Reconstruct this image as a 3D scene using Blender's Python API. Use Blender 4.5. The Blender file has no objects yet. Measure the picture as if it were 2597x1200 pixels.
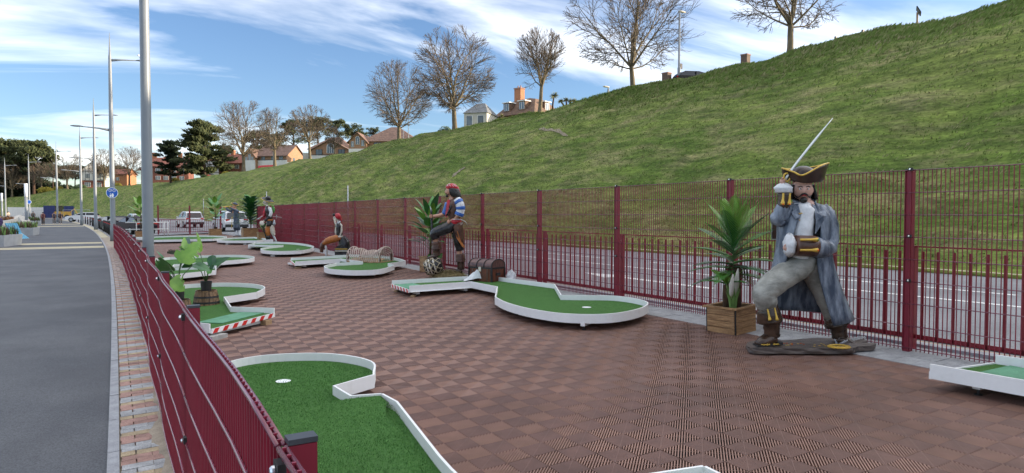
import bpy, bmesh, math, random
import numpy as np
from mathutils import Vector, Matrix, Euler

# ------------------------------------------------------------------ camera, sky, sun, exposure
SC = bpy.context.scene
COL = SC.collection
PI = math.pi
R = math.radians
F_PX, UC, VC, EYE, YAW, HORIZON = 1715.0, 1298.5, 600.0, 1.75, 0.5274, 543.0
PITCH = math.atan((VC - HORIZON) / F_PX)
cam = bpy.data.cameras.new('camera')
cam.sensor_fit = 'HORIZONTAL'; cam.sensor_width = 36.0; cam.lens = 36.0 * F_PX / 2597.0
cam.clip_start = 0.05; cam.clip_end = 4000.0
cam_o = bpy.data.objects.new('camera', cam); COL.objects.link(cam_o)
cam_o.location = (0, 0, EYE); cam_o.rotation_euler = (PI / 2 - PITCH, 0, -YAW)
SC.camera = cam_o

SUN_AZ, SUN_EL = R(114), R(11.5)          # azimuth clockwise from +Y
to_sun = Vector((math.sin(SUN_AZ) * math.cos(SUN_EL), math.cos(SUN_AZ) * math.cos(SUN_EL), math.sin(SUN_EL)))
sun = bpy.data.lights.new('sun', 'SUN'); sun.energy = 2.1; sun.angle = R(0.6); sun.color = (1.0, 0.82, 0.60)
sun_o = bpy.data.objects.new('sun', sun); COL.objects.link(sun_o)
sun_o.rotation_euler = to_sun.to_track_quat('Z', 'Y').to_euler(); sun_o.location = (60, -40, 60)

SC.view_settings.view_transform = 'Standard'; SC.view_settings.look = 'None'
SC.view_settings.gamma = 1.0; SC.view_settings.use_curve_mapping = False
SC.view_settings.exposure = 2.02
SC.render.engine = 'CYCLES'
SC.cycles.max_bounces = 6; SC.cycles.diffuse_bounces = 3; SC.cycles.glossy_bounces = 3
SC.cycles.transparent_max_bounces = 8; SC.cycles.caustics_reflective = False; SC.cycles.caustics_refractive = False

W = bpy.data.worlds.new('World'); SC.world = W; W.use_nodes = True
wn, wl = W.node_tree.nodes, W.node_tree.links
wn.clear()
def wnode(t, **k):
    n = wn.new(t)
    for a, b in k.items(): setattr(n, a, b)
    return n
w_out = wnode('ShaderNodeOutputWorld'); w_bg = wnode('ShaderNodeBackground'); w_bg.inputs[1].default_value = 0.05
w_sky = wnode('ShaderNodeTexSky', sky_type='NISHITA', sun_disc=False, sun_elevation=SUN_EL, sun_rotation=SUN_AZ,
              altitude=0.0, air_density=1.0, dust_density=0.15, ozone_density=2.0)
w_tc = wnode('ShaderNodeTexCoord')
w_sep = wnode('ShaderNodeSeparateXYZ'); wl.new(w_tc.outputs['Generated'], w_sep.inputs[0])
w_z = wnode('ShaderNodeMath', operation='MAXIMUM'); w_z.inputs[1].default_value = 0.02; wl.new(w_sep.outputs[2], w_z.inputs[0])
w_za = wnode('ShaderNodeMath', operation='ADD'); w_za.inputs[1].default_value = 0.16; wl.new(w_z.outputs[0], w_za.inputs[0])
w_dx = wnode('ShaderNodeMath', operation='DIVIDE'); wl.new(w_sep.outputs[0], w_dx.inputs[0]); wl.new(w_za.outputs[0], w_dx.inputs[1])
w_dy = wnode('ShaderNodeMath', operation='DIVIDE'); wl.new(w_sep.outputs[1], w_dy.inputs[0]); wl.new(w_za.outputs[0], w_dy.inputs[1])
w_cmb = wnode('ShaderNodeCombineXYZ'); wl.new(w_dx.outputs[0], w_cmb.inputs[0]); wl.new(w_dy.outputs[0], w_cmb.inputs[1])
w_map = wnode('ShaderNodeMapping'); w_map.inputs['Rotation'].default_value = (0, 0, R(38)); w_map.inputs['Scale'].default_value = (0.40, 1.05, 1)
w_map.inputs['Location'].default_value = (41.44, 57.99, 0.0)
wl.new(w_cmb.outputs[0], w_map.inputs[0])
w_n1 = wnode('ShaderNodeTexNoise'); w_n1.inputs['Scale'].default_value = 1.0; w_n1.inputs['Detail'].default_value = 7; w_n1.inputs['Roughness'].default_value = 0.56
w_n1.inputs['Distortion'].default_value = 0.55
wl.new(w_map.outputs[0], w_n1.inputs['Vector'])
w_r1 = wnode('ShaderNodeValToRGB'); e = w_r1.color_ramp.elements
e[0].position = 0.485; e[0].color = (0, 0, 0, 1); e[1].position = 0.78; e[1].color = (1, 1, 1, 1)
w_cv = wnode('ShaderNodeMath', operation='MULTIPLY_ADD'); w_cv.inputs[1].default_value = .20; wl.new(w_z.outputs[0], w_cv.inputs[0]); wl.new(w_n1.outputs['Fac'], w_cv.inputs[2])
wl.new(w_cv.outputs[0], w_r1.inputs[0])
w_n2 = wnode('ShaderNodeTexNoise'); w_n2.inputs['Scale'].default_value = 3.1; w_n2.inputs['Detail'].default_value = 5
wl.new(w_map.outputs[0], w_n2.inputs['Vector'])
w_cc = wnode('ShaderNodeMixRGB'); w_cc.inputs[1].default_value = (5.6, 5.9, 6.4, 1); w_cc.inputs[2].default_value = (17.0, 16.6, 16.0, 1)
w_r2 = wnode('ShaderNodeValToRGB'); e = w_r2.color_ramp.elements
e[0].position = 0.35; e[1].position = 0.62
wl.new(w_n2.outputs['Fac'], w_r2.inputs[0]); wl.new(w_r2.outputs[0], w_cc.inputs[0])
w_cf = wnode('ShaderNodeMath', operation='MULTIPLY'); w_cf.inputs[1].default_value = 0.82; wl.new(w_r1.outputs[0], w_cf.inputs[0])
w_tint = wnode('ShaderNodeMixRGB', blend_type='MULTIPLY'); w_tint.inputs[0].default_value = 1.0; w_tint.inputs[2].default_value = (.84, .93, 1.16, 1); wl.new(w_sky.outputs[0], w_tint.inputs[1])
w_mx = wnode('ShaderNodeMixRGB'); wl.new(w_cf.outputs[0], w_mx.inputs[0]); wl.new(w_tint.outputs[0], w_mx.inputs[1]); wl.new(w_cc.outputs[0], w_mx.inputs[2])
# forward scattering of thin cloud and haze round the low sun
w_dot = wnode('ShaderNodeVectorMath', operation='DOT_PRODUCT'); w_dot.inputs[1].default_value = to_sun
w_nrm = wnode('ShaderNodeVectorMath', operation='NORMALIZE'); wl.new(w_tc.outputs['Generated'], w_nrm.inputs[0]); wl.new(w_nrm.outputs[0], w_dot.inputs[0])
w_h = wnode('ShaderNodeMath', operation='MULTIPLY_ADD'); w_h.inputs[1].default_value = .5; w_h.inputs[2].default_value = .5; wl.new(w_dot.outputs['Value'], w_h.inputs[0])
w_p = wnode('ShaderNodeMath', operation='POWER'); w_p.inputs[1].default_value = 16.0; wl.new(w_h.outputs[0], w_p.inputs[0])
w_gl = wnode('ShaderNodeMixRGB', blend_type='ADD'); w_gl.inputs[0].default_value = 1.0; wl.new(w_mx.outputs[0], w_gl.inputs[1])
w_gc = wnode('ShaderNodeMixRGB', blend_type='MULTIPLY'); w_gc.inputs[0].default_value = 1.0; w_gc.inputs[1].default_value = (16.0, 15.2, 14.2, 1)
wl.new(w_p.outputs[0], w_gc.inputs[2]); wl.new(w_gc.outputs[0], w_gl.inputs[2])
wl.new(w_gl.outputs[0], w_bg.inputs[0]); wl.new(w_bg.outputs[0], w_out.inputs[0])

# ------------------------------------------------------------------ layout of the place
rng = random.Random(7)
RT = Vector((math.cos(YAW), -math.sin(YAW), 0)); FWH = Vector((math.sin(YAW), math.cos(YAW), 0))
FW = Vector((math.sin(YAW) * math.cos(PITCH), math.cos(YAW) * math.cos(PITCH), -math.sin(PITCH)))
UPV = RT.cross(FW)
CAMP = Vector((0, 0, EYE))
def bend(s):                                # the sea front curves away to the left
    b = max(0.0, s - 5.0) ** 2 / 2500.0
    if s > 150: b += (s - 150.0) ** 3 / 6.0e5
    return b
def gh(x, y):                               # height of the ground: deck has a cross fall, promenade climbs slowly
    z = 0.0368 * min(max(x, -0.4), 8.0)
    if y > 50: z += (y - 50) * 0.005 if y < 180 else 0.65
    return z
def hill_h(t, s):
    base = 0.30
    k = 1.0 if s < 350 else max(0.5, 1 - (s - 350) / 150.0)
    crest = 12.25 * k
    a = (t - 18.0) / 20.3
    rise = 0 if s < 50 else min(.65, (s - 50) * .005)
    if a <= 0: return base + rise
    if a >= 1: return crest + 0.012 * (t - 38.3)
    f = a + 0.05 * math.sin(a * PI) - 0.03 * math.sin(a * 2 * PI)
    return base + rise + (crest - base - rise) * min(1.0, f)
def hillz(x, y): return hill_h(x + bend(y), y)
def ray(u, v): return FW + RT * ((u - UC) / F_PX) - UPV * ((v - VC) / F_PX)
def on_deck(u, v, dz=0.0):
    d = ray(u, v); t = (dz - EYE) / (d.z - 0.0368 * d.x); return CAMP + d * t
def on_x(u, v, x):
    d = ray(u, v); return CAMP + d * (x / d.x)
def at_depth(u, v, dep): return CAMP + ray(u, v) * dep
def crest_s(u, t):                          # where along the hill a bearing meets the line t metres inland
    a, b = -20.0, 500.0
    for _ in range(60):
        m = (a + b) / 2; q = Vector((t - bend(m), m, 0)); d = q.dot(FWH)
        uu = UC + F_PX * q.dot(RT) / d if d > 0.1 else 9e9
        if uu > u: a = m
        else: b = m
    return a
def crest_pt(u, t):
    s = crest_s(u, t); x = t - bend(s)
    p = Vector((x, s, hill_h(t, s))); return p, (p - CAMP).dot(FWH)

# ------------------------------------------------------------------ helpers: meshes, materials, things
class MB:
    def __init__(self): self.v = []; self.f = []; self.m = []
    def add(self, vs, fs, mi=0):
        o = len(self.v); self.v += [tuple(p) for p in vs]
        for f in fs: self.f.append(tuple(i + o for i in f)); self.m.append(mi)
        return self
    def box(self, c, s, rz=0.0, mi=0, rot=None):
        hx, hy, hz = s[0] / 2, s[1] / 2, s[2] / 2
        vs = [Vector((x, y, z)) for z in (-hz, hz) for (x, y) in ((-hx, -hy), (hx, -hy), (hx, hy), (-hx, hy))]
        mtx = rot if rot is not None else Matrix.Rotation(rz, 3, 'Z')
        c = Vector(c)
        return self.add([mtx @ p + c for p in vs], [(3, 2, 1, 0), (4, 5, 6, 7), (0, 1, 5, 4), (1, 2, 6, 5), (2, 3, 7, 6), (3, 0, 4, 7)], mi)
    def bar(self, a, b, w, d=None, mi=0, upv=(0, 0, 1)):
        a, b = Vector(a), Vector(b); d = d or w; ax = b - a; L = ax.length
        if L < 1e-6: return self
        ax.normalize(); up = Vector(upv)
        if abs(ax.dot(up)) > .98: up = Vector((0, 1, 0))
        sx = ax.cross(up).normalized(); sy = sx.cross(ax)
        vs = []
        for p in (a, b):
            for (i, j) in ((-1, -1), (1, -1), (1, 1), (-1, 1)): vs.append(p + sx * (i * w / 2) + sy * (j * d / 2))
        return self.add(vs, [(0, 1, 2, 3), (7, 6, 5, 4), (0, 4, 5, 1), (1, 5, 6, 2), (2, 6, 7, 3), (3, 7, 4, 0)], mi)
    def tube(self, path, rad, n=6, caps=True, mi=0, flat=None):
        path = [Vector(p) for p in path]
        if not isinstance(rad, (list, tuple)): rad = [rad] * len(path)
        rings = []; up = None
        for i, p in enumerate(path):
            t = (path[min(i + 1, len(path) - 1)] - path[max(i - 1, 0)])
            if t.length < 1e-9: t = Vector((0, 0, 1))
            t.normalize()
            if up is None:
                up = Vector((0, 0, 1)) if abs(t.z) < .9 else Vector((1, 0, 0))
            sx = t.cross(up)
            if sx.length < 1e-6: sx = t.orthogonal()
            sx.normalize(); up = sx.cross(t).normalized()
            r = rad[i]; rx, ry = (r if isinstance(r, (list, tuple)) else (r, r))
            rings.append([p + sx * (rx * math.cos(2 * PI * k / n)) + up * (ry * math.sin(2 * PI * k / n)) for k in range(n)])
        return self.loft(rings, caps, mi)
    def loft(self, rings, caps=True, mi=0, closed=True):
        n = len(rings[0]); vs = [p for r in rings for p in r]; fs = []
        for i in range(len(rings) - 1):
            for k in range(n if closed else n - 1):
                k2 = (k + 1) % n
                fs.append((i * n + k, i * n + k2, (i + 1) * n + k2, (i + 1) * n + k))
        if caps and closed:
            fs.append(tuple(reversed(range(n)))); fs.append(tuple(range((len(rings) - 1) * n, len(rings) * n)))
        return self.add(vs, fs, mi)
    def lathe(self, prof, n=16, c=(0, 0, 0), caps=True, mi=0):
        c = Vector(c)
        return self.loft([[c + Vector((r * math.cos(2 * PI * k / n), r * math.sin(2 * PI * k / n), z)) for k in range(n)] for (r, z) in prof], caps, mi)
    def prism(self, poly, z0, z1, mi=0, gz=None):
        n = len(poly); a = [(x, y, z0 + (gz(x, y) if gz else 0)) for x, y in poly]; b = [(x, y, z1 + (gz(x, y) if gz else 0)) for x, y in poly]
        return self.add(a + b, [tuple(reversed(range(n))), tuple(range(n, 2 * n))] + [(i, (i + 1) % n, n + (i + 1) % n, n + i) for i in range(n)], mi)
    def ball(self, c, r, nu=12, nv=8, fn=None, mi=0):
        c = Vector(c); r = r if isinstance(r, (tuple, list)) else (r, r, r); rings = []
        for j in range(nv + 1):
            th = PI * j / nv; th = min(max(th, .02), PI - .02)
            ring = []
            for k in range(nu):
                ph = 2 * PI * k / nu; d = Vector((math.sin(th) * math.cos(ph), math.sin(th) * math.sin(ph), -math.cos(th)))
                s = fn(d) if fn else 1.0
                ring.append(c + Vector((d.x * r[0] * s, d.y * r[1] * s, d.z * r[2] * s)))
            rings.append(ring)
        return self.loft(rings, True, mi)
    def mesh(self, name, mats, smooth=False):
        me = bpy.data.meshes.new(name); me.from_pydata(self.v, [], self.f)
        for m in (mats if isinstance(mats, (list, tuple)) else [mats]): me.materials.append(m)
        if any(self.m): me.polygons.foreach_set('material_index', self.m)
        if smooth: me.polygons.foreach_set('use_smooth', [True] * len(me.polygons))
        me.update(); return me
    def build(self, name, mats, parent=None, smooth=False, label=None, loc=None, kind=None):
        o = bpy.data.objects.new(name, self.mesh(name, mats, smooth)); COL.objects.link(o)
        if parent: o.parent = parent
        if label: o['label'] = label
        if kind: o['kind'] = kind
        if loc is not None: o.location = loc
        return o
def thing(name, label, cat, loc=(0, 0, 0), rz=0.0, group=None):
    o = bpy.data.objects.new(name, None); COL.objects.link(o); o.empty_display_size = .2
    o.location = loc; o.rotation_euler = (0, 0, rz); o['label'] = label; o['category'] = cat
    if group: o['group'] = group
    return o
def tag(o, label, cat, group=None):
    o['label'] = label; o['category'] = cat
    if group: o['group'] = group
    return o
def struct(o): o['kind'] = 'structure'; return o
def inst(src_mesh, name, parent=None, loc=(0, 0, 0), rot=(0, 0, 0), scale=None):
    o = bpy.data.objects.new(name, src_mesh); COL.objects.link(o); o.parent = parent; o.location = loc; o.rotation_euler = rot
    if scale: o.scale = scale
    return o
def dup(root, loc, rz=0.0, label=None, group=None, scale=None):
    def cp(o, par):
        c = o.copy(); COL.objects.link(c)
        if par: c.parent = par
        for ch in o.children: cp(ch, c)
        return c
    r = cp(root, None); r.location = loc; r.rotation_euler = (0, 0, rz)
    if label: r['label'] = label
    if group: r['group'] = group
    if scale: r.scale = scale
    return r
def numpy_mesh(name, verts, tris, mat, parent=None, kind=None, smooth=False):
    me = bpy.data.meshes.new(name); verts = np.asarray(verts, np.float32); tris = np.asarray(tris, np.int32)
    k = tris.shape[1]
    me.vertices.add(len(verts)); me.vertices.foreach_set('co', verts.ravel())
    me.loops.add(tris.size); me.loops.foreach_set('vertex_index', tris.ravel())
    me.polygons.add(len(tris)); me.polygons.foreach_set('loop_start', np.arange(0, tris.size, k, dtype=np.int32))
    me.update(calc_edges=True); me.materials.append(mat)
    if smooth: me.polygons.foreach_set('use_smooth', [True] * len(tris))
    o = bpy.data.objects.new(name, me); COL.objects.link(o)
    if parent: o.parent = parent
    if kind: o['kind'] = kind
    return o

def M(name, col, rough=.6, var=.12, scale=6.0, col2=None, bump=0.0, bscale=40.0, metal=0.0, spec=.5, stretch=(1, 1, 1), coat=0.0, detail=4, rnd=True, coords='Object', lo=.35, hi=.65, fine=0.0, fscale=200.0, trans=0.0):
    m = bpy.data.materials.new(name); m.use_nodes = True; nt = m.node_tree; N, L = nt.nodes, nt.links
    b = N['Principled BSDF']
    b.inputs['Roughness'].default_value = rough; b.inputs['Metallic'].default_value = metal
    b.inputs['Specular IOR Level'].default_value = spec
    if coat: b.inputs['Coat Weight'].default_value = coat; b.inputs['Coat Roughness'].default_value = .12
    tc = N.new('ShaderNodeTexCoord'); mp = N.new('ShaderNodeMapping'); mp.inputs['Scale'].default_value = stretch
    if coords == 'World':
        g = N.new('ShaderNodeNewGeometry'); L.new(g.outputs['Position'], mp.inputs[0])
    else:
        L.new(tc.outputs['Object'], mp.inputs[0])
        if rnd:
            oi = N.new('ShaderNodeObjectInfo'); ml = N.new('ShaderNodeMath'); ml.operation = 'MULTIPLY'; ml.inputs[1].default_value = 37.0
            L.new(oi.outputs['Random'], ml.inputs[0]); L.new(ml.outputs[0], mp.inputs['Location'])
    c1 = tuple(max(0, x * (1 - var)) for x in col); c2 = tuple(min(1, x * (1 + var)) for x in col) if col2 is None else col2
    if col2 is not None: c1 = col
    nz = N.new('ShaderNodeTexNoise'); nz.inputs['Scale'].default_value = scale; nz.inputs['Detail'].default_value = detail; nz.inputs['Roughness'].default_value = .6
    L.new(mp.outputs[0], nz.inputs['Vector'])
    rp = N.new('ShaderNodeValToRGB'); e = rp.color_ramp.elements
    e[0].position = lo; e[0].color = (*c1, 1); e[1].position = hi; e[1].color = (*c2, 1)
    L.new(nz.outputs['Fac'], rp.inputs[0]); out = rp.outputs[0]
    if fine:
        n2 = N.new('ShaderNodeTexNoise'); n2.inputs['Scale'].default_value = fscale; n2.inputs['Detail'].default_value = 2; L.new(mp.outputs[0], n2.inputs['Vector'])
        mr = N.new('ShaderNodeMapRange'); mr.inputs[1].default_value = .3; mr.inputs[2].default_value = .7; mr.inputs[3].default_value = 1 - fine; mr.inputs[4].default_value = 1 + fine
        L.new(n2.outputs['Fac'], mr.inputs[0])
        mm = N.new('ShaderNodeMixRGB'); mm.blend_type = 'MULTIPLY'; mm.inputs[0].default_value = 1; L.new(out, mm.inputs[1]); L.new(mr.outputs[0], mm.inputs[2]); out = mm.outputs[0]
    L.new(out, b.inputs['Base Color'])
    if trans:
        b.inputs['Transmission Weight'].default_value = trans
    if bump:
        n3 = N.new('ShaderNodeTexNoise'); n3.inputs['Scale'].default_value = bscale; n3.inputs['Detail'].default_value = 4; L.new(mp.outputs[0], n3.inputs['Vector'])
        bp = N.new('ShaderNodeBump'); bp.inputs['Strength'].default_value = bump; bp.inputs['Distance'].default_value = .02
        L.new(n3.outputs['Fac'], bp.inputs['Height']); L.new(bp.outputs[0], b.inputs['Normal'])
    return m
def catmull(pts, n=6, closed=False):
    P = [Vector(p) for p in pts]; out = []; m = len(P)
    for i in range(m if closed else m - 1):
        p1, p2 = P[i], P[(i + 1) % m]
        p0 = P[(i - 1) % m] if (closed or i > 0) else p1 * 2 - p2
        p3 = P[(i + 2) % m] if (closed or i + 2 < m) else p2 * 2 - p1
        for k in range(n):
            t = k / n
            out.append(.5 * ((2 * p1) + (p2 - p0) * t + (2 * p0 - 5 * p1 + 4 * p2 - p3) * t * t + (3 * p1 - p0 - 3 * p2 + p3) * t ** 3))
    if not closed: out.append(P[-1])
    return out
# ------------------------------------------------------------------ materials
def brick_mat(name, c1, c2, mortar, scale, rough=.85):
    m = M(name, c1, rough); nt = m.node_tree; N, L = nt.nodes, nt.links; b = N['Principled BSDF']
    br = N.new('ShaderNodeTexBrick'); br.inputs['Color1'].default_value = (*c1, 1); br.inputs['Color2'].default_value = (*c2, 1); br.inputs['Mortar'].default_value = (*mortar, 1)
    br.inputs['Scale'].default_value = scale; br.inputs['Mortar Size'].default_value = .012
    tc = N.new('ShaderNodeTexCoord'); sp = N.new('ShaderNodeSeparateXYZ'); ad = N.new('ShaderNodeMath'); cb = N.new('ShaderNodeCombineXYZ')
    L.new(tc.outputs['Object'], sp.inputs[0]); L.new(sp.outputs[0], ad.inputs[0]); L.new(sp.outputs[1], ad.inputs[1])
    L.new(ad.outputs[0], cb.inputs[0]); L.new(sp.outputs[2], cb.inputs[1]); L.new(cb.outputs[0], br.inputs['Vector'])
    L.new(br.outputs['Color'], b.inputs['Base Color'])
    return m
def roof_mat(name, c1, c2):
    m = M(name, c1, .8, col2=c2, scale=1.3, fine=.25, fscale=5)
    nt = m.node_tree; N, L = nt.nodes, nt.links; b = N['Principled BSDF']
    src = b.inputs['Base Color'].links[0].from_socket
    tc = N.new('ShaderNodeTexCoord'); wv = N.new('ShaderNodeTexWave'); wv.wave_type = 'BANDS'; wv.bands_direction = 'Z'
    wv.inputs['Scale'].default_value = 1.5; wv.inputs['Distortion'].default_value = .6
    L.new(tc.outputs['Object'], wv.inputs['Vector'])
    bp = N.new('ShaderNodeBump'); bp.inputs['Strength'].default_value = .7; bp.inputs['Distance'].default_value = .06
    L.new(wv.outputs['Fac'], bp.inputs['Height']); L.new(bp.outputs[0], b.inputs['Normal'])
    return m
A = {}
A['asphalt'] = M('asphalt', (.072, .077, .088), .9, col2=(.105, .11, .12), scale=.6, coords='World', fine=.35, fscale=90, bump=.25, bscale=120)
A['road'] = M('road_asphalt', (.19, .19, .20), .9, col2=(.25, .25, .26), scale=.5, coords='World', fine=.25, fscale=60, bump=.2, bscale=90)
A['ground'] = M('ground', (.10, .095, .09), .95, coords='World', scale=.3)
A['kerb'] = M('kerb_stone', (.30, .31, .33), .85, var=.16, scale=9, fine=.15, fscale=120, bump=.15, bscale=90)
A['setts'] = M('pavement_stone', (.30, .31, .32), .85, var=.2, scale=5, fine=.2, fscale=80, bump=.2)
A['sand'] = M('sand', (.30, .25, .19), .95, var=.25, scale=4, fine=.2, fscale=120, bump=.4, bscale=30)
A['brick_red'] = M('paver_red', (.33, .20, .165), .9, var=.25, scale=6, fine=.25, fscale=110, bump=.2)
A['brick_grey'] = M('paver_grey', (.33, .335, .34), .9, var=.2, scale=6, fine=.3, fscale=110, bump=.2)
A['brick_buff'] = M('paver_buff', (.37, .29, .185), .9, var=.22, scale=6, fine=.25, fscale=110, bump=.2)
A['line_white'] = M('white_road_paint', (.72, .72, .70), .8, var=.14, scale=3, fine=.2, fscale=40)
A['line_yellow'] = M('yellow_road_paint', (.52, .35, .08), .8, var=.2, scale=3, fine=.2, fscale=40)
A['band'] = M('buff_paving_band', (.42, .37, .25), .85, var=.15, scale=2, fine=.15, fscale=30)
A['deck'] = M('shaded_brown_deck_plastic', (.175, .094, .071), .5, var=.14, scale=1.1, coords='World', fine=.12, fscale=7, spec=.5)  # darker copy of one plastic: shade on alternate slat cells put into the colour
A['deck_open'] = M('lit_brown_deck_plastic', (.275, .155, .115), .5, var=.12, scale=1.1, coords='World', fine=.12, fscale=7, spec=.5)  # lighter copy of the same plastic, for slat cells that catch the light
A['deck_dark'] = M('deck_gap_shade', (.012, .010, .010), .9)  # near-black sheet under the slats, shade of the gaps put into its colour
A['maroon'] = M('maroon_paint', (.20, .013, .030), .38, var=.10, scale=3, spec=.5)
A['maroon_rail'] = M('maroon_railing_paint', (.21, .013, .022), .42, var=.15, scale=3)
A['maroon_gloss'] = M('maroon_gloss_wire', (.17, .03, .055), .22, var=.10, scale=3, spec=.9)  # glossy, with sky sheen also put into the pinker wire colour
A['black_plastic'] = M('black_plastic', (.015, .015, .016), .5, var=.2)
A['cap_grey'] = M('dark_grey_cap', (.045, .05, .06), .45, var=.2)
A['steel'] = M('galvanised_steel', (.42, .44, .46), .38, var=.12, scale=8, metal=.8)
A['chrome'] = M('bright_bolt', (.75, .75, .76), .2, metal=1.0, var=.05)
A['pole'] = M('grey_pole_paint', (.22, .245, .27), .38, var=.05, scale=2, spec=.5)
A['white'] = M('white_board_paint', (.80, .80, .79), .45, var=.025, scale=3, fine=.015, fscale=30)
A['turf'] = M('artificial_turf', (.045, .125, .030), .95, col2=(.075, .175, .045), scale=26, coords='World', fine=.45, fscale=260, bump=.5, bscale=200, spec=.15)
A['turf_blade'] = M('turf_blade', (.055, .16, .038), .9, col2=(.11, .25, .065), scale=30, coords='World', spec=.15)
A['mat_green'] = M('pale_green_tee_mat', (.10, .27, .16), .8, var=.15, scale=8, fine=.2, fscale=150)
A['red'] = M('red_stripe_paint', (.55, .02, .015), .45, var=.08)
A['timber'] = M('pale_timber', (.36, .24, .13), .8, var=.25, scale=9, stretch=(1, 8, 8))
A['concrete'] = M('concrete_block', (.38, .37, .35), .9, var=.15, scale=9, bump=.2)
A['plank'] = M('stained_plank', (.19, .095, .036), .6, col2=(.44, .255, .115), scale=5, stretch=(1, 6, 9), fine=.2, fscale=40, bump=.2, bscale=25)
A['plank2'] = M('stained_plank_end', (.19, .095, .036), .6, col2=(.44, .255, .115), scale=5, stretch=(6, 1, 9), fine=.2, fscale=40, bump=.2, bscale=25)
A['barrel'] = M('barrel_stave', (.05, .025, .012), .6, col2=(.26, .15, .07), scale=5, stretch=(5, 5, .8), fine=.2, fscale=50)
A['iron'] = M('dark_iron', (.03, .03, .032), .5, var=.3, metal=.5)
A['soil'] = M('soil', (.04, .028, .02), .95, var=.3)
A['leaf'] = M('glossy_leaf', (.018, .085, .030), .32, col2=(.045, .15, .045), scale=4, spec=.5)
A['leaf_light'] = M('young_leaf', (.11, .26, .030), .35, col2=(.20, .37, .055), scale=4, spec=.5)
A['leaf_mid'] = M('mid_leaf', (.04, .17, .03), .35, col2=(.08, .25, .045), scale=4)
A['leaf_grey'] = M('grey_leaf', (.035, .075, .065), .4, col2=(.09, .15, .13), scale=5)
A['stem'] = M('plant_stem', (.06, .12, .035), .6, var=.2)
A['fibre'] = M('palm_fibre', (.055, .030, .017), .95, col2=(.13, .075, .04), scale=12, stretch=(4, 4, 1), bump=.5)
A['plume'] = M('pampas_plume', (.62, .58, .50), .95, var=.1)
A['reed'] = M('pale_reed', (.20, .36, .10), .7, var=.25)
A['skin'] = M('painted_skin', (.56, .30, .20), .4, var=.10, scale=9, spec=.5)
A['skin_pink'] = M('painted_pale_skin', (.60, .36, .28), .4, var=.12, scale=7)
A['bone'] = M('painted_bone', (.62, .56, .45), .45, col2=(.75, .72, .64), scale=9)
A['hair'] = M('painted_black_hair', (.010, .009, .009), .28, var=.4, scale=20, stretch=(4, 4, .6), bump=.7, bscale=30)
A['coat'] = M('grey_blue_painted_coat', (.040, .060, .095), .34, col2=(.33, .38, .45), scale=4.5, stretch=(2.2, 2.2, .7), bump=.75, bscale=12, lo=.38, hi=.74, detail=8)  # fold shading and glossy streaks are put into the coat's colour
A['coat_dark'] = M('coat_lining', (.012, .016, .024), .5, col2=(.05, .065, .085), scale=6, stretch=(3, 3, .5))
A['shirt'] = M('painted_white_shirt', (.66, .68, .70), .5, var=.14, scale=12, bump=.35, bscale=25)
A['breeches'] = M('painted_grey_breeches', (.19, .19, .165), .5, col2=(.40, .395, .35), scale=5, stretch=(1, 1, 1.6), bump=.9, bscale=10)
A['boot'] = M('painted_brown_boot', (.022, .012, .008), .25, col2=(.075, .042, .026), scale=7, bump=.3, bscale=18)
A['hat'] = M('painted_brown_hat', (.020, .012, .010), .3, col2=(.060, .034, .024), scale=6)
A['gold'] = M('gold_paint', (.62, .40, .06), .35, var=.15, scale=20, metal=.25)
A['amber'] = M('orange_stone', (.75, .13, .02), .2, var=.05)
A['blade'] = M('sword_blade', (.62, .66, .66), .3, var=.08, metal=.7)
A['driftwood'] = M('painted_driftwood', (.045, .035, .032), .45, col2=(.17, .135, .115), scale=4, stretch=(1, 5, 5), bump=.7, bscale=16)
A['black_cloth'] = M('painted_black_cloth', (.008, .008, .009), .25, col2=(.03, .03, .033), scale=7, bump=.4, bscale=16)
A['red_cloth'] = M('painted_red_cloth', (.42, .018, .03), .35, var=.25, scale=7, bump=.3, bscale=18)
A['blue_cloth'] = M('painted_blue_cloth', (.03, .12, .42), .35, var=.15, scale=9)
A['brown_cloth'] = M('painted_brown_leather', (.055, .022, .014), .35, col2=(.14, .065, .04), scale=6, bump=.3, bscale=18)
A['orange_cloth'] = M('painted_orange_cloth', (.42, .14, .03), .45, var=.25, scale=7)
A['navy'] = M('painted_navy_coat', (.022, .035, .065), .4, col2=(.06, .085, .13), scale=6)
A['straw'] = M('straw', (.16, .12, .05), .9, col2=(.36, .29, .14), scale=14)
A['rope'] = M('rope', (.42, .36, .24), .9, var=.2)
A['net'] = M('pink_grey_net', (.50, .40, .35), .9, var=.15)
A['chest'] = M('chest_wood', (.045, .011, .006), .35, col2=(.17, .040, .012), scale=9, stretch=(3, 3, .6), fine=.2, fscale=60)
A['chest_lid'] = M('chest_lid_wood', (.06, .028, .026), .35, col2=(.15, .07, .06), scale=9, stretch=(1, 4, 1))
A['plaster_rock'] = M('white_painted_rock', (.66, .68, .70), .6, var=.06, scale=9, bump=.4, bscale=14)
A['bark'] = M('bark', (.10, .080, .052), .95, col2=(.22, .175, .105), scale=2.2, stretch=(3, 3, .6), bump=.4, bscale=8)
A['twig'] = M('twig', (.085, .064, .048), .9, col2=(.15, .115, .085), scale=1.0)
A['needle'] = M('pine_needles', (.016, .028, .011), .85, col2=(.075, .085, .034), scale=.9, spec=.2)
A['needle_dark'] = M('dark_cypress_needles', (.008, .017, .010), .9, col2=(.026, .040, .019), scale=.9, spec=.2)
A['shrub'] = M('shrub_leaf', (.03, .06, .016), .85, col2=(.08, .12, .035), scale=2)
A['gorse'] = M('yellow_gorse', (.40, .29, .02), .85, col2=(.16, .18, .03), scale=3)
A['sword_leaf'] = M('sword_leaf', (.06, .085, .025), .7, col2=(.20, .19, .06), scale=2)
A['bark_brown'] = M('red_brown_bark', (.07, .04, .026), .95, var=.3, scale=4)
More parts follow.
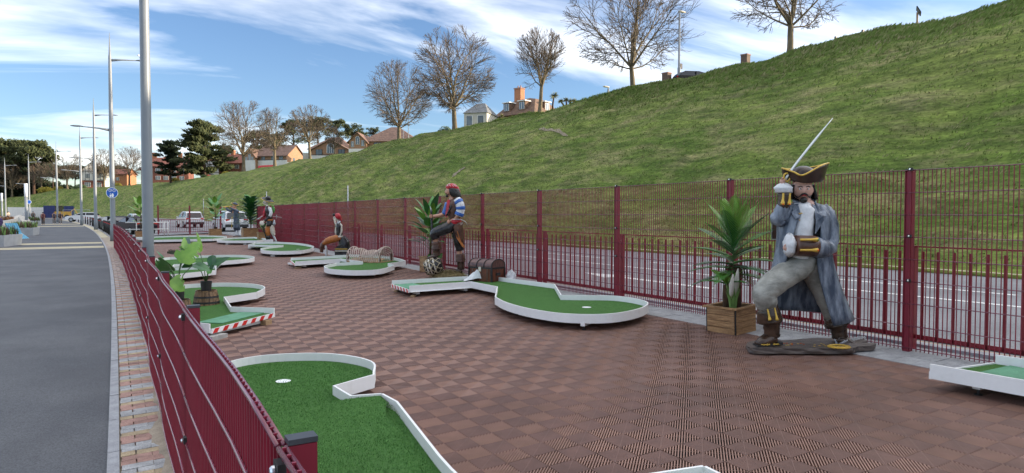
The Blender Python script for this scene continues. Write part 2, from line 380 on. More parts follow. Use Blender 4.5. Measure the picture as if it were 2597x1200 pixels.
A['wall_brick'] = brick_mat('house_brick', (.30, .16, .085), (.35, .19, .105), (.34, .26, .19), 2.0)
A['wall_red'] = brick_mat('red_house_brick', (.17, .055, .036), (.22, .075, .048), (.26, .17, .13), 2.0)
A['wall_brown'] = brick_mat('brown_house_brick', (.13, .085, .06), (.17, .11, .08), (.15, .12, .10), 2.0)
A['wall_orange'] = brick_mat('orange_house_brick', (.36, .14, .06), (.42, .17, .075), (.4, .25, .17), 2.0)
A['render'] = M('white_render', (.70, .69, .65), .9, var=.06, scale=1)
A['clad'] = M('pale_cladding', (.50, .47, .42), .8, var=.06, scale=.6)
A['roof'] = roof_mat('brown_roof_tile', (.13, .075, .055), (.22, .13, .095))
A['roof_old'] = roof_mat('old_roof_tile', (.11, .068, .048), (.20, .115, .07))
A['roof_red'] = roof_mat('red_roof_tile', (.22, .075, .05), (.30, .11, .075))
A['roof_slate'] = roof_mat('grey_roof_slate', (.12, .125, .13), (.19, .195, .2))
A['dark_frame'] = M('dark_window_frame', (.025, .022, .022), .5)
A['white_frame'] = M('white_window_frame', (.75, .75, .73), .5, var=.03)
A['glass'] = M('window_glass', (.10, .12, .14), .06, var=.25, scale=.5, spec=.8)
A['car_glass'] = M('car_glass', (.012, .014, .017), .05, var=.2, spec=.8)
A['car_white'] = M('white_car_paint', (.72, .73, .75), .25, var=.02, coat=.8)
A['car_dark'] = M('dark_purple_car_paint', (.020, .010, .016), .5, var=.05, spec=.25)
A['car_black'] = M('black_car_paint', (.010, .011, .013), .5, var=.05, spec=.25)
A['car_silver'] = M('silver_car_paint', (.36, .37, .39), .25, var=.05, coat=.8, metal=.4)
A['tyre'] = M('tyre_rubber', (.012, .012, .012), .9)
A['tail'] = M('tail_lamp', (.55, .015, .012), .2, var=.05)
A['plate_yellow'] = M('yellow_plate', (.62, .42, .02), .5, var=.05)
A['sign_blue'] = M('blue_sign_face', (.008, .10, .47), .4, var=.03)
A['sign_white'] = M('white_sign_mark', (.85, .87, .88), .5, var=.02)
A['sign_brown'] = M('brown_sign_face', (.055, .022, .018), .35, var=.06)
A['planter_grey'] = M('pale_concrete_planter', (.40, .41, .42), .85, var=.1, scale=2)
A['bench_blue'] = M('turquoise_bench', (.10, .34, .50), .5, var=.15, scale=2)
A['container_blue'] = M('blue_container', (.018, .030, .13), .5, var=.2, scale=1)
A['machine_yellow'] = M('yellow_machine', (.55, .30, .02), .5, var=.15, scale=2)
A['light_white'] = M('lamp_diffuser', (.85, .86, .88), .4, var=.02)
A['gull'] = M('gull_feather', (.70, .70, .70), .7, var=.1)
A['path'] = M('worn_earth', (.24, .20, .135), .95, var=.2, scale=2, coords='World')
for _n, _c in dict(p_maroon=(.07, .012, .022), p_black=(.012, .012, .014), p_navy=(.02, .03, .06), p_grey=(.16, .16, .17), p_green=(.03, .05, .05), p_cream=(.55, .46, .34), p_white=(.6, .6, .6), p_skin=(.5, .28, .2), p_purple=(.05, .03, .1)).items():
    A[_n] = M(_n.replace('p_', 'clothing_'), _c, .8, var=.15)

def stains(m, scale, lo, hi, col, amt, seed):
    N, L = m.node_tree.nodes, m.node_tree.links; b = N['Principled BSDF']; src = b.inputs['Base Color'].links[0].from_socket
    g = N.new('ShaderNodeNewGeometry'); mp = N.new('ShaderNodeMapping'); mp.inputs['Location'].default_value = (seed, seed * .7, 0); mp.inputs['Scale'].default_value = (1.6, .7, 1); L.new(g.outputs['Position'], mp.inputs[0])
    n = N.new('ShaderNodeTexNoise'); n.inputs['Scale'].default_value = scale; n.inputs['Detail'].default_value = 8; n.inputs['Roughness'].default_value = .7; L.new(mp.outputs[0], n.inputs['Vector'])
    r = N.new('ShaderNodeValToRGB'); e = r.color_ramp.elements; e[0].position = lo; e[0].color = (0, 0, 0, 1); e[1].position = hi; e[1].color = (amt, amt, amt, 1); L.new(n.outputs['Fac'], r.inputs[0])
    x = N.new('ShaderNodeMixRGB'); x.inputs[2].default_value = (*col, 1); L.new(r.outputs[0], x.inputs[0]); L.new(src, x.inputs[1]); L.new(x.outputs[0], b.inputs['Base Color'])
stains(A['asphalt'], 1.1, .66, .74, (.30, .30, .31), .6, 3.0)
stains(A['asphalt'], .45, .50, .72, (.06, .062, .07), .55, 9.0)
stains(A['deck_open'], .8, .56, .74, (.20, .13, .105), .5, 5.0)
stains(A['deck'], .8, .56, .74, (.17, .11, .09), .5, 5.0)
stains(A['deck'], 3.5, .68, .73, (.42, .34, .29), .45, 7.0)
stains(A['white'], 2.2, .56, .76, (.52, .50, .45), .4, 6.0)
stains(A['turf'], 1.3, .50, .70, (.055, .125, .035), .6, 2.0)
stains(A['road'], .6, .52, .70, (.15, .148, .155), .5, 4.0)
def hill_grass_mat():
    m = bpy.data.materials.new('hill_grass'); m.use_nodes = True; N, L = m.node_tree.nodes, m.node_tree.links; b = N['Principled BSDF']
    b.inputs['Roughness'].default_value = .95; b.inputs['Specular IOR Level'].default_value = .15
    g = N.new('ShaderNodeNewGeometry')
    def noise(scale, st, rot=(0, 0, 0), det=5, ro=.6):
        mp = N.new('ShaderNodeMapping'); mp.inputs['Scale'].default_value = st; mp.inputs['Rotation'].default_value = rot
        L.new(g.outputs['Position'], mp.inputs[0]); n = N.new('ShaderNodeTexNoise'); n.inputs['Scale'].default_value = scale; n.inputs['Detail'].default_value = det; n.inputs['Roughness'].default_value = ro
        L.new(mp.outputs[0], n.inputs['Vector']); return n.outputs['Fac']
    def ramp(f, p0, c0, p1, c1):
        r = N.new('ShaderNodeValToRGB'); e = r.color_ramp.elements; e[0].position = p0; e[0].color = (*c0, 1); e[1].position = p1; e[1].color = (*c1, 1); L.new(f, r.inputs[0]); return r.outputs[0]
    def mix(f, a, c, bt='MIX'):
        x = N.new('ShaderNodeMixRGB'); x.blend_type = bt
        if isinstance(f, float): x.inputs[0].default_value = f
        else: L.new(f, x.inputs[0])
        L.new(a, x.inputs[1]); L.new(c, x.inputs[2]); return x.outputs[0]
    base = ramp(noise(.16, (1.4, .6, 1.4)), .38, (.088, .138, .028), .62, (.165, .205, .055))
    straw = ramp(noise(.7, (1.3, .5, 1.3)), .47, (0, 0, 0), .70, (.85, .85, .85))
    sc = ramp(noise(6, (1, 1, 1)), .3, (.19, .18, .085), .7, (.27, .24, .13))
    c = mix(straw, base, sc)
    fine = ramp(noise(5.5, (1.6, .7, 1.6), (0, 0, R(8)), 6, .72), .30, (.42, .42, .42), .72, (1.6, 1.6, 1.5))
    c = mix(1.0, c, fine, 'MULTIPLY')
    band = ramp(noise(1.5, (1.3, .22, 1.3), (0, 0, R(5)), 5, .6), .34, (.58, .62, .60), .66, (1.42, 1.36, 1.30))
    c = mix(1.0, c, band, 'MULTIPLY')
    L.new(c, b.inputs['Base Color'])
    bp = N.new('ShaderNodeBump'); bp.inputs['Strength'].default_value = .55; bp.inputs['Distance'].default_value = .2
    L.new(noise(3.0, (1.5, .6, 1.5), (0, 0, R(8)), 7, .7), bp.inputs['Height']); L.new(bp.outputs[0], b.inputs['Normal'])
    return m
A['hill'] = hill_grass_mat()
A['blade_a'] = M('grass_blade_dark', (.11, .165, .034), .9, col2=(.17, .23, .06), scale=.5, coords='World', spec=.15)
A['blade_b'] = M('grass_blade_straw', (.18, .20, .07), .9, col2=(.30, .27, .14), scale=.5, coords='World', spec=.15)

# ------------------------------------------------------------------ ground, road, promenade, hill
def strip(name, t0, t1, ss, dz, mat, straight=False, gz=None, parent=None):
    mb = MB(); vs = []; fs = []
    for s in ss:
        b = 0 if straight else bend(s)
        for t in (t0, t1):
            x = t - b; vs.append((x, s, (gz or gh)(x if not straight else t, s) + dz))
    for i in range(len(ss) - 1): fs.append((2 * i, 2 * i + 1, 2 * i + 3, 2 * i + 2))
    return mb.add(vs, fs).build(name, mat, parent)
def lin(a, b, n): return [a + (b - a) * i / (n - 1) for i in range(n)]
SS = lin(-60, 60, 25) + lin(66, 360, 50)
gz_t = lambda x, y: gh(x + bend(y), y)      # follow the bend
def strip_b(name, t0, t1, ss, dz, mat, parent=None):
    vs = []; fs = []
    ts = lin(t0, t1, max(2, int((t1 - t0) / 3) + 1)); n = len(ts)
    for s in ss:
        for t in ts: vs.append((t - bend(s), s, gh(t, s) + dz))
    for i in range(len(ss) - 1):
        for k in range(n - 1): fs.append((i * n + k, i * n + k + 1, (i + 1) * n + k + 1, (i + 1) * n + k))
    return MB().add(vs, fs).build(name, mat, parent)
# one sheet to the horizon, a little below everything else
vs = []; fs = []
xs = [-2500, -900, -300, -100, -30, -10, -3, -.4, 2, 5, 8, 12, 18, 25]; ys = [-400, -100, -50, 0, 20, 40, 50, 70, 100, 140, 180, 260, 340]
for y in ys:
    for x in xs: vs.append((x - bend(max(y, 0)), y, gh(x, y) - .14))
n = len(xs)
for i in range(len(ys) - 1):
    for k in range(n - 1): fs.append((i * n + k, i * n + k + 1, (i + 1) * n + k + 1, (i + 1) * n + k))
struct(MB().add(vs, fs).build('ground', A['ground']))
vs = [(-3500, 300, .2), (3500, 300, .2), (3500, 3500, .2), (-3500, 3500, .2)]
struct(MB().add(vs, [(0, 1, 2, 3)]).build('far_ground', A['ground']))
struct(strip_b('promenade', -7.5, -.085, SS, 0.0, A['asphalt']))
struct(strip_b('sea_side_paving', -40, -7.56, SS, -.01, A['planter_grey']))
road = struct(strip_b('road', 7.7, 17.75, SS, -.03, A['road']))
struct(strip_b('road', .55, 7.6, lin(57.6, 360, 60), -.036, A['road']))
# kerb stones along the promenade: each near stone a piece of its own
kerb = struct(strip_b('promenade_kerb', -.09, -.02, lin(31, 300, 80), .012, A['kerb']))
kb = {}
for i in range(34):
    s0 = 1.2 + i * .9
    mb = MB(); s1 = s0 + .886
    poly = [(-.095 - bend(s0), s0), (-.02 - bend(s0), s0), (-.02 - bend(s1), s1), (-.095 - bend(s1), s1)]
    mb.prism(poly, -.1, .014 + rng.uniform(-.002, .002), gz=gh).build('kerb_stone', A['kerb'], kerb)
# striped paver band between the kerb and the fence
pav = struct(strip_b('striped_paving', -.022, .55, lin(0, 60, 40), -.010, A['sand']))
far_pav = MB(); pieces = []
s = 3.9; k = 0
PAT = ['brick_red', 'brick_red', 'brick_buff', 'brick_grey', 'brick_grey']
bm_cache = {}
for c in ('brick_red', 'brick_grey', 'brick_buff'):
    bm_cache[c] = [MB().box((0, 0, -.02), (.190, .097, .05)).mesh('brick', A[c]), MB().box((0, 0, -.02), (.091, .097, .05)).mesh('brick', A[c])]
npv = 0
far_m = {'brick_red': MB(), 'brick_grey': MB(), 'brick_buff': MB()}
while s < 56:
    c = PAT[k % 5]; half = (k % 2)
    xs = [(.09, 0), (.283, 0), (.43, 1)] if not half else [(.035, 1), (.185, 0), (.38, 0)]
    for (x, hw) in xs:
        if s > 14 and x > .40: continue
        dz = rng.uniform(-.0025, .0025) + .004
        X = x - bend(s); z = gh(X, s) + dz
        if npv < 300 and s < 14.5:
            o = inst(bm_cache[c][hw], 'brick', pav, (X, s, z), (rng.uniform(-.01, .01), -.0368, rng.uniform(-.012, .012))); npv += 1
        else:
            far_m[c].box((X, s, z - .02), ((.19, .091)[hw], .097, .05))
    s += .1; k += 1
for c in far_m: far_m[c].build('far_bricks', A[c], pav, kind='stuff')
# drifted sand over the near pavers
mb = MB(); g = 26; pts = {}
for i in range(g):
    for j in range(9):
        y = 3.6 + 3.9 * i / (g - 1); x = .10 + .27 * j / 8
        w = max(0, (x - (.235 - .09 * math.sin((y - 3.6) / 3.9 * PI) + .03 * math.sin(y * 5))) / .12)
        pts[i, j] = (x, y, gh(x, y) - .012 + .034 * min(1, w) + .004 * math.sin(y * 23 + x * 31))
mb.add([pts[i, j] for i in range(g) for j in range(9)], [(i * 9 + j, i * 9 + j + 1, (i + 1) * 9 + j + 1, (i + 1) * 9 + j) for i in range(g - 1) for j in range(8)])
o = mb.build('sand_drift', A['sand'], smooth=True); o['kind'] = 'stuff'; o['label'] = 'pale sand drifted against the foot of the near fence'
# buff bands across the promenade
for (s0, s1) in ((41.2, 43.6), (47.2, 49.6), (98, 102), (112, 117)):
    struct(strip_b('buff_band', -7.4, -.13, lin(s0, s1, 3), .004, A['band']))
struct(strip_b('promenade_edge_band', -7.75, -7.4, lin(20, 200, 60), .006, A['band']))
struct(strip_b('roadside_paving', .0, .5, lin(57.6, 200, 40), -.005, A['band']))
# pavement by the right fence, with separate slabs near the camera
pave = struct(strip('roadside_pavement', 6.78, 7.72, lin(-12, 60, 40), -.018, A['setts'], True))
slab = MB().box((0, 0, -.02), (.296, .196, .05)).mesh('slab', A['setts'])
for i in range(78):
    for j in range(3):
        inst(slab, 'slab', pave, (6.95 + .3 * j, .9 + .2 * i + (.1 if j % 2 else 0), gh(6.95 + .3 * j, 1) - .004 + rng.uniform(-.003, .003)), (0, -.0368, 0))
struct(MB().loft([[(7.62, s, .27), (7.80, s, .20), (7.79, s, .315), (7.62, s, .315)] for s in (-12, 20, 57)]).build('road_kerb', A['kerb']))
# road markings
struct(strip('yellow_line', 7.95, 8.06, lin(-12, 57, 30), -.026, A['line_yellow'], True))
struct(strip('yellow_line', 8.2, 8.31, lin(-12, 57, 30), -.026, A['line_yellow'], True))
struct(strip_b('white_line', 12.36, 12.50, SS, -.026, A['line_white']))
for i in range(26):
    struct(strip_b('white_dash', 14.1, 14.24, lin(-6 + i * 6, -2.2 + i * 6, 3), -.026, A['line_white']))
mbA = MB()   # painted direction arrow
ax, ay = 10.2, 11.6
zz = gh(ax, ay) - .026
mbA.add([(ax - .1, ay - 2.0, zz), (ax + .1, ay - 2.0, zz), (ax + .1, ay + .9, zz), (ax - .1, ay + .9, zz)], [(0, 1, 2, 3)])
mbA.add([(ax - .42, ay + .9, zz), (ax + .42, ay + .9, zz), (ax, ay + 2.3, zz)], [(0, 1, 2)])
struct(mbA.build('painted_arrow', A['line_white']))
struct(strip_b('far_kerb', 17.7, 17.95, SS, .07, A['band']))

# the hill
TS = lin(17.9, 38.3, 60) + [40, 44, 50, 60, 75, 95, 130]
HS = lin(-90, -14, 14) + lin(-10, 130, 200) + lin(133, 470, 70)
nr = np.random.RandomState(3)
def vnoise(x, y, f, seed):
    xi, yi = math.floor(x * f), math.floor(y * f); fx, fy = x * f - xi, y * f - yi
    def h(a, b): return ((math.sin(a * 127.1 + b * 311.7 + seed * 74.7) * 43758.5453) % 1.0)
    ux, uy = fx * fx * (3 - 2 * fx), fy * fy * (3 - 2 * fy)
    return (h(xi, yi) * (1 - ux) + h(xi + 1, yi) * ux) * (1 - uy) + (h(xi, yi + 1) * (1 - ux) + h(xi + 1, yi + 1) * ux) * uy
def hill_bump(t, s):
    if t < 18.4 or t > 45: return 0.0
    w = min(1, (t - 18.4) / 2)
    return w * (.55 * (vnoise(t, s, .16, 1) - .5) + .34 * (vnoise(t, s * .7, .55, 2) - .5) + .22 * (vnoise(t, s * .6, 1.3, 3) - .5))
vs = []; fs = []; n = len(TS)
for s in HS:
    for t in TS: vs.append((t - bend(s), s, hill_h(t, s) + hill_bump(t, s) - (.06 if t < 18 else 0)))
for i in range(len(HS) - 1):
    for k in range(n - 1): fs.append((i * n + k, i * n + k + 1, (i + 1) * n + k + 1, (i + 1) * n + k))
hill = struct(MB().add(vs, fs).build('hill', A['hill'], smooth=True))
# grass tufts on the slope
def tufts(name, count, fn, mat, hgt, wid, blades, seed, label):
    r = np.random.RandomState(seed); V = []; T = []
    for _ in range(count):
        t, s, k = fn(r)
        x = t - bend(s); z = hill_h(t, s) + hill_bump(t, s) - .02
        for b in range(blades):
            a = r.uniform(0, 2 * PI); h = hgt * k * r.uniform(.6, 1.3); w = wid * r.uniform(.7, 1.3)
            ox, oy = r.uniform(-.14, .14, 2)
            lx, ly = .45 * h * math.cos(a) - .15 * h, .45 * h * math.sin(a) - .55 * h
            o = len(V); ca, sa = math.cos(a) * w, math.sin(a) * w
            V += [(x + ox - sa, s + oy + ca, z), (x + ox + sa, s + oy - ca, z), (x + ox + lx * .45, s + oy + ly * .45, z + h * .75), (x + ox + lx * 1.1, s + oy + ly * 1.1, z + h)]
            T += [(o, o + 1, o + 2), (o + 1, o + 3, o + 2)]
    ob = numpy_mesh(name, V, T, mat, kind='stuff'); ob['label'] = label; return ob
def f_slope(r):
    s = 130 * r.uniform(0, 1) ** 1.35 - 8; t = r.uniform(18.3, 38.6); return t, s, 1.0
def f_top(r):
    s = 55 * r.uniform(0, 1) - 8; t = 38.6 - abs(r.normal(0, 3.2)); return t, s, 1.0
tufts('grass_tufts', 36000, f_slope, A['blade_a'], .085, .022, 3, 5, 'short green grass tufts all over the hillside')
tufts('dry_grass_tufts', 14000, f_slope, A['blade_b'], .10, .02, 3, 6, 'straw coloured grass scattered over the hillside')
tufts('long_grass_tufts', 9000, f_top, A['blade_a'], .19, .02, 4, 7, 'long windblown grass near the crest of the hill')
def f_crest(r): return 38.4 + r.normal(0, .5), 75 * r.uniform(0, 1) - 8, r.uniform(.5, 1.4)
tufts('crest_grass_tufts', 3600, f_crest, A['blade_a'], .17, .02, 5, 17, 'ragged long grass standing along the skyline of the hill')
tufts('long_dry_grass_tufts', 2500, f_top, A['blade_b'], .20, .018, 4, 8, 'long pale grass near the crest of the hill')
# trodden earth paths on the slope
def trod(pts, w):
    P = catmull([(a, b, 0) for a, b in pts], 8); vs = []; fs = []
    for i, p in enumerate(P):
        d = (P[min(i + 1, len(P) - 1)] - P[max(i - 1, 0)]).normalized(); nrm = Vector((-d.y, d.x, 0)) * w * (.8 + .25 * math.sin(i * .9)) * (1 - abs(2 * i / (len(P) - 1) - 1) ** 4 * .8)
        for q in (p - nrm, p + nrm): vs.append((q.x - bend(q.y), q.y, hill_h(q.x, q.y) + hill_bump(q.x, q.y) + .045))
    for i in range(len(P) - 1): fs.append((2 * i, 2 * i + 1, 2 * i + 3, 2 * i + 2))
    return struct(MB().add(vs, fs).build('worn_path', A['path'], smooth=True))
def on_hill(u, v):
    d = ray(u, v); k = 15.0
    while k < 400:
        p = CAMP + d * k
        if p.z < hillz(p.x, p.y) + .05 and p.x + bend(p.y) > 18: return p
        k += .02
    return CAMP + d * k
for px, w in (([(1150, 447), (1156, 440), (1166, 433), (1180, 425)], .34), ([(1366, 329), (1390, 334), (1412, 337), (1440, 344)], .2)):
    q = [on_hill(*p) for p in px]; trod([(p.x + bend(p.y), p.y) for p in q], w)

# ------------------------------------------------------------------ deck of interlocking slatted tiles
CELL, DL, DX0, DY0 = .19825, .0065, 3.0184, 3.287
GRADE = 0.0368
def cell_mesh(diag, nsl):
    D = CELL * math.sqrt(2); pitch = D / nsl; w = pitch * (.60 if diag else .43); mb = MB()
    c45 = math.sqrt(.5); e1 = Vector((c45, c45, 0)); e2 = Vector((-c45, c45, 0))
    if diag: e1, e2 = e2, e1
    z = Vector((0, 0, 1)); h = .030
    for k in range(nsl):
        o = -D / 2 + pitch * (k + .5); L = D / 2 - abs(o)
        La = max(.003, D / 2 - abs(o - w / 2)) - .002; Lb = max(.003, D / 2 - abs(o + w / 2)) - .002
        a, b = e2 * (o - w / 2), e2 * (o + w / 2)
        p = [a - e1 * La, a + e1 * La, b + e1 * Lb, b - e1 * Lb]
        q = [x - z * h for x in p]
        mb.add(p + q, [(0, 1, 2, 3), (0, 4, 5, 1), (2, 6, 7, 3)])
    # diagonal spine and lower cross ribs
    rw = .0042
    for off, top, ww in ((0, .0012, rw), (-.07, -.013, .005), (.07, -.013, .005)):
        L = D / 2 - abs(off) - .004
        a = e1 * (off - ww / 2); b = e1 * (off + ww / 2)
        mb.add([a - e2 * L + z * top, b - e2 * L + z * top, b + e2 * L + z * top, a + e2 * L + z * top], [(0, 1, 2, 3)])
    return mb
fine = [cell_mesh(0, 15), cell_mesh(1, 20)]; coarse = [cell_mesh(0, 9), cell_mesh(1, 9)]
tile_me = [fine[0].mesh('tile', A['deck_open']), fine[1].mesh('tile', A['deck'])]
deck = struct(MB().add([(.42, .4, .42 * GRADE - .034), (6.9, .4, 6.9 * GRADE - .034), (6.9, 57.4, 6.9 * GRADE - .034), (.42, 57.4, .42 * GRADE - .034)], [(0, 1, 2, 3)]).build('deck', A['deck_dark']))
ea = Vector((math.sin(DL), math.cos(DL), 0)) * CELL; eb = Vector((math.cos(DL), -math.sin(DL), 0)) * CELL
cells = []
for i in range(-14, 275):
    for j in range(-15, 22):
        c = Vector((DX0, DY0, 0)) + ea * (i + .5) + eb * (j + .5)
        if not (.44 < c.x < 6.80 and .6 < c.y < 57.2): continue
        q = c - CAMP; dep = q.dot(FWH); u = UC + F_PX * q.dot(RT) / max(dep, .1); v = HORIZON + F_PX * (EYE - c.x * GRADE) / max(dep, .1)
        seen = dep > .5 and -30 < u < 2630 and v < 1230 and not (u < 780 and v > 543 + (u - 300) * 1.36)
        cells.append((dep if seen else dep + 100, i, j, c, seen))
cells.sort(key=lambda x: x[0])
acc = {0: ([], []), 1: ([], [])}
V0 = {}
def arr(mb):
    v = np.array(mb.v, np.float32); f = np.array(mb.f, np.int32); return v, f
FA = [arr(m) for m in fine]; CA = [arr(m) for m in coarse]
rotm = np.array(Matrix.Rotation(-DL, 3, 'Z'), np.float32)
BV, BF, off = ([], []), ([], []), [0, 0]
for n, (dep, i, j, c, seen) in enumerate(cells):
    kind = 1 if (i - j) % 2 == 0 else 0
    dz = rng.uniform(-.0012, .0012)
    if n < 300:
        inst(tile_me[kind], 'tile', deck, (c.x, c.y, c.x * GRADE + dz), (0, -math.atan(GRADE), -DL))
    else:
        d = dep if seen else dep - 100
        v, f = FA[kind] if (abs(d) < 13) else CA[kind]
        w = v @ rotm.T; w = w + np.array([c.x, c.y, dz], np.float32); w[:, 2] += w[:, 0] * GRADE
        BV[kind].append(w); BF[kind].append(f + off[kind]); off[kind] += len(v)
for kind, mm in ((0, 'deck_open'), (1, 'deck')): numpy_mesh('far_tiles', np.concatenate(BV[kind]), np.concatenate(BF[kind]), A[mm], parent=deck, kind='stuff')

# ------------------------------------------------------------------ welded mesh fences
FX, FY0, FPITCH, FHT = 7.305, 4.1286, 2.461, 1.93
def fence(name, label, posts, height, side, rows, wire_pitch, x_of, near, wave=0.0, hr=.0045, post_w=.06, post_d=.08, clamp_side=1, wx=.0055):
    """posts: list of y; x_of(y) gives the line; side +1 puts posts at +x of the mesh"""
    y0 = posts[0]; root = thing(name, label, 'fence', (x_of(posts[1]), posts[1], gh(x_of(posts[1]), posts[1])))
    L0 = Vector(root.location)
    vw = MB().box((0, 0, height / 2), (wx, .0068, height)).mesh('vertical_wire', A['maroon'])
    pm = MB().box((0, 0, height / 2), (post_w, post_d, height + .03)).mesh('post', A['maroon'])
    cm = MB().box((0, 0, .008), (post_w + .003, post_d + .003, .012)).mesh('post_cap', A['cap_grey'])
    kl = MB().box((0, 0, 0), (.018, .045, .034)).mesh('clamp', A['black_plastic'])
    bl = MB().lathe([(.011, 0), (.011, .006), (.007, .010)], 8).mesh('bolt', A['chrome'])
    far = MB(); nw = 0
    for a, b in zip(posts[:-1], posts[1:]):
        cnt = int(round((b - a) / wire_pitch))
        amp = rng.uniform(-1, 1) * wave
        def off(y): return amp * math.sin(PI * (y - a) / (b - a)) + wave * .35 * math.sin(2 * PI * (y - a) / (b - a))
        for k in range(cnt):
            y = a + .03 + (b - a - .06) * k / (cnt - 1); x = x_of(y) + off(y); z = gh(x, y) + .02
            if near(y) and nw < 300:
                inst(vw, 'vertical_wire', root, Vector((x, y, z)) - L0); nw += 1
            else: far.box(Vector((x, y, z + height / 2)) - L0, (wx, .0068, height))
        for r in rows:
            mb = MB(); ys = lin(a + .01, b - .01, 7)
            for dx in (-.0075, .0075):
                mb.tube([Vector((x_of(y) + off(y) + dx, y, gh(x_of(y), y) + .02 + r)) - L0 for y in ys], hr, 5)
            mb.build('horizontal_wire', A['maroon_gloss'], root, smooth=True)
    far.build('far_vertical_wires', A['maroon'], root, kind='stuff')
    for y in posts:
        x = x_of(y) + side * (post_w / 2 + .012); z = gh(x, y)
        p = inst(pm, 'post', root, Vector((x, y, z)) - L0); inst(cm, 'post_cap', p, (0, 0, height + .015))
        for r in ((rows[-1], rows[len(rows) // 2 + 1], rows[max(1, len(rows) // 4) + 1]) if height > 1.5 else (rows[-1] - .05, rows[2])):
            c = inst(kl, 'clamp', p, (-side * (post_w / 2 + .022), -.03 * clamp_side, r + .03)); inst(bl, 'bolt', c, (-side * .011 * clamp_side, 0, 0), (0, -PI / 2 * side * clamp_side, 0))
    return root
rf_posts = [FY0 + FPITCH * k for k in range(-3, 17)]
right_fence = fence('mesh_fence', 'tall maroon welded mesh fence between the golf deck and the road', rf_posts, FHT, 1, [.026 + .2375 * k for k in range(9)], .044, lambda y: FX, lambda y: 1.0 < y < 17, post_w=.06, post_d=.075, wx=.009)
LXL = .298
lf_posts = [1.505 - 2.461 + 2.461 * k for k in range(0, 18)]
left_fence = fence('mesh_fence', 'low maroon welded mesh fence beside the striped promenade paving', lf_posts, 1.222, 1, [.04 + .235 * k for k in range(6)], .049, lambda y: LXL - bend(y), lambda y: 1.2 < y < 17, wave=.018, post_w=.06, post_d=.04, wx=.009, hr=.0062)
# end fence across the deck
EY = 57.3
end_root = thing('end_fence', 'maroon fence with thin bars closing the far end of the deck', 'fence', (4.6, EY, gh(4.6, EY)))
eL = Vector(end_root.location)
for x in (2.6, 4.75, 6.95):
    h = 2.2
    MB().box((x - eL.x, 0, h / 2), (.10, .10, h)).build('post', A['maroon'], end_root)
for (xa, xb) in ((2.6, 4.75), (4.75, 6.95)):
    for z in (.18, 1.12): MB().box(((xa + xb) / 2 - eL.x, 0, z), (xb - xa - .1, .03, .045)).build('rail', A['maroon'], end_root)
    for k in range(14):
        x = xa + (xb - xa) * (k + .5) / 14; MB().box((x - eL.x, 0, .65), (.022, .022, .94)).build('bar', A['maroon'], end_root)
    mb = MB()
    for k in range(44):
        x = xa + .06 + (xb - xa - .12) * k / 43; mb.box((x - eL.x, .04, 1.05), (.005, .005, 2.0))
    for k in range(9): mb.box(((xa + xb) / 2 - eL.x, .04, .1 + .235 * k), (xb - xa, .008, .008))
    mb.build('wire_mesh', A['maroon'], end_root, kind='stuff')

# flat bar pedestrian railing on the pavement behind the tall fence
rail = thing('pedestrian_railing', 'waist high dark red bar railing on the kerb behind the tall fence', 'railing', (7.5, 6, gh(7.5, 6)))
rL = Vector(rail.location); RH = 1.12
bar_me = MB().box((0, 0, RH / 2 + .03), (.012, .030, RH - .16)).mesh('bar', A['maroon_rail'])
for k in range(-2, 17):
    ya = FY0 + .09 + FPITCH * k; yb = ya + FPITCH - .06
    zz = gh(7.5, ya)
    MB().box((0, (ya + yb) / 2 - rL.y, zz - rL.z + RH), (.03, yb - ya, .016)).build('top_rail', A['maroon_rail'], rail)
    MB().box((0, (ya + yb) / 2 - rL.y, zz - rL.z + .14), (.012, yb - ya, .045)).build('bottom_rail', A['maroon_rail'], rail)
    for q in range(15):
        inst(bar_me, 'bar', rail, (0, ya + (yb - ya) * (q + .6) / 15.2 - rL.y, zz - rL.z))
    p = MB().box((0, ya - .045 - rL.y, zz - rL.z + RH / 2), (.05, .07, RH + .02)).build('post', A['maroon_rail'], rail)
    for z in (.16, RH - .1):
        MB().box((-.03, ya - .045 - rL.y, zz - rL.z + z), (.012, .012, .012)).build('bolt', A['chrome'], p)

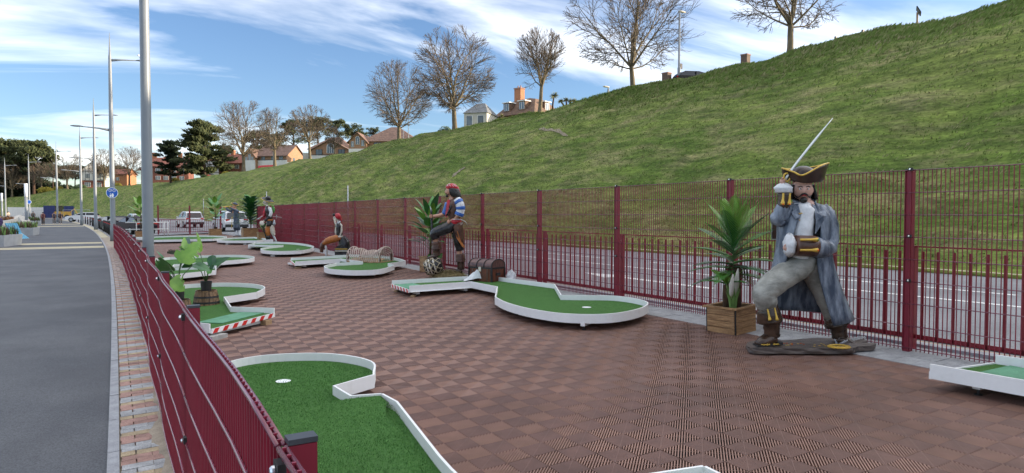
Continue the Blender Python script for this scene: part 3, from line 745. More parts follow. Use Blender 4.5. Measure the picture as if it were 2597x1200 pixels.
# ------------------------------------------------------------------ mini golf holes
BT, BB, TZ = .22, .095, .138
def golf_hole(label, runs, hazard=None, cup=None, mat=None, supports=(), blocks=(), name='mini_golf_hole', fuzz=False):
    """runs: list of polylines (plan, deck metres) walked in order; together with the hazard edge they close the outline"""
    outline = []
    for r in runs:
        for p in r:
            if not outline or (Vector(p) - Vector(outline[-1])).length > 1e-4: outline.append(tuple(p)[:2])
    if (Vector(outline[0]) - Vector(outline[-1])).length < 1e-4: outline.pop()
    cx = sum(p[0] for p in outline) / len(outline); cy = sum(p[1] for p in outline) / len(outline)
    root = thing(name, label, 'golf hole', (cx, cy, gh(cx, cy)), group='white edged mini golf holes')
    area = sum(outline[i][0] * outline[(i + 1) % len(outline)][1] - outline[(i + 1) % len(outline)][0] * outline[i][1] for i in range(len(outline)))
    sgn = 1 if area > 0 else -1            # ccw -> outward is to the right of travel
    z0 = gh(cx, cy)
    def loc(x, y, z): return (x - cx, y - cy, gh(x, y) - z0 + z)
    # turf
    bm = bmesh.new(); vv = [bm.verts.new(loc(x, y, TZ)) for x, y in outline]; bm.faces.new(vv if sgn > 0 else vv[::-1]); bmesh.ops.triangulate(bm, faces=bm.faces[:])
    me = bpy.data.meshes.new('turf'); bm.to_mesh(me); bm.free(); me.materials.append(A['turf']); t = bpy.data.objects.new('turf', me); COL.objects.link(t); t.parent = root
    bm = bmesh.new(); vv = [bm.verts.new(loc(cx + (x - cx) * .985, cy + (y - cy) * .985, BB + .004)) for x, y in outline]; bm.faces.new(vv); bmesh.ops.triangulate(bm, faces=bm.faces[:])
    me = bpy.data.meshes.new('underboard'); bm.to_mesh(me); bm.free(); me.materials.append(A['white']); ub = bpy.data.objects.new('underboard', me); COL.objects.link(ub); ub.parent = root
    def board(poly, zt, zb, th, name, mat, parent):
        P = [Vector((p[0], p[1], 0)) for p in poly]; ins = []; out = []
        for i, p in enumerate(P):
            a = (p - P[i - 1]).normalized() if i > 0 else (P[1] - P[0]).normalized()
            b = (P[i + 1] - p).normalized() if i < len(P) - 1 else a
            na, nb = Vector((a.y, -a.x, 0)) * sgn, Vector((b.y, -b.x, 0)) * sgn
            nn = (na + nb); nn.normalize(); k = 1 / max(.5, nn.dot(nb))
            ins.append(p); out.append(p + nn * th * k)
        rings = []
        for i, o in zip(ins, out):
            rings.append([loc(i.x, i.y, zb), loc(o.x, o.y, zb), loc(o.x, o.y, zt), loc(i.x, i.y, zt)])
        return MB().loft(rings).build(name, mat, parent)
    for r in runs: board(r, BT + rng.uniform(-.002, .002), BB, .018, 'border_board', A['white'], root)
    if hazard:
        a, b = hazard; hb = board([a, b], TZ + .012, BB - .01, .018, 'hazard_board', A['white'], root)
        a, b = Vector((*a, 0)), Vector((*b, 0)); d = (b - a); L = d.length; d.normalize(); nn = Vector((d.y, -d.x, 0)) * sgn
        ns = max(3, int(L / .17)); zt, zb = TZ + .011, BB - .009
        for k in range(ns):
            s0 = L * (k + .08) / ns; s1 = s0 + L / ns * .46; sl = .05
            q = [(s0, zb), (s1, zb), (s1 + sl, zt), (s0 + sl, zt)]
            q = [(min(max(x, .005), L - .005), z) for x, z in q]
            o = nn * .0195
            i = nn * .016
            ring = lambda off: [loc((a + d * x + off).x, (a + d * x + off).y, z) for x, z in q]
            MB().loft([ring(i), ring(o)]).build('red_stripe', A['red'], hb)
    if cup:
        z = gh(*cup) - z0
        MB().lathe([(.068, TZ + .002), (.068, TZ + .0045), (.001, TZ + .005)], 20, (cup[0] - cx, cup[1] - cy, z)).build('cup', A['sign_white'], root)
    if mat:
        (mx, my), (sx, sy), rz = mat
        c, s = math.cos(rz), math.sin(rz)
        q = [(mx + x * c - y * s, my + x * s + y * c) for x, y in ((-sx / 2, -sy / 2), (sx / 2, -sy / 2), (sx / 2, sy / 2), (-sx / 2, sy / 2))]
        MB().loft([[loc(x, y, TZ + .003) for x, y in q], [loc(x, y, TZ + .012) for x, y in q]]).build('tee_mat', A['mat_green'], root)
    for (x, y, L, rz) in supports:
        z = gh(x, y) - z0
        s = MB().box((x - cx, y - cy, z + .068), (.06, L, .05), rz).build('support_beam', A['white'], root)
        for e in (-1, 1):
            px, py = x - cx - math.sin(rz) * e * L * .44, y - cy + math.cos(rz) * e * L * .44
            zz = gh(px + cx, py + cy) - z0
            MB().lathe([(.032, zz + .001), (.032, zz + .009), (.011, zz + .014), (.011, zz + .05)], 10, (px, py, 0)).build('foot', A['black_plastic'], s)
    for (x, y, rz, m_, sz) in blocks:
        MB().box((x - cx, y - cy, gh(x, y) - z0 + sz[2] / 2 + .001), sz, rz).build('packing_block', A[m_], root)
    return root
def arc(pts, n=6): return [(p.x, p.y) for p in catmull([(a, b, 0) for a, b in pts], n)]
# nearest hole, running under the camera beside the low fence
h1 = golf_hole('long golf hole with round green nearest the camera beside the low fence',
    [[(.62, 1.3), (1.46, 1.3)], [(1.46, 1.3), (1.63, 3.5)], [(1.63, 3.5), (1.66, 3.75), (1.85, 4.98), (1.83, 5.26)], [(1.83, 5.26), (1.60, 5.35)], [(1.60, 5.35), (1.57, 5.76)],
     [(1.57, 5.76)] + arc([(1.98, 5.92), (2.13, 6.45), (1.90, 7.04), (1.42, 7.38), (1.02, 7.37), (.72, 7.0), (.56, 6.45), (.60, 5.9)]), [(.60, 5.9), (.62, 5.3)], [(.62, 5.3), (.62, 1.3)]],
    cup=(1.31, 6.5), supports=((1.75, 6.6, .5, .2), (1.3, 4.2, .8, PI / 2)))
L1 = Vector(h1.location)
mb = MB(); n = 9; vs = []; fs = []
for i in range(n):
    for k, (y, z) in enumerate(((4.45, .001), (4.85, .022), (5.12, .052), (5.27, .066), (5.34, .062), (5.43, .022), (5.50, .001))):
        x = .63 + (1.825 - .63) * i / (n - 1)
        if y > 5.30: x = .63 + (1.59 - .63) * i / (n - 1)
        if y < 5.0: x = .63 + (1.72 - .63) * i / (n - 1)
        vs.append((x - L1.x, y - L1.y, gh(x, y) - L1.z + TZ + z + .001))
fs = [(i * 7 + k, (i + 1) * 7 + k, (i + 1) * 7 + k + 1, i * 7 + k + 1) for i in range(n - 1) for k in range(6)]
mb.add(vs, fs).build('turf_ramp', A['turf'], h1, smooth=True)
hB = golf_hole('golf hole with red striped tee and two barrels by the low fence',
    [[(2.06, 10.85), (1.52, 11.5)], [(1.52, 11.5), (1.60, 12.95)], [(1.60, 12.95), (2.2, 13.22)], arc([(2.2, 13.22), (2.46, 13.9), (2.38, 14.7), (1.9, 15.45), (1.2, 15.75), (.75, 15.3), (.58, 14.2)]),
     [(.58, 14.2), (.56, 10.9)], [(.56, 10.9), (1.06, 9.95)]], hazard=((1.06, 9.95), (2.06, 10.85)), mat=((1.45, 10.85), (.9, .45), R(42)),
    supports=((2.05, 14.0, .7, .3), (1.5, 10.45, 1.1, R(-48))), blocks=((1.12, 9.98, R(42), 'concrete', (.30, .16, .06)), (1.92, 10.72, R(42), 'timber', (.14, .1, .07))))
hC = golf_hole('golf hole with narrow round end behind the monstera plants',
    [arc([(.62, 18.5), (1.4, 18.7), (2.16, 19.0)], 2), [(2.16, 19.0), (2.34, 20.5)], [(2.34, 20.5), (1.25, 20.9)], [(1.25, 20.9), (1.4, 22.2)], [(1.4, 22.2), (2.7, 22.25)], arc([(2.7, 22.25), (3.5, 22.5), (3.80, 23.3), (3.55, 24.7), (2.6, 25.6), (1.5, 25.8)]), [(1.5, 25.8), (.55, 25.2)], [(.55, 25.2), (.62, 18.5)]],
    supports=((2.9, 23.5, 1.2, 1.2), (1.6, 19.7, 1.0, 1.4)))
hD = golf_hole('far golf hole beside the end fence with long white edge',
    [[(1.6, 43.5), (4.5, 40.6)], arc([(4.5, 40.6), (5.15, 41.4), (5.5, 43.5), (4.6, 47), (3.0, 49.2)]), [(3.0, 49.2), (1.0, 50)], [(1.0, 50), (1.6, 43.5)]], supports=((3.4, 42.5, 2.0, .8),))
hD2 = golf_hole('far golf hole with round end in front of the bushy potted plant',
    [arc([(6.6, 40.2), (5.6, 40.7), (4.75, 39.9), (4.55, 38.5), (4.95, 36.9), (5.95, 35.4)]), [(5.95, 35.4), (6.3, 35.8)], [(6.3, 35.8), (6.75, 35.6)], [(6.75, 35.6), (6.6, 40.2)]], supports=((5.2, 37.4, 1.4, .5),), blocks=((4.9, 37.2, .5, 'concrete', (.3, .2, .07)), (5.6, 36.1, .5, 'concrete', (.3, .2, .07))))
hE = golf_hole('golf hole with round green in front of the peg legged skeleton statue',
    [[(4.95, 31.6), (5.55, 33.4)], [(5.55, 33.4), (6.3, 32.7)], arc([(6.3, 32.7), (6.75, 31.0), (6.85, 28.7), (6.55, 26.6), (5.82, 25.15), (5.05, 25.4), (4.72, 26.6), (4.85, 27.9), (5.35, 28.9)]), [(5.35, 28.9), (6.0, 29.4)], [(6.0, 29.4), (4.95, 31.6)]],
    cup=(6.1, 27.2), supports=((5.4, 26.2, 1.2, 1.0),), blocks=((5.0, 25.9, .6, 'concrete', (.3, .2, .07)), (5.2, 32.2, .6, 'concrete', (.3, .2, .07))))
hF = golf_hole('golf hole with rope net bridge before the crouching skeleton statue',
    [[(4.62, 21.6), (6.55, 21.1)], arc([(6.55, 21.1), (6.95, 20.2), (6.95, 18.6), (6.78, 17.45)], 4), [(6.78, 17.45), (6.15, 17.1)], [(6.15, 17.1), (6.08, 16.45)], arc([(6.08, 16.45), (5.45, 15.72), (4.9, 15.9), (4.55, 16.8), (4.68, 17.8), (5.15, 18.4)]), [(5.15, 18.4), (5.85, 18.25)], [(5.85, 18.25), (5.7, 19.9)], [(5.7, 19.9), (4.4, 20.0)]],
    hazard=((4.4, 20.0), (4.62, 21.6)), supports=((5.1, 16.4, 1.0, .8), (4.6, 20.7, 1.3, .15), (5.3, 20.5, 1.2, .15)), blocks=((4.5, 20.1, .3, 'timber', (.16, .1, .05)),))
hG = golf_hole('large golf hole with treasure chest and round green by the tall fence',
    [[(4.80, 13.1), (6.33, 12.62)], [(6.33, 12.62), (6.68, 12.04)], [(6.68, 12.04), (6.86, 10.25)], [(6.86, 10.25), (6.15, 9.0)], arc([(6.15, 9.0), (6.36, 8.76), (6.72, 8.35), (6.76, 7.82), (6.58, 7.42), (6.12, 7.14), (5.6, 7.11), (5.2, 7.5), (5.06, 8.15), (5.10, 8.9), (5.26, 9.55)]), [(5.26, 9.55), (5.93, 10.69)], [(5.93, 10.69), (5.93, 11.75)], [(5.93, 11.75), (4.74, 12.0)]],
    hazard=((4.74, 12.0), (4.80, 13.1)), cup=(6.01, 8.11), mat=((4.98, 12.55), (.4, .8), 0), supports=((5.75, 7.55, 1.0, -1.0), (5.72, 8.85, 1.0, 1.35), (6.25, 10.3, .5, 1.35), (4.9, 12.5, 1.0, .05), (5.8, 12.2, .8, .1)), blocks=((4.83, 12.02, .9, 'timber', (.17, .07, .03)), (4.86, 12.98, .9, 'timber', (.17, .07, .03))))
hH = golf_hole('golf hole cut off by the right edge of the picture near the pirate',
    [[(6.10, 3.22), (6.24, .7)], [(6.24, .7), (7.05, .75)], [(7.05, .75), (6.86, 3.06)], ], hazard=((6.86, 3.06), (6.10, 3.22)), mat=((6.52, 2.72), (.62, .5), -.1), supports=((6.5, 2.9, .62, PI / 2),))
hI = golf_hole('golf hole corner just showing at the bottom edge of the picture',
    [[(2.84, 2.72), (2.0, 2.94)], [(2.0, 2.94), (1.9, 1.2)], [(1.9, 1.2), (2.7, 1.1)], [(2.7, 1.1), (2.84, 2.72)]], cup=(2.35, 1.8))

# short upright fibres on the nearest turf
fr = np.random.RandomState(12); V = []; T = []
poly1 = [(.63, 2.2), (1.53, 2.2), (1.62, 3.5), (1.84, 4.98), (1.82, 5.25), (1.58, 5.36), (1.56, 5.75), (1.97, 5.93), (2.11, 6.45), (1.88, 7.02), (1.42, 7.35), (1.03, 7.34), (.73, 6.98), (.57, 6.45), (.61, 5.9)]
def inpoly(x, y, P):
    c = False
    for i in range(len(P)):
        (x1, y1), (x2, y2) = P[i], P[i - 1]
        if (y1 > y) != (y2 > y) and x < (x2 - x1) * (y - y1) / (y2 - y1) + x1: c = not c
    return c
def ramp_z(x, y):
    K = ((4.45, .001), (4.85, .022), (5.12, .052), (5.27, .066), (5.34, .062), (5.43, .022), (5.50, .001))
    for (a, za), (b_, zb) in zip(K, K[1:]):
        if a <= y <= b_: return za + (zb - za) * (y - a) / (b_ - a)
    return 0
while len(T) < 42000:
    x, y = fr.uniform(.55, 2.12), 2.2 + 5.2 * fr.uniform()
    if not inpoly(x, y, poly1): continue
    a = fr.uniform(0, 6.28); w = .0028; h = fr.uniform(.008, .016); z = gh(x, y) - L1.z + TZ + ramp_z(x, y) - .001; o = len(V); x -= L1.x; y -= L1.y
    V += [(x - w * math.sin(a), y + w * math.cos(a), z), (x + w * math.sin(a), y - w * math.cos(a), z), (x + .006 * math.cos(a), y + .006 * math.sin(a), z + h)]; T.append((o, o + 1, o + 2))
numpy_mesh('turf_fibres', V, T, A['turf_blade'], parent=h1, kind='stuff')
# ------------------------------------------------------------------ painted statues
class Fig:
    """sculpting frame: x to the picture's right, y away from the viewer, z up, in units of s metres"""
    def __init__(self, root, u0, v0, s): self.root, self.u0, self.v0, self.s = root, u0, v0, s
    def P(self, u, v, d=0.0): return Vector(((u - self.u0) * self.s, -d * self.s, (self.v0 - v) * self.s))
    def limb(self, name, pts, rads, mat, n=12, wr=0.0, sm=4, parent=None, seed=1, caps=True):
        P = catmull([self.P(*p) for p in pts], sm); m = len(rads)
        rr = []
        for i in range(len(P)):
            t = i / (len(P) - 1) * (m - 1); k = min(int(t), m - 2); f = t - k; f = f * f * (3 - 2 * f)
            a, b = rads[k], rads[k + 1]
            a = a if isinstance(a, tuple) else (a, a); b = b if isinstance(b, tuple) else (b, b)
            rr.append(((a[0] * (1 - f) + b[0] * f) * self.s, (a[1] * (1 - f) + b[1] * f) * self.s))
        mb = MB(); mb.tube(P, rr, n, caps)
        if wr:
            r = random.Random(seed); k1, k2, p1, p2 = r.uniform(2, 4), r.uniform(5, 8), r.uniform(0, 6), r.uniform(0, 6)
            nv = []
            for i, v in enumerate(mb.v):
                ring, k = divmod(i, n); c = P[min(ring, len(P) - 1)]; a = 2 * PI * k / n
                w = 1 + wr * (math.sin(ring * 1.9 + k1 * a + p1) * .6 + math.sin(ring * 3.1 - a * 2 + p2) * .4)
                nv.append(tuple(c + (Vector(v) - c) * w))
            mb.v = nv
        return mb.build(name, mat, parent or self.root, smooth=True)
    def shell(self, name, rings, mat, th=3.0, sm=4, close=False, parent=None, vsm=3):
        """open cloth: rings of (u, v, d) control points, skinned smoothly, given a thickness"""
        R1 = [catmull([self.P(*p) for p in r], sm, close) for r in rings]
        cols = list(zip(*R1)); G = [catmull(list(c), vsm) for c in cols]; rows = list(zip(*G))
        mb = MB(); mb.loft([list(r) for r in rows], False, closed=close)
        o = mb.build(name, mat, parent or self.root, smooth=True)
        md = o.modifiers.new('thickness', 'SOLIDIFY'); md.thickness = th * self.s; md.offset = 0
        return o
    def plate(self, name, pts, th, mat, parent=None):
        """thin outline in the picture plane with thickness th"""
        a = [self.P(*p) for p in pts]; b = [p + Vector((0, th * self.s, 0)) for p in a]; n = len(a)
        return MB().add(a + b, [tuple(reversed(range(n))), tuple(range(n, 2 * n))] + [(i, (i + 1) % n, n + (i + 1) % n, n + i) for i in range(n)]).build(name, mat, parent or self.root)
    def blob(self, name, c, r, mat, fn=None, parent=None, nu=16, nv=12):
        s = self.s; return MB().ball(self.P(*c), (r[0] * s, r[2] * s, r[1] * s), nu, nv, fn).build(name, mat, parent or self.root, smooth=True)
    def body(self, joints, bones, mat, root_i=0, name='body'):
        """one continuous figure grown from a skeleton"""
        me = bpy.data.meshes.new(name); me.from_pydata([tuple(self.P(*j[:3])) for j in joints], bones, [])
        o = bpy.data.objects.new(name, me); COL.objects.link(o); o.parent = self.root; me.materials.append(mat)
        sk = o.modifiers.new('skin', 'SKIN'); sk.use_smooth_shade = True
        if not me.skin_vertices: me.attributes.new
        sv = me.skin_vertices[0].data
        for i, j in enumerate(joints):
            r = j[3] * self.s; sv[i].radius = (r, r); sv[i].use_root = (i == root_i)
        sb = o.modifiers.new('smooth', 'SUBSURF'); sb.levels = 1; sb.render_levels = 1
        return o
    def head(self, c, r, face, mats, beard=True, parent=None, skull=False):
        """c centre px, r half width/height/depth px, face = yaw of the nose: 0 towards the viewer, +90 to the picture's right"""
        s = self.s; skin, hair = mats
        def fn(d):
            f = -d.y; k = 1.0
            if d.z < 0: k -= .20 * d.z * d.z * (1.2 if abs(d.x) > .3 else .7)
            k += .06 * math.exp(-((d.x / .5) ** 2 + ((d.z - .18) / .12) ** 2)) * (f > 0)      # brow
            k += .26 * math.exp(-((d.x / .14) ** 2 + ((d.z + .10) / .17) ** 2)) * (f > 0)      # nose
            k -= .07 * math.exp(-(((abs(d.x) - .33) / .15) ** 2 + ((d.z - .05) / .10) ** 2)) * (f > 0)
            k += .06 * math.exp(-((d.x / .22) ** 2 + ((d.z + .42) / .07) ** 2)) * (f > 0)      # lips
            k += .10 * math.exp(-((d.x / .25) ** 2 + ((d.z + .72) / .14) ** 2)) * (f > 0)      # chin
            if skull: k -= .12 * math.exp(-(((abs(d.x) - .4) / .2) ** 2 + ((d.z + .35) / .2) ** 2)) * (f > -.2)
            return k
        R3 = (r[0] * s, r[2] * s, r[1] * s)
        h = MB().ball((0, 0, 0), R3, 28, 22, fn).build('head', skin, parent or self.root, smooth=True)
        h.location = self.P(*c); h.rotation_euler = (0, 0, R(face))
        eye = A['sign_white'] if not skull else A['black_plastic']
        for sx in (-1, 1):
            e = MB().ball((sx * .36 * R3[0], -.84 * R3[1], .06 * R3[2]), .13 * R3[0] if not skull else .24 * R3[0], 10, 8).build('eye', eye, h, smooth=True)
            if not skull:
                MB().ball((sx * .36 * R3[0], -.93 * R3[1], .06 * R3[2]), .07 * R3[0], 8, 6).build('iris', A['black_plastic'], e, smooth=True)
                MB().tube([(sx * .15 * R3[0], -1.02 * R3[1], .20 * R3[2]), (sx * .36 * R3[0], -.99 * R3[1], .27 * R3[2]), (sx * .60 * R3[0], -.82 * R3[1], .21 * R3[2])], .045 * R3[0], 6).build('eyebrow', hair, h, smooth=True)
            MB().ball((sx * .98 * R3[0], .05 * R3[1], -.02 * R3[2]), (.12 * R3[0], .2 * R3[1], .22 * R3[2]), 8, 6).build('ear', skin, h, smooth=True)
        if skull:
            MB().box((0, -.86 * R3[1], -.46 * R3[2]), (.62 * R3[0], .1 * R3[1], .16 * R3[2])).build('teeth', A['bone'], h)
        else:
            MB().tube([(-.24 * R3[0], -.92 * R3[1], -.45 * R3[2]), (0, -1.03 * R3[1], -.42 * R3[2]), (.24 * R3[0], -.92 * R3[1], -.45 * R3[2])], .06 * R3[0], 6).build('lips', A['red_cloth'] if beard else skin, h, smooth=True)
        if beard:
            MB().tube([(-.42 * R3[0], -.80 * R3[1], -.52 * R3[2]), (-.2 * R3[0], -.99 * R3[1], -.35 * R3[2]), (0, -1.08 * R3[1], -.30 * R3[2]), (.2 * R3[0], -.99 * R3[1], -.35 * R3[2]), (.42 * R3[0], -.80 * R3[1], -.52 * R3[2])], [.05 * R3[0], .10 * R3[0], .09 * R3[0], .10 * R3[0], .05 * R3[0]], 8).build('moustache', hair, h, smooth=True)
            MB().ball((0, -.72 * R3[1], -.80 * R3[2]), (.36 * R3[0], .30 * R3[1], .24 * R3[2]), 14, 10, lambda d: 1 + .06 * math.sin(d.x * 20)).build('beard', hair, h, smooth=True)
            for sx in (-1, 1):
                MB().tube([(sx * .42 * R3[0], -.80 * R3[1], -.52 * R3[2]), (sx * .62 * R3[0], -.55 * R3[1], -.62 * R3[2]), (sx * .88 * R3[0], -.1 * R3[1], -.2 * R3[2])], [.05 * R3[0], .08 * R3[0], .07 * R3[0]], 6).build('whisker', hair, h, smooth=True)
        return h
    def hand(self, c, size, axis, mat, curl=1.0, parent=None, spread=1.0):
        """a fist: palm, four bent fingers of different lengths and a thumb; axis = direction of the knuckle row in (u, v, d)"""
        s = self.s; o = self.P(*c); ax = Vector((axis[0], -axis[2], -axis[1])).normalized()
        out = Vector((0, -1, 0)); out = (out - ax * out.dot(ax)).normalized(); sd = ax.cross(out)
        k = size * s; mb = MB()
        mb.ball(o, (k * .55, k * .4, k * .55), 10, 8)
        for i, L in enumerate((.92, 1.0, .95, .75)):
            b = o + ax * (k * (-.42 + .28 * i)) + sd * (k * .35)
            p1 = b + out * (k * .45 * L); p2 = p1 - sd * (k * .42 * L * curl) + out * (k * .06); p3 = p2 - out * (k * .38 * curl * L)
            mb.tube([b, p1, p2, p3], [k * .15, k * .145, k * .13, k * .10], 7)
        t0 = o + ax * (k * .5) - sd * (k * .2)
        mb.tube([t0, t0 + ax * (k * .28) + out * (k * .3), t0 + ax * (k * .12) + out * (k * .58) - sd * (k * .1)], [k * .17, k * .15, k * .11], 7)
        return mb.build('hand', mat, parent or self.root, smooth=True)
def figure(name, label, u0, v0, base, cat='statue', group='painted pirate statues'):
    root = thing(name, label, cat, base, -YAW, group)
    dep = (base - CAMP).dot(FW)
    return Fig(root, u0, v0, dep / F_PX)

# --- the swordsman in the long coat
b0 = on_deck(2045, 886)
f = figure('pirate_statue', 'pirate statue in grey blue coat raising a sword on a driftwood base', 2045, 886, b0)
f.body([(2035, 660, 0, 22), (2033, 600, 0, 22), (2034, 535, 0, 26), (2037, 508, 2, 12), (2030, 482, 3, 14), (1992, 540, 0, 14), (1966, 553, 14, 11), (1976, 500, 20, 8), (1974, 468, 20, 7),
        (2084, 545, 0, 15), (2094, 590, 2, 12), (2084, 626, 12, 11), (2030, 622, 44, 9), (1980, 620, 48, 7), (1985, 692, 18, 22), (1928, 740, 25, 18), (1942, 800, 22, 13), (1950, 848, 20, 10), (1925, 864, 30, 7),
        (2062, 690, -4, 22), (2092, 750, -6, 16), (2122, 825, -8, 12), (2132, 862, -6, 9), (2155, 878, 4, 7)],
       [(0, 1), (1, 2), (2, 3), (3, 4), (2, 5), (5, 6), (6, 7), (7, 8), (2, 9), (9, 10), (10, 11), (11, 12), (12, 13), (0, 14), (14, 15), (15, 16), (16, 17), (17, 18), (0, 19), (19, 20), (20, 21), (21, 22), (22, 23)], A['skin_pink'])
hd = f.head((2027, 483, 6), (24, 32, 27), -14, (A['skin_pink'], A['hair']))
hair = f.shell('hair', [[(2004, 470, 12), (2000, 470, -8), (2012, 468, -24), (2034, 468, -28), (2052, 468, -20), (2055, 470, -2), (2050, 472, 14)],
                        [(2001, 488, 10), (1998, 488, -10), (2012, 488, -28), (2036, 488, -32), (2060, 488, -22), (2063, 490, -2), (2055, 490, 14)],
                        [(2006, 502, 4), (2002, 504, -12), (2014, 506, -28), (2038, 508, -30), (2062, 508, -20), (2066, 508, -2), (2058, 506, 12)]], A['hair'], th=6)
# tricorn hat
inner = [(2060, 455, 0), (2050, 458, 22), (2026, 460, 32), (2004, 458, 22), (1996, 457, 0), (2006, 456, -22), (2028, 455, -30), (2050, 456, -20)]
mid = [(2078, 458, 0), (2060, 463, 28), (2014, 466, 40), (1994, 460, 30), (1984, 455, 4), (1996, 456, -30), (2030, 456, -42), (2064, 456, -28)]
rim = [(2097, 415, -6), (2058, 424, 38), (2010, 448, 48), (1991, 440, 38), (1974, 429, 12), (1998, 428, -38), (2036, 426, -52), (2074, 422, -38)]
hat = f.shell('hat', [inner, mid, [tuple(.45 * a + .55 * b for a, b in zip(p, q)) for p, q in zip(mid, rim)], rim], A['hat'], th=2.4, close=True, sm=5)
f.blob('hat_crown', (2030, 446, 0), (31, 24, 30), A['hat'], parent=hat)
MB().tube([f.P(*p) for p in [(a[0], a[1] - .5, a[2] + .5) for a in rim]] and catmull([f.P(*a) for a in rim], 6, True), 2.1 * f.s, 6).build('gold_trim', A['gold'], hat, smooth=True)
# shirt and coat
f.limb('shirt', [(2036, 514, 6), (2030, 530, 6), (2024, 570, 8), (2020, 620, 6), (2022, 660, 2)], [(15, 12), (34, 26), (36, 29), (35, 29), (36, 28)], A['shirt'], n=24, wr=.03)
for v in (541, 557): MB().tube([f.P(2006 + 3 * k, v + (1.5 if k % 2 else -1.5) + abs(k - 4) * .3, 37 - abs(k - 4) * .5) for k in range(10)], 1.3 * f.s, 5).build('shirt_braid', A['gold'], f.root)
for v in (570, 584, 598): f.blob('button', (2015, v, 38), (1.8, 1.8, 1.8), A['iron'], nu=8, nv=6)
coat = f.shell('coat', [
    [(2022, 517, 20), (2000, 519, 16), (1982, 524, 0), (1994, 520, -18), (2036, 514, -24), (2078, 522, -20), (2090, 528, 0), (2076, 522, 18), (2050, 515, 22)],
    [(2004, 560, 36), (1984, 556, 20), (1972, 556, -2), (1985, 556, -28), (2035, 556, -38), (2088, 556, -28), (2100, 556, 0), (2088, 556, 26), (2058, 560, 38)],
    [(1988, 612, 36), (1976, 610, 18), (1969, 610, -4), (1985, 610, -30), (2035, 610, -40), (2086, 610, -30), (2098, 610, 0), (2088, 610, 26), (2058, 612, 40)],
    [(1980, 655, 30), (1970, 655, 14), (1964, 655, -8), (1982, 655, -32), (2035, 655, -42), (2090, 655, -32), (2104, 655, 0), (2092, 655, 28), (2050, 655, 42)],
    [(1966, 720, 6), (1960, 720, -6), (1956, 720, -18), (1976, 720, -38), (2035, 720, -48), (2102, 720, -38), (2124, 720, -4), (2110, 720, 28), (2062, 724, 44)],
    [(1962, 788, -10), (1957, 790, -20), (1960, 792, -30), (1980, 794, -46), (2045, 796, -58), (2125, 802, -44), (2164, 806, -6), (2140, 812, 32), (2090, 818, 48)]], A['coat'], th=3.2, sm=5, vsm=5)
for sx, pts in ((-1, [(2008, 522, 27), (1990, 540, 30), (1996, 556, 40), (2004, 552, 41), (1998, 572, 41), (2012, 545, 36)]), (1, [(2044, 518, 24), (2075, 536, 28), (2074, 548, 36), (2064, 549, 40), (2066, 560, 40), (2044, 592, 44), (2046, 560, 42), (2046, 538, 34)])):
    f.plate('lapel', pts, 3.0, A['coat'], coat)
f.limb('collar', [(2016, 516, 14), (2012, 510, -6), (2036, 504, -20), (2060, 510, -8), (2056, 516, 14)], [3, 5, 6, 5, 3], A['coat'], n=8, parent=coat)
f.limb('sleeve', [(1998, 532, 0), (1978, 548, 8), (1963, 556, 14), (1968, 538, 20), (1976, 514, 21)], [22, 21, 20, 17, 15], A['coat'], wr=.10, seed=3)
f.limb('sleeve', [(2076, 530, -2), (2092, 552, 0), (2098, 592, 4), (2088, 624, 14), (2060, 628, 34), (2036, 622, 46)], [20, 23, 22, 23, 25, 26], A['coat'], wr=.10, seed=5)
c1 = f.limb('cuff', [(2040, 622, 46), (2012, 621, 49), (1990, 620, 50)], [(30, 26), (31, 26), (30, 25)], A['brown_cloth'], n=18)
c2 = f.limb('cuff', [(1973, 528, 21), (1974, 510, 22), (1975, 492, 22)], [(16, 15), (16.5, 15), (17, 16)], A['boot'], n=18)
for v, g in ((605, 'leaf_mid'), (630, 'amber')):
    f.limb('gold_strap', [(1992, v, 79), (2015, v, 81), (2034, v, 79)], [2.8, 3.0, 5.5], A['gold'], n=8, parent=c1)
    f.blob('stone', (2033, v, 83), (2.6, 2.6, 2.6), A[g], parent=c1, nu=8, nv=6)
for u, g in ((1967, 'amber'), (1983, 'gold')):
    f.limb('gold_strap', [(u, 492, 36), (u - 1, 505, 37), (u - 2, 520, 37)], [2.6, 3, 5.5], A['gold'], n=8, parent=c2)
    f.blob('stone', (u - 2, 519, 41), (2.4, 2.4, 2.4), A['amber'], parent=c2, nu=8, nv=6)
rf = lambda d: 1 + .10 * math.sin(7 * math.atan2(d.y, d.x) + 3 * d.z) + .06 * math.sin(9 * d.z)
f.blob('ruffle', (1973, 481, 22), (22, 14, 19), A['shirt'], rf)
f.blob('ruffle', (1978, 620, 50), (13, 28, 24), A['shirt'], rf)
f.hand((1969, 463, 22), 12, (.2, -1, 0), A['skin_pink'])
f.hand((1967, 626, 52), 11, (0, -1, .2), A['skin_pink'])
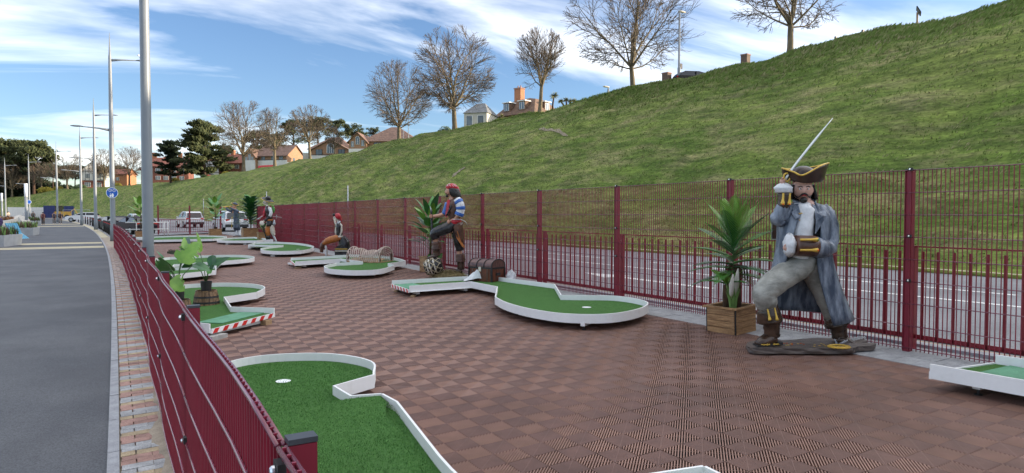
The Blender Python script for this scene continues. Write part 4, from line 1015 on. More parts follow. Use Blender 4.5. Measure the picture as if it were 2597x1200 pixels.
# breeches and boots
f.limb('breeches', [(2050, 652, 0), (2015, 676, 10), (1965, 705, 24), (1928, 738, 27), (1932, 762, 25), (1938, 778, 23)], [(33, 29), (38, 33), (35, 31), (32, 29), (30, 27), (23, 23)], A['breeches'], n=20, wr=.035, seed=2, sm=5)
f.limb('breeches', [(2036, 655, 0), (2066, 695, -4), (2096, 752, -7), (2116, 806, -9)], [(34, 29), (34, 30), (28, 26), (22, 21)], A['breeches'], n=18, wr=.035, seed=4, sm=5)
for tag_, cuffp, foot in (('l', [(1936, 770, 23), (1940, 792, 22), (1944, 812, 21)], [(1948, 808, 21), (1949, 835, 20), (1951, 850, 19)]), ('r', [(2114, 800, -9), (2122, 812, -9), (2127, 826, -8)], [(2127, 822, -8), (2131, 846, -7), (2133, 858, -6)])):
    bt = f.limb('boot', foot, [22, 19, 19], A['boot'], n=16, wr=.05, parent=None)
    cf = f.limb('boot_cuff', cuffp, [24, 29, 31], A['brown_cloth'] if tag_ == 'x' else A['boot'], n=18, wr=.03, parent=bt)
    if tag_ == 'l':
        f.limb('boot_foot', [(1955, 854, 18), (1942, 856, 20), (1922, 862, 28), (1907, 866, 34)], [(20, 18), (20, 16), (17, 13), (9, 8)], A['boot'], n=16, parent=bt)
        f.plate('sole', [(1905, 868, 45), (1972, 862, 34), (1972, 868, 34), (1905, 874, 45)], 34, A['black_plastic'], parent=bt)
        for u in (1930, 1948): f.limb('gold_strap', [(u - 3, 774, 46), (u, 792, 50), (u + 2, 804, 51)], [2, 2.4, 4.5], A['gold'], n=8, parent=bt)
    else:
        f.limb('boot_foot', [(2128, 860, -8), (2140, 866, -2), (2158, 876, 10), (2172, 881, 16)], [(20, 18), (19, 16), (17, 12), (9, 8)], A['boot'], n=16, parent=bt)
        f.plate('sole', [(2115, 874, 8), (2176, 884, 26), (2176, 890, 26), (2115, 880, 8)], 30, A['black_plastic'], parent=bt)
        f.limb('gold_strap', [(2116, 802, 20), (2119, 812, 23), (2120, 818, 23)], [2, 2.4, 4.5], A['gold'], n=8, parent=bt)
# driftwood base with gold chains and coins
bs = MB(); outl = [(1888, 12), (1912, -20), (1975, -30), (2040, -32), (2120, -36), (2190, -26), (2202, -2), (2178, 6), (2204, 22), (2186, 36), (2148, 40), (2122, 56), (2062, 54), (1990, 44), (1930, 40), (1894, 34)]
q = catmull([((u - f.u0) * f.s, -d * f.s * 1.4, 0) for u, d in outl], 4, True)
top = [Vector((p.x, p.y, .075 + .008 * math.sin(p.x * 9) + p.x * GRADE * .8)) for p in q]; bot = [Vector((p.x * .985, p.y * .97, .012 + p.x * GRADE * .8)) for p in q]; md = [(a + b) / 2 + Vector((a.x, a.y, 0)).normalized() * .012 * math.sin(i * 1.3) for i, (a, b) in enumerate(zip(top, bot))]
bs.loft([bot, md, top]).build('driftwood_base', A['driftwood'], f.root)
def chain(f, name, pts, r, mat, link=.02, parent=None):
    P = catmull([f.P(*p) if isinstance(p, tuple) else p for p in pts], 14); mb = MB(); acc = 0; k = 0
    for a, b in zip(P[:-1], P[1:]):
        acc += (b - a).length
        if acc > link:
            acc = 0; k += 1; t = (b - a).normalized(); sx = t.cross(Vector((0, 0, 1))).normalized() if k % 2 else Vector((0, 0, 1)); L = link * .85
            mb.tube([a + t * (L * math.cos(2 * PI * j / 8)) * .75 + sx * (L * .42 * math.sin(2 * PI * j / 8)) for j in range(9)], r, 4, False)
    return mb.build(name, mat, parent or f.root)
for cu, cd, ru in ((2095, 48, 26), (1925, 22, 16), (1952, 22, 10)):
    for k in range(2 if ru > 20 else 1):
        chain(f, 'gold_chain', [Vector((((cu + (ru - 6 * k) * math.cos(a)) - f.u0) * f.s, -(cd + (ru - 6 * k) * .55 * math.sin(a)) * f.s * 1.4, .088 + .006 * k)) for a in lin(0, 2 * PI, 10)], .0045, A['gold'], .018)
for k in range(16):
    u, d = rng.uniform(1970, 2085), rng.uniform(8, 44); MB().lathe([(.012, 0), (.012, .003)], 8, ((u - f.u0) * f.s, -d * f.s * 1.4, .083)).build('coin', A['gold'] if k % 3 else A['amber'], f.root)
for k in range(2): chain(f, 'steel_chain', [(2108, 856, 14), (2116, 868 + 3 * k, 20), (2134, 862 + 2 * k, 18), (2165, 858 + 4 * k, 0), (2195, 858 + 3 * k, -20), (2212, 862, -34)], .0035, A['steel'], .022)
# sword
sw = f.limb('sword', [(1976, 458, 24), (2000, 424, 20), (2050, 362, 14), (2099, 304, 8)], [(3.2, 3.2), (3.8, 3.0), (4.0, 2.6), (1.4, .9)], A['blade'], n=8)
MB().tube([f.P(1977 + 9 * math.cos(a) * .9 + 3, 452 + 10 * math.sin(a), 24) for a in lin(0, 2 * PI, 14)], 2.4 * f.s, 6, False).build('hand_guard', A['gold'], sw, smooth=True)
f.limb('grip', [(1978, 455, 24), (1966, 470, 22)], [3, 3], A['gold'], n=8, parent=sw)

# --- the bandana pirate with one foot on a netted keg
b1 = on_deck(1146, 703)
f = figure('pirate_statue', 'pirate statue with red bandana and striped sleeve resting a foot on a keg', 1146, 703, b1)
f.body([(1150, 572, 0, 13), (1151, 545, 0, 12), (1150, 516, 0, 14), (1147, 503, 0, 6), (1144, 488, 0, 8), (1163, 514, 12, 8), (1168, 540, 14, 7), (1156, 554, 14, 5), (1143, 562, 14, 4),
        (1140, 518, -10, 8), (1131, 542, -12, 7), (1112, 548, -8, 5), (1095, 549, -4, 4), (1128, 584, 6, 11), (1103, 591, 8, 9), (1107, 622, 6, 7), (1109, 648, 4, 5),
        (1158, 600, -2, 11), (1164, 630, -2, 8), (1168, 660, -2, 6), (1167, 682, -2, 5)],
       [(0, 1), (1, 2), (2, 3), (3, 4), (2, 5), (5, 6), (6, 7), (7, 8), (2, 9), (9, 10), (10, 11), (11, 12), (0, 13), (13, 14), (14, 15), (15, 16), (0, 17), (17, 18), (18, 19), (19, 20)], A['skin'])
f.head((1143, 486, 0), (10, 14.5, 12), -82, (A['skin'], A['hair']))
ban = f.blob('bandana', (1146, 475, 0), (15, 9.5, 12.5), A['red_cloth'])
f.limb('bandana_tail', [(1158, 476, 0), (1164, 486, 0), (1167, 496, 0)], [5, 4, 1.5], A['red_cloth'], n=8, parent=ban)
for k in range(18): f.blob('spot', (1146 + 13.6 * math.cos(k * 2.4) * (1 - (k % 5) * .13), 475 - 2 - (k % 5) * 1.4, 11.5 - (k % 5)), (.9, .9, .9), A['sign_white'], parent=ban, nu=6, nv=4)
f.shell('hair', [[(1141, 479, 12), (1150, 478, 13), (1160, 480, 10), (1163, 480, -2), (1154, 478, -11)], [(1142, 490, 12), (1153, 490, 14), (1164, 491, 10), (1167, 491, -2), (1156, 490, -11)], [(1147, 499, 10), (1156, 500, 12), (1167, 500, 9), (1169, 500, -2), (1158, 500, -10)]], A['hair'], th=3)
f.limb('waistcoat', [(1148, 505, 0), (1152, 515, 0), (1152, 535, 0), (1153, 552, 0), (1154, 566, 0)], [(12, 11), (20, 16), (20, 16), (18, 15), (18, 15)], A['brown_cloth'], n=18, wr=.04)
f.plate('open_shirt', [(1136, 508, 12), (1144, 506, 14), (1140, 530, 17), (1136, 552, 17), (1131, 550, 15), (1133, 528, 14)], 2, A['red_cloth'])
f.limb('strap', [(1156, 503, 10), (1146, 525, 18), (1134, 548, 16)], [2.2, 2.2, 2.2], A['black_cloth'], n=6)
f.limb('sash', [(1153, 556, 0), (1154, 562, 0), (1154, 568, 0)], [(19, 16), (20, 17), (19, 16)], A['red_cloth'], n=18, wr=.03)
slv = f.limb('striped_sleeve', [(1160, 507, 10), (1167, 518, 14), (1169, 533, 14), (1164, 548, 14)], [10, 11.5, 11.5, 10.5], A['shirt'], n=16)
pth = catmull([(1160, 507, 10), (1167, 518, 14), (1169, 533, 14), (1164, 548, 14)], 12)
for k in range(3):
    i0 = 5 + k * 12; seg = [pth[min(i0 + j, len(pth) - 1)] for j in (0, 2, 4, 6)]
    f.limb('blue_stripe', [tuple(q) for q in seg], [11.9, 12.2, 12.2, 11.8], A['blue_cloth'], n=16, sm=2, parent=slv)
f.limb('rolled_sleeve', [(1138, 516, -10), (1133, 532, -12), (1128, 545, -12)], [10, 10, 9.5], A['blue_cloth'], n=12)
f.hand((1140, 562, 16), 8, (.4, -1, 0), A['skin']); f.hand((1093, 549, -3), 8, (0, -1, 0), A['skin'])
f.limb('breeches', [(1154, 566, 0), (1136, 578, 5), (1112, 588, 8), (1103, 594, 8), (1106, 606, 7)], [(17, 15), (18, 15), (16, 14), (13, 12), (11, 11)], A['black_cloth'], n=16, wr=.04)
f.limb('breeches', [(1150, 566, 0), (1158, 590, -2), (1163, 614, -2), (1167, 636, -2)], [(16, 15), (15, 14), (13, 12), (10, 10)], A['black_cloth'], n=16, wr=.06)
f.shell('coat_tail', [[(1150, 564, 17), (1164, 564, 15), (1173, 564, 2), (1170, 564, -12)], [(1154, 586, 17), (1168, 588, 15), (1176, 588, 2), (1172, 588, -12)], [(1166, 612, 14), (1174, 616, 12), (1177, 620, 0), (1172, 612, -12)]], A['brown_cloth'], th=1.5)
f.plate('hanging_cloth', [(1154, 584, 16), (1162, 586, 18), (1170, 610, 16), (1182, 628, 14), (1174, 626, 15), (1160, 604, 17)], 1.5, A['orange_cloth'])
for bp, fp, ft in (([(1107, 612, 7), (1108, 622, 6), (1108, 632, 6)], [(1108, 630, 6), (1108, 642, 5), (1108, 648, 5)], [(1110, 648, 5), (1100, 651, 7), (1086, 654, 10)]), ([(1167, 644, -2), (1168, 654, -2), (1168, 664, -2)], [(1168, 660, -2), (1169, 674, -2), (1169, 684, -2)], [(1171, 686, -2), (1160, 688, 1), (1144, 690, 4)])):
    bt = f.limb('boot', fp, [9.5, 9, 9], A['boot'], n=14, wr=.05); f.limb('boot_cuff', bp, [11, 12, 13], A['brown_cloth'], n=14, wr=.05, parent=bt); f.limb('boot_foot', ft, [(9, 8), (8, 6), (4, 3)], A['boot'], n=12, parent=bt)
f.limb('cutlass', [(1150, 557, 19), (1166, 556, 16), (1180, 562, 12), (1187, 572, 8)], [(1.6, 1), (1.7, 1), (1.6, 1), (.7, .5)], A['blade'], n=6)
cn = f.limb('cane', [(1094, 532, -3), (1095, 560, -2), (1099, 620, 4), (1102, 660, 8)], [2.6, 2.8, 2.2, 1.4], A['black_cloth'], n=8); f.limb('cane_tip', [(1091, 524, -3), (1094, 534, -3)], [1, 2], A['steel'], n=6, parent=cn)
keg_ax = (f.P(1120, 668, 6) - f.P(1082, 678, 6)); ka, kb_ = f.P(1079, 681, 8), f.P(1121, 668, 8)
kg = MB().tube([ka + (kb_ - ka) * t for t in lin(0, 1, 9)], [f.s * r for r in (15, 18, 20, 21, 21.5, 21, 20, 18, 15)], 18).build('keg', A['black_cloth'], f.root, smooth=True)
for t in (.2, .36, .62, .8): MB().tube([ka + (kb_ - ka) * (t - .035), ka + (kb_ - ka) * (t + .035)], f.s * (21.3 if .3 < t < .7 else 19.6), 18, False).build('keg_band', A['bone'] if t < .7 else A['iron'], kg, smooth=True)
kx = (kb_ - ka).normalized(); ku = kx.cross(Vector((0, 1, 0))).normalized(); kv = kx.cross(ku)
for k in range(7):
    for sg in (-1, 1):
        MB().tube([ka + (kb_ - ka) * t + (ku * math.cos(k * .9 + sg * t * 2.4) + kv * math.sin(k * .9 + sg * t * 2.4)) * f.s * (15.5 + 7 * math.sin(PI * min(1, max(0, t)))) for t in lin(0.02, .98, 8)], f.s * 1.1, 5).build('net_rope', A['rope'], kg)
# straw mound
mb = MB(); sr = random.Random(5)
for k in range(700):
    a = sr.uniform(0, 2 * PI); rr = math.sqrt(sr.uniform(0, 1)); x = (1140 - f.u0 + 44 * rr * math.cos(a)) * f.s; y = -(2 + 30 * rr * math.sin(a)) * f.s; z = .15 * (1 - rr ** 2) + .012
    d = Vector((sr.uniform(-1, 1), sr.uniform(-1, 1), sr.uniform(-.25, .2))).normalized() * sr.uniform(.05, .13)
    mb.bar(Vector((x, y, z)) - d, Vector((x, y, z)) + d, .006, .004)
o = mb.build('straw', A['straw'], f.root, kind='stuff')
MB().ball(((1140 - f.u0) * f.s, -2 * f.s, 0), (43 * f.s, 29 * f.s, .14), 20, 8).build('straw_mound', A['straw'], f.root, smooth=True)

# --- the skeleton with the wide hat and the peg leg
b2 = on_deck(684, 617)
f = figure('pirate_statue', 'skeleton pirate statue with wide black hat and white peg leg', 684, 617, b2)
f.body([(684, 562, 0, 6), (683, 545, 0, 5), (681, 530, 0, 7), (678, 521, 0, 2.4), (676, 514, 0, 4), (688, 532, 5, 3.2), (690, 548, 6, 2.8), (680, 556, 8, 2.2), (674, 562, 9, 1.8), (673, 532, -4, 3.2), (670, 548, -2, 2.6), (662, 553, 0, 2), (655, 556, 1, 1.6),
        (680, 582, 1, 5), (683, 604, 1, 3.6), (690, 582, 0, 5), (695, 600, 0, 2.2), (702, 615, 0, 1.4)],
       [(0, 1), (1, 2), (2, 3), (3, 4), (2, 5), (5, 6), (6, 7), (7, 8), (2, 9), (9, 10), (10, 11), (11, 12), (0, 13), (13, 14), (0, 15), (15, 16), (16, 17)], A['bone'])
f.head((675, 514, 0), (5, 7.5, 6), -70, (A['bone'], A['hair']), beard=False, skull=True)
ht = f.shell('hat', [[(688, 506, 0), (683, 507, 7), (674, 505, 6), (672, 503, 0), (675, 502, -6), (683, 503, -7)], [(697, 513, 0), (686, 513, 12), (670, 506, 10), (664, 502, 0), (671, 500, -10), (686, 508, -11)]], A['black_cloth'], th=.8, close=True)
f.blob('hat_crown', (681, 503, 0), (7, 5.5, 6.5), A['black_cloth'], parent=ht)
MB().tube(catmull([f.P(*p) for p in [(697, 513, 0), (686, 513, 12), (670, 506, 10), (664, 502, 0), (671, 500, -10), (686, 508, -11)]], 5, True), .6 * f.s, 5).build('gold_trim', A['gold'], ht)
f.limb('jacket', [(679, 523, 0), (681, 532, 0), (683, 546, 0), (684, 556, 0), (685, 574, 0)], [(4, 4), (11, 7), (10, 7), (9.5, 7), (12, 8)], A['black_cloth'], n=16, wr=.05)
f.plate('red_lapel', [(674, 524, 6), (670, 540, 8), (672, 548, 8.5), (676, 536, 8)], .8, A['red_cloth']); f.plate('red_lapel', [(682, 524, 6.5), (680, 540, 8.5), (677, 548, 8.6), (684, 534, 8)], .8, A['red_cloth'])
f.limb('shirt_sleeve', [(686, 528, 5), (690, 540, 6), (687, 550, 7)], [4.6, 4.4, 4], A['shirt'], n=10); f.limb('dark_sleeve', [(688, 549, 7), (681, 556, 8), (676, 560, 9)], [4.2, 3.8, 3.2], A['black_cloth'], n=10)
f.limb('dark_sleeve', [(674, 530, -4), (670, 547, -2), (662, 553, 0)], [4.4, 3.8, 3.2], A['red_cloth'], n=10)
f.hand((673, 562, 10), 4, (.3, -1, 0), A['bone']); f.hand((657, 555, 1), 4, (1, -.2, 0), A['bone'])
pg = f.limb('pistol', [(668, 549, 2), (660, 553, 2), (652, 557, 2)], [1.4, 1.2, 1.2], A['steel'], n=8); f.blob('muzzle', (653, 557, 2), (1.6, 1.6, 1.6), A['red_cloth'], parent=pg, nu=8, nv=6)
f.blob('round_shield', (669, 566, 11), (6, 6, 1.8), A['bone'])
f.limb('belt', [(684, 556, 0), (684, 560, 0)], [(10.5, 7.8), (10.5, 7.8)], A['orange_cloth'], n=16)
f.limb('breeches', [(684, 572, 0), (681, 584, 2), (681, 598, 2)], [9, 7.5, 5], A['orange_cloth'], n=12, wr=.12, seed=4); f.limb('breeches', [(687, 572, 0), (691, 585, 0), (695, 597, 0)], [8, 6.5, 4], A['bone'], n=12, wr=.12, seed=6)
f.limb('belt_bag', [(697, 558, 3), (697, 568, 3), (696, 572, 3)], [2, 4, 3], A['steel'], n=10)
f.limb('boot', [(681, 598, 2), (683, 612, 2), (684, 616, 2)], [5.5, 4, 4], A['black_cloth'], n=12); f.limb('boot_foot', [(686, 614, 2), (680, 615, 3), (675, 616, 4)], [3.4, 3, 1.5], A['black_cloth'], n=10)
f.limb('peg_leg', [(694, 598, 0), (698, 606, 0), (702, 616, 0)], [2.6, 2.2, 1.6], A['shirt'], n=10)
f.limb('crutch', [(667, 564, 6), (673, 588, 6), (680, 612, 6)], [1.6, 1.6, 1.4], A['black_cloth'], n=8)
sw = f.limb('sword', [(688, 549, -6), (700, 550, -6), (715, 552, -6)], [.7, .7, .4], A['blade'], n=6); f.limb('cross_guard', [(700, 545, -6), (700, 556, -6)], [1, 1], A['steel'], n=6, parent=sw)
pr = f.blob('parrot', (693, 532, -3), (4.5, 9, 4), A['leaf_mid']); f.blob('parrot_head', (691, 523, -3), (3, 3, 3), A['leaf_light'], parent=pr, nu=10, nv=8)

# --- the crouching skeleton over a black chest
b3 = on_deck(852, 648)
f = figure('pirate_statue', 'crouching skeleton pirate statue with red bandana and orange breeches', 852, 648, b3)
f.body([(862, 602, 0, 6), (862, 588, 0, 5), (861, 570, 0, 7), (857, 561, 0, 2.6), (854, 553, 0, 4), (868, 572, 5, 3), (868, 588, 6, 2.6), (862, 600, 7, 2.2), (853, 572, -4, 3), (851, 588, -2, 2.4), (856, 600, 0, 2), (846, 608, 3, 5), (824, 618, 4, 4), (830, 634, 4, 2.4), (830, 646, 4, 2), (870, 612, -3, 5), (872, 632, -4, 4), (866, 644, -3, 3)],
       [(0, 1), (1, 2), (2, 3), (3, 4), (2, 5), (5, 6), (6, 7), (2, 8), (8, 9), (9, 10), (0, 11), (11, 12), (12, 13), (13, 14), (0, 15), (15, 16), (16, 17)], A['bone'])
f.head((854, 553, 0), (6, 8.5, 7.5), -55, (A['bone'], A['hair']), beard=False, skull=True)
ban = f.blob('bandana', (857, 549, 0), (8.5, 8.5, 8), A['red_cloth']); f.limb('bandana_tail', [(864, 550, 0), (866, 560, 0), (865, 566, 0)], [2.5, 2, .8], A['red_cloth'], n=8, parent=ban)
f.blob('eye_patch', (849, 545, 5), (3.4, 4, 2.4), A['black_cloth'])
f.limb('jaw', [(851, 555, 7), (852, 563, 7), (854, 569, 7)], [2, 2.4, 1.8], A['bone'], n=8)
f.limb('scarf', [(858, 563, 0), (862, 567, 0)], [(6, 6), (8, 7)], A['steel'], n=12)
f.limb('black_vest', [(859, 567, 0), (861, 574, 0), (861, 590, 0), (861, 598, 0)], [(7, 6), (10.5, 8), (10, 8), (9, 8)], A['black_cloth'], n=16, wr=.03)
f.limb('belt', [(862, 598, 0), (862, 602, 0)], [(11, 9), (11, 9)], A['bone'], n=14)
f.limb('breeches', [(864, 602, 2), (850, 606, 6), (836, 610, 7), (822, 618, 6)], [8, 9.5, 9, 5.5], A['orange_cloth'], n=14, wr=.05); f.limb('brown_stocking', [(826, 613, 6), (819, 624, 5), (817, 640, 5)], [6, 6, 4], A['brown_cloth'], n=10, wr=.08)
f.limb('shin_bone', [(829, 624, 9), (829, 636, 9), (829, 648, 9)], [2.4, 2, 2.6], A['shirt'], n=8)
f.limb('black_coat_tail', [(866, 602, -2), (872, 618, -4), (872, 642, -4)], [10, 14, 15], A['black_cloth'], n=14, wr=.05)
cx0 = MB(); prof = [(-16 + 0, 0), (16, 0), (16, 12)] + [(16 * math.cos(a), 12 + 13 * math.sin(a)) for a in lin(.25, PI - .25, 9)] + [(-16, 12)]
a_ = [f.P(868 + x, 646 - z, 12) for x, z in prof]; b_ = [p + Vector((0, 20 * f.s, 0)) for p in a_]
ck = MB().loft([a_, b_]).build('sea_chest', A['black_cloth'], f.root)
for z in (10, 15): MB().bar(f.P(853, 646 - z, 12.6), f.P(884, 646 - z, 12.6), .9 * f.s, 2 * f.s).build('gold_band', A['gold'] if z > 12 else A['bone'], ck)

# --- the pirate with the telescope
b4 = on_deck(602, 600)
f = figure('pirate_statue', 'pirate statue in navy coat looking through a telescope at the far end', 602, 600, b4)
f.body([(600, 562, 0, 5), (600, 548, 0, 5), (599, 536, 0, 6), (597, 529, 0, 2.2), (595, 524, 0, 3.2), (592, 537, 4, 3), (584, 533, 6, 2.6), (576, 527, 5, 1.8), (606, 538, 0, 3), (600, 531, 6, 2.4), (588, 526, 6, 1.8), (599, 576, 1, 4), (600, 597, 1, 3), (604, 576, -1, 4), (606, 597, -1, 3)],
       [(0, 1), (1, 2), (2, 3), (3, 4), (2, 5), (5, 6), (6, 7), (2, 8), (8, 9), (9, 10), (0, 11), (11, 12), (0, 13), (13, 14)], A['skin'])
f.head((596, 524, 0), (4.2, 6, 5), -80, (A['skin'], A['hair']))
ht = f.shell('hat', [[(602, 520, 0), (597, 521, 6), (591, 520, 3), (591, 519, -3), (597, 519, -6)], [(607, 521, 0), (598, 520, 9), (590, 515, 5), (589, 514, -4), (598, 516, -8)]], A['black_cloth'], th=.8, close=True)
f.blob('hat_crown', (597, 518, 0), (6, 4.5, 5.5), A['navy'], parent=ht)
MB().tube(catmull([f.P(*p) for p in [(607, 521, 0), (598, 520, 9), (590, 515, 5), (589, 514, -4), (598, 516, -8)]], 5, True), .6 * f.s, 5).build('gold_trim', A['gold'], ht)
f.limb('coat', [(598, 530, 0), (600, 537, 0), (600, 552, 0), (600, 565, 0), (601, 580, 0)], [(3, 3), (9, 6.5), (8, 6.5), (9, 7), (11, 8)], A['navy'], n=16, wr=.05)
f.limb('sleeve', [(592, 536, 4), (584, 534, 6), (577, 528, 5)], [3.8, 3.4, 2.6], A['navy'], n=10); f.limb('sleeve', [(606, 537, 2), (599, 533, 7), (589, 528, 6)], [3.8, 3.4, 2.6], A['navy'], n=10)
f.hand((575, 526, 5), 3.6, (1, 0, 0), A['skin']); f.hand((587, 525, 6), 3.6, (1, 0, 0), A['skin'])
tl = f.limb('telescope', [(590, 523, 4), (582, 524, 4), (574, 525, 4), (567, 526, 4)], [1.2, 1.4, 1.8, 1.6], A['gold'], n=10); f.blob('lens', (567, 526, 4), (1.2, 1.8, 1.8), A['shirt'], parent=tl, nu=10, nv=8)
f.limb('breeches', [(598, 574, 1), (599, 588, 1)], [4.6, 4], A['navy'], n=10); f.limb('stocking', [(600, 585, 1), (601, 598, 1)], [3.8, 3.4], A['shirt'], n=10)
f.limb('breeches', [(604, 574, -1), (605, 588, -1)], [4.6, 4], A['navy'], n=10); f.limb('stocking', [(606, 585, -1), (607, 598, -1)], [3.8, 3.4], A['shirt'], n=10)
f.limb('sword', [(592, 550, 6), (591, 566, 6), (590, 580, 6)], [.8, .8, .6], A['gold'], n=6)
f.plate('statue_base', [(593, 598, 6), (613, 598, 6), (613, 600, 6), (593, 600, 6)], 12, A['driftwood'])
# ------------------------------------------------------------------ props on the greens
b = on_deck(1247, 716, TZ)
ch = thing('treasure_chest', 'brown treasure chest with arched lid on the large golf hole', 'chest', b + Vector((.08, .36, 0)), R(-70))
W2, D2, H2 = .62, .40, .27       # long side, end, body height
MB().box((0, 0, H2 / 2), (W2, D2, H2)).build('body', A['chest'], ch)
prof = [(D2 / 2 * math.cos(a) * 1.02, H2 + .05 + .13 * math.sin(a)) for a in lin(0, PI, 13)]
prof = [(D2 / 2 * 1.02, H2 + .006)] + prof + [(-D2 / 2 * 1.02, H2 + .006)]
lid = MB().loft([[Vector((x, y, z)) for y, z in prof] for x in (-W2 / 2 - .006, W2 / 2 + .006)]).build('lid', A['chest_lid'], ch)
for x in (-W2 / 2 - .004, -.10, .10, W2 / 2 + .004):
    MB().tube([(x, y * 1.01, z + .004) for y, z in prof], .012, 6).build('lid_rib', A['iron'], lid)
for sx in (-1, 1):
    for sy in (-1, 1): MB().box((sx * W2 / 2, sy * D2 / 2, H2 / 2), (.03, .03, H2 + .012)).build('corner_strip', A['iron'], ch)
    MB().box((sx * (W2 / 2 + .004), 0, H2 + .006), (.014, D2 + .01, .035)).build('end_strap', A['iron'], ch)
    hp = MB().box((sx * (W2 / 2 + .006), 0, H2 * .56), (.012, .13, .055)).build('handle_plate', A['iron'], ch)
    MB().tube([(sx * (W2 / 2 + .016), y, H2 * .56 - .012 + .01 * math.cos(y * 30)) for y in lin(-.05, .05, 7)], .008, 6).build('handle', A['black_plastic'], hp)
for sy in (-1, 1):
    MB().box((0, sy * (D2 / 2 + .004), H2 + .008), (W2 + .01, .012, .03)).build('side_strap', A['iron'], ch)
    for x in (-.2, .2): MB().box((x, sy * (D2 / 2 + .004), H2 / 2), (.035, .012, H2 - .02)).build('upright_strap', A['brown_cloth'], ch)
MB().box((0, -(D2 / 2 + .012), H2 - .02), (.06, .016, .09)).build('lock', A['bone'], ch)

def rock(name, label, c, size, seed, tall=1.0):
    r = random.Random(seed); mb = MB(); nu, nv = 14, 9
    k = [(r.uniform(-3, 3), r.uniform(-3, 3), r.uniform(0, 6)) for _ in range(7)]
    def fn(d): return 1 + sum(.10 * math.sin(a * 3 * d.x + b_ * 3 * d.y + c_ + 4 * d.z) for a, b_, c_ in k) * .6
    o = mb.ball((0, 0, 0), size, nu, nv, fn).build(name, A['plaster_rock'])
    o.location = c; tag(o, label, 'rock'); return o
p = on_deck(1222, 712, TZ)
mb = MB(); r = random.Random(4); nx, ny = 15, 8; G = {}
for i in range(nx):
    for j in range(ny):
        x = -.42 + .84 * i / (nx - 1); y = -.16 + .32 * j / (ny - 1)
        e = max(0, 1 - (abs(y) / .165) ** 2) * max(0, 1 - abs((x + .02) / .43) ** 1.6)
        pk = math.exp(-((x + .08) / .17) ** 2) * .9 + math.exp(-((x - .12) / .14) ** 2) * .5 + .30 + .16 * math.exp(-((x + .30) / .07) ** 2)
        G[i, j] = (x, y, .27 * pk * e ** .55 * (1 + .20 * r.uniform(-1, 1)) if e > 0 else 0)
mb.add([G[i, j] for i in range(nx) for j in range(ny)], [(i * ny + j, (i + 1) * ny + j, (i + 1) * ny + j + 1, i * ny + j + 1) for i in range(nx - 1) for j in range(ny - 1)])
o = mb.build('rock', A['plaster_rock']); o.location = (p.x + .05, p.y - .02, p.z); o.rotation_euler = (0, 0, R(-30)); tag(o, 'white plaster rock with jagged top beside the chest', 'rock')
p = on_deck(1296, 711, TZ); rock('rock', 'small white rounded rock tucked behind the chest', p + Vector((0, 0, .07)), (.09, .09, .14), 9)

# rope net bridge
p = on_deck(938, 664, TZ)
nb = thing('net_bridge', 'small timber ramp arched over with pale rope net on turf', 'obstacle', p, R(-58))
L, Wd, Ht = 1.15, .62, .42
for k in range(6):
    MB().box((-L / 2 + .1 + .19 * k, -Wd * .30, .05 + .012 * (k % 2)), (.185, .34, .022), rot=Matrix.Rotation(R(16), 3, 'X')).build('ramp_plank', A['timber'], nb)
for sx in (-1, 1):
    MB().box((sx * L / 2, 0, .02), (.05, Wd, .04)).build('side_rail', A['timber'], nb)
    for sy in (-1, 1): MB().box((sx * L / 2, sy * Wd * .42, .12), (.035, .035, .24)).build('prop', A['brown_cloth'], nb)
def nz(u, t): # u -1..1 along, t 0..PI across
    h = Ht * (.72 + .28 * u * u) * (1 + .08 * math.sin(u * 9)); return Vector((u * L / 2 * 1.03, math.cos(t) * Wd / 2 * 1.05, .02 + h * math.sin(t) ** .7))
for k in [x * .75 for x in range(-8, 18)]:
    for sg in (-1, 1):
        path = []
        for j in range(13):
            t = PI * j / 12; u = -1 + 2 * (k + (j if sg > 0 else 12 - j) * .5) / 12
            if -1 <= u <= 1: path.append(nz(u, t))
        if len(path) > 2: MB().tube(path, .0095, 5).build('rope', A['net'], nb)
for u in (-1, 1): MB().tube([nz(u, t) for t in lin(0, PI, 13)], .013, 6).build('edge_rope', A['net'], nb)

# ------------------------------------------------------------------ pots, planters and plants
def crate(root, w, h, boards=4, taper=.0):
    """square wooden planter: boards, corner posts, rim"""
    bh = h / boards
    for k in range(boards):
        z = bh * (k + .5)
        for s in (-1, 1):
            MB().box((0, s * w / 2, z), (w - .01, .02, bh - .006)).build('plank', A['plank'], root)
            MB().box((s * w / 2, 0, z), (.02, w - .032, bh - .006)).build('plank', A['plank2'], root)
    for sx in (-1, 1):
        for sy in (-1, 1): MB().box((sx * (w / 2 - .022), sy * (w / 2 - .022), h / 2), (.05, .05, h)).build('corner_post', A['iron'], root)
    for s in (-1, 1):
        MB().box((0, s * (w / 2 + .004), h + .010), (w + .07, .06, .02)).build('rim', A['plank'], root)
        MB().box((s * (w / 2 + .004), 0, h + .0105), (.06, w - .054, .02)).build('rim', A['plank2'], root)
    MB().box((0, 0, h - .04), (w - .03, w - .03, .02)).build('soil', A['soil'], root)
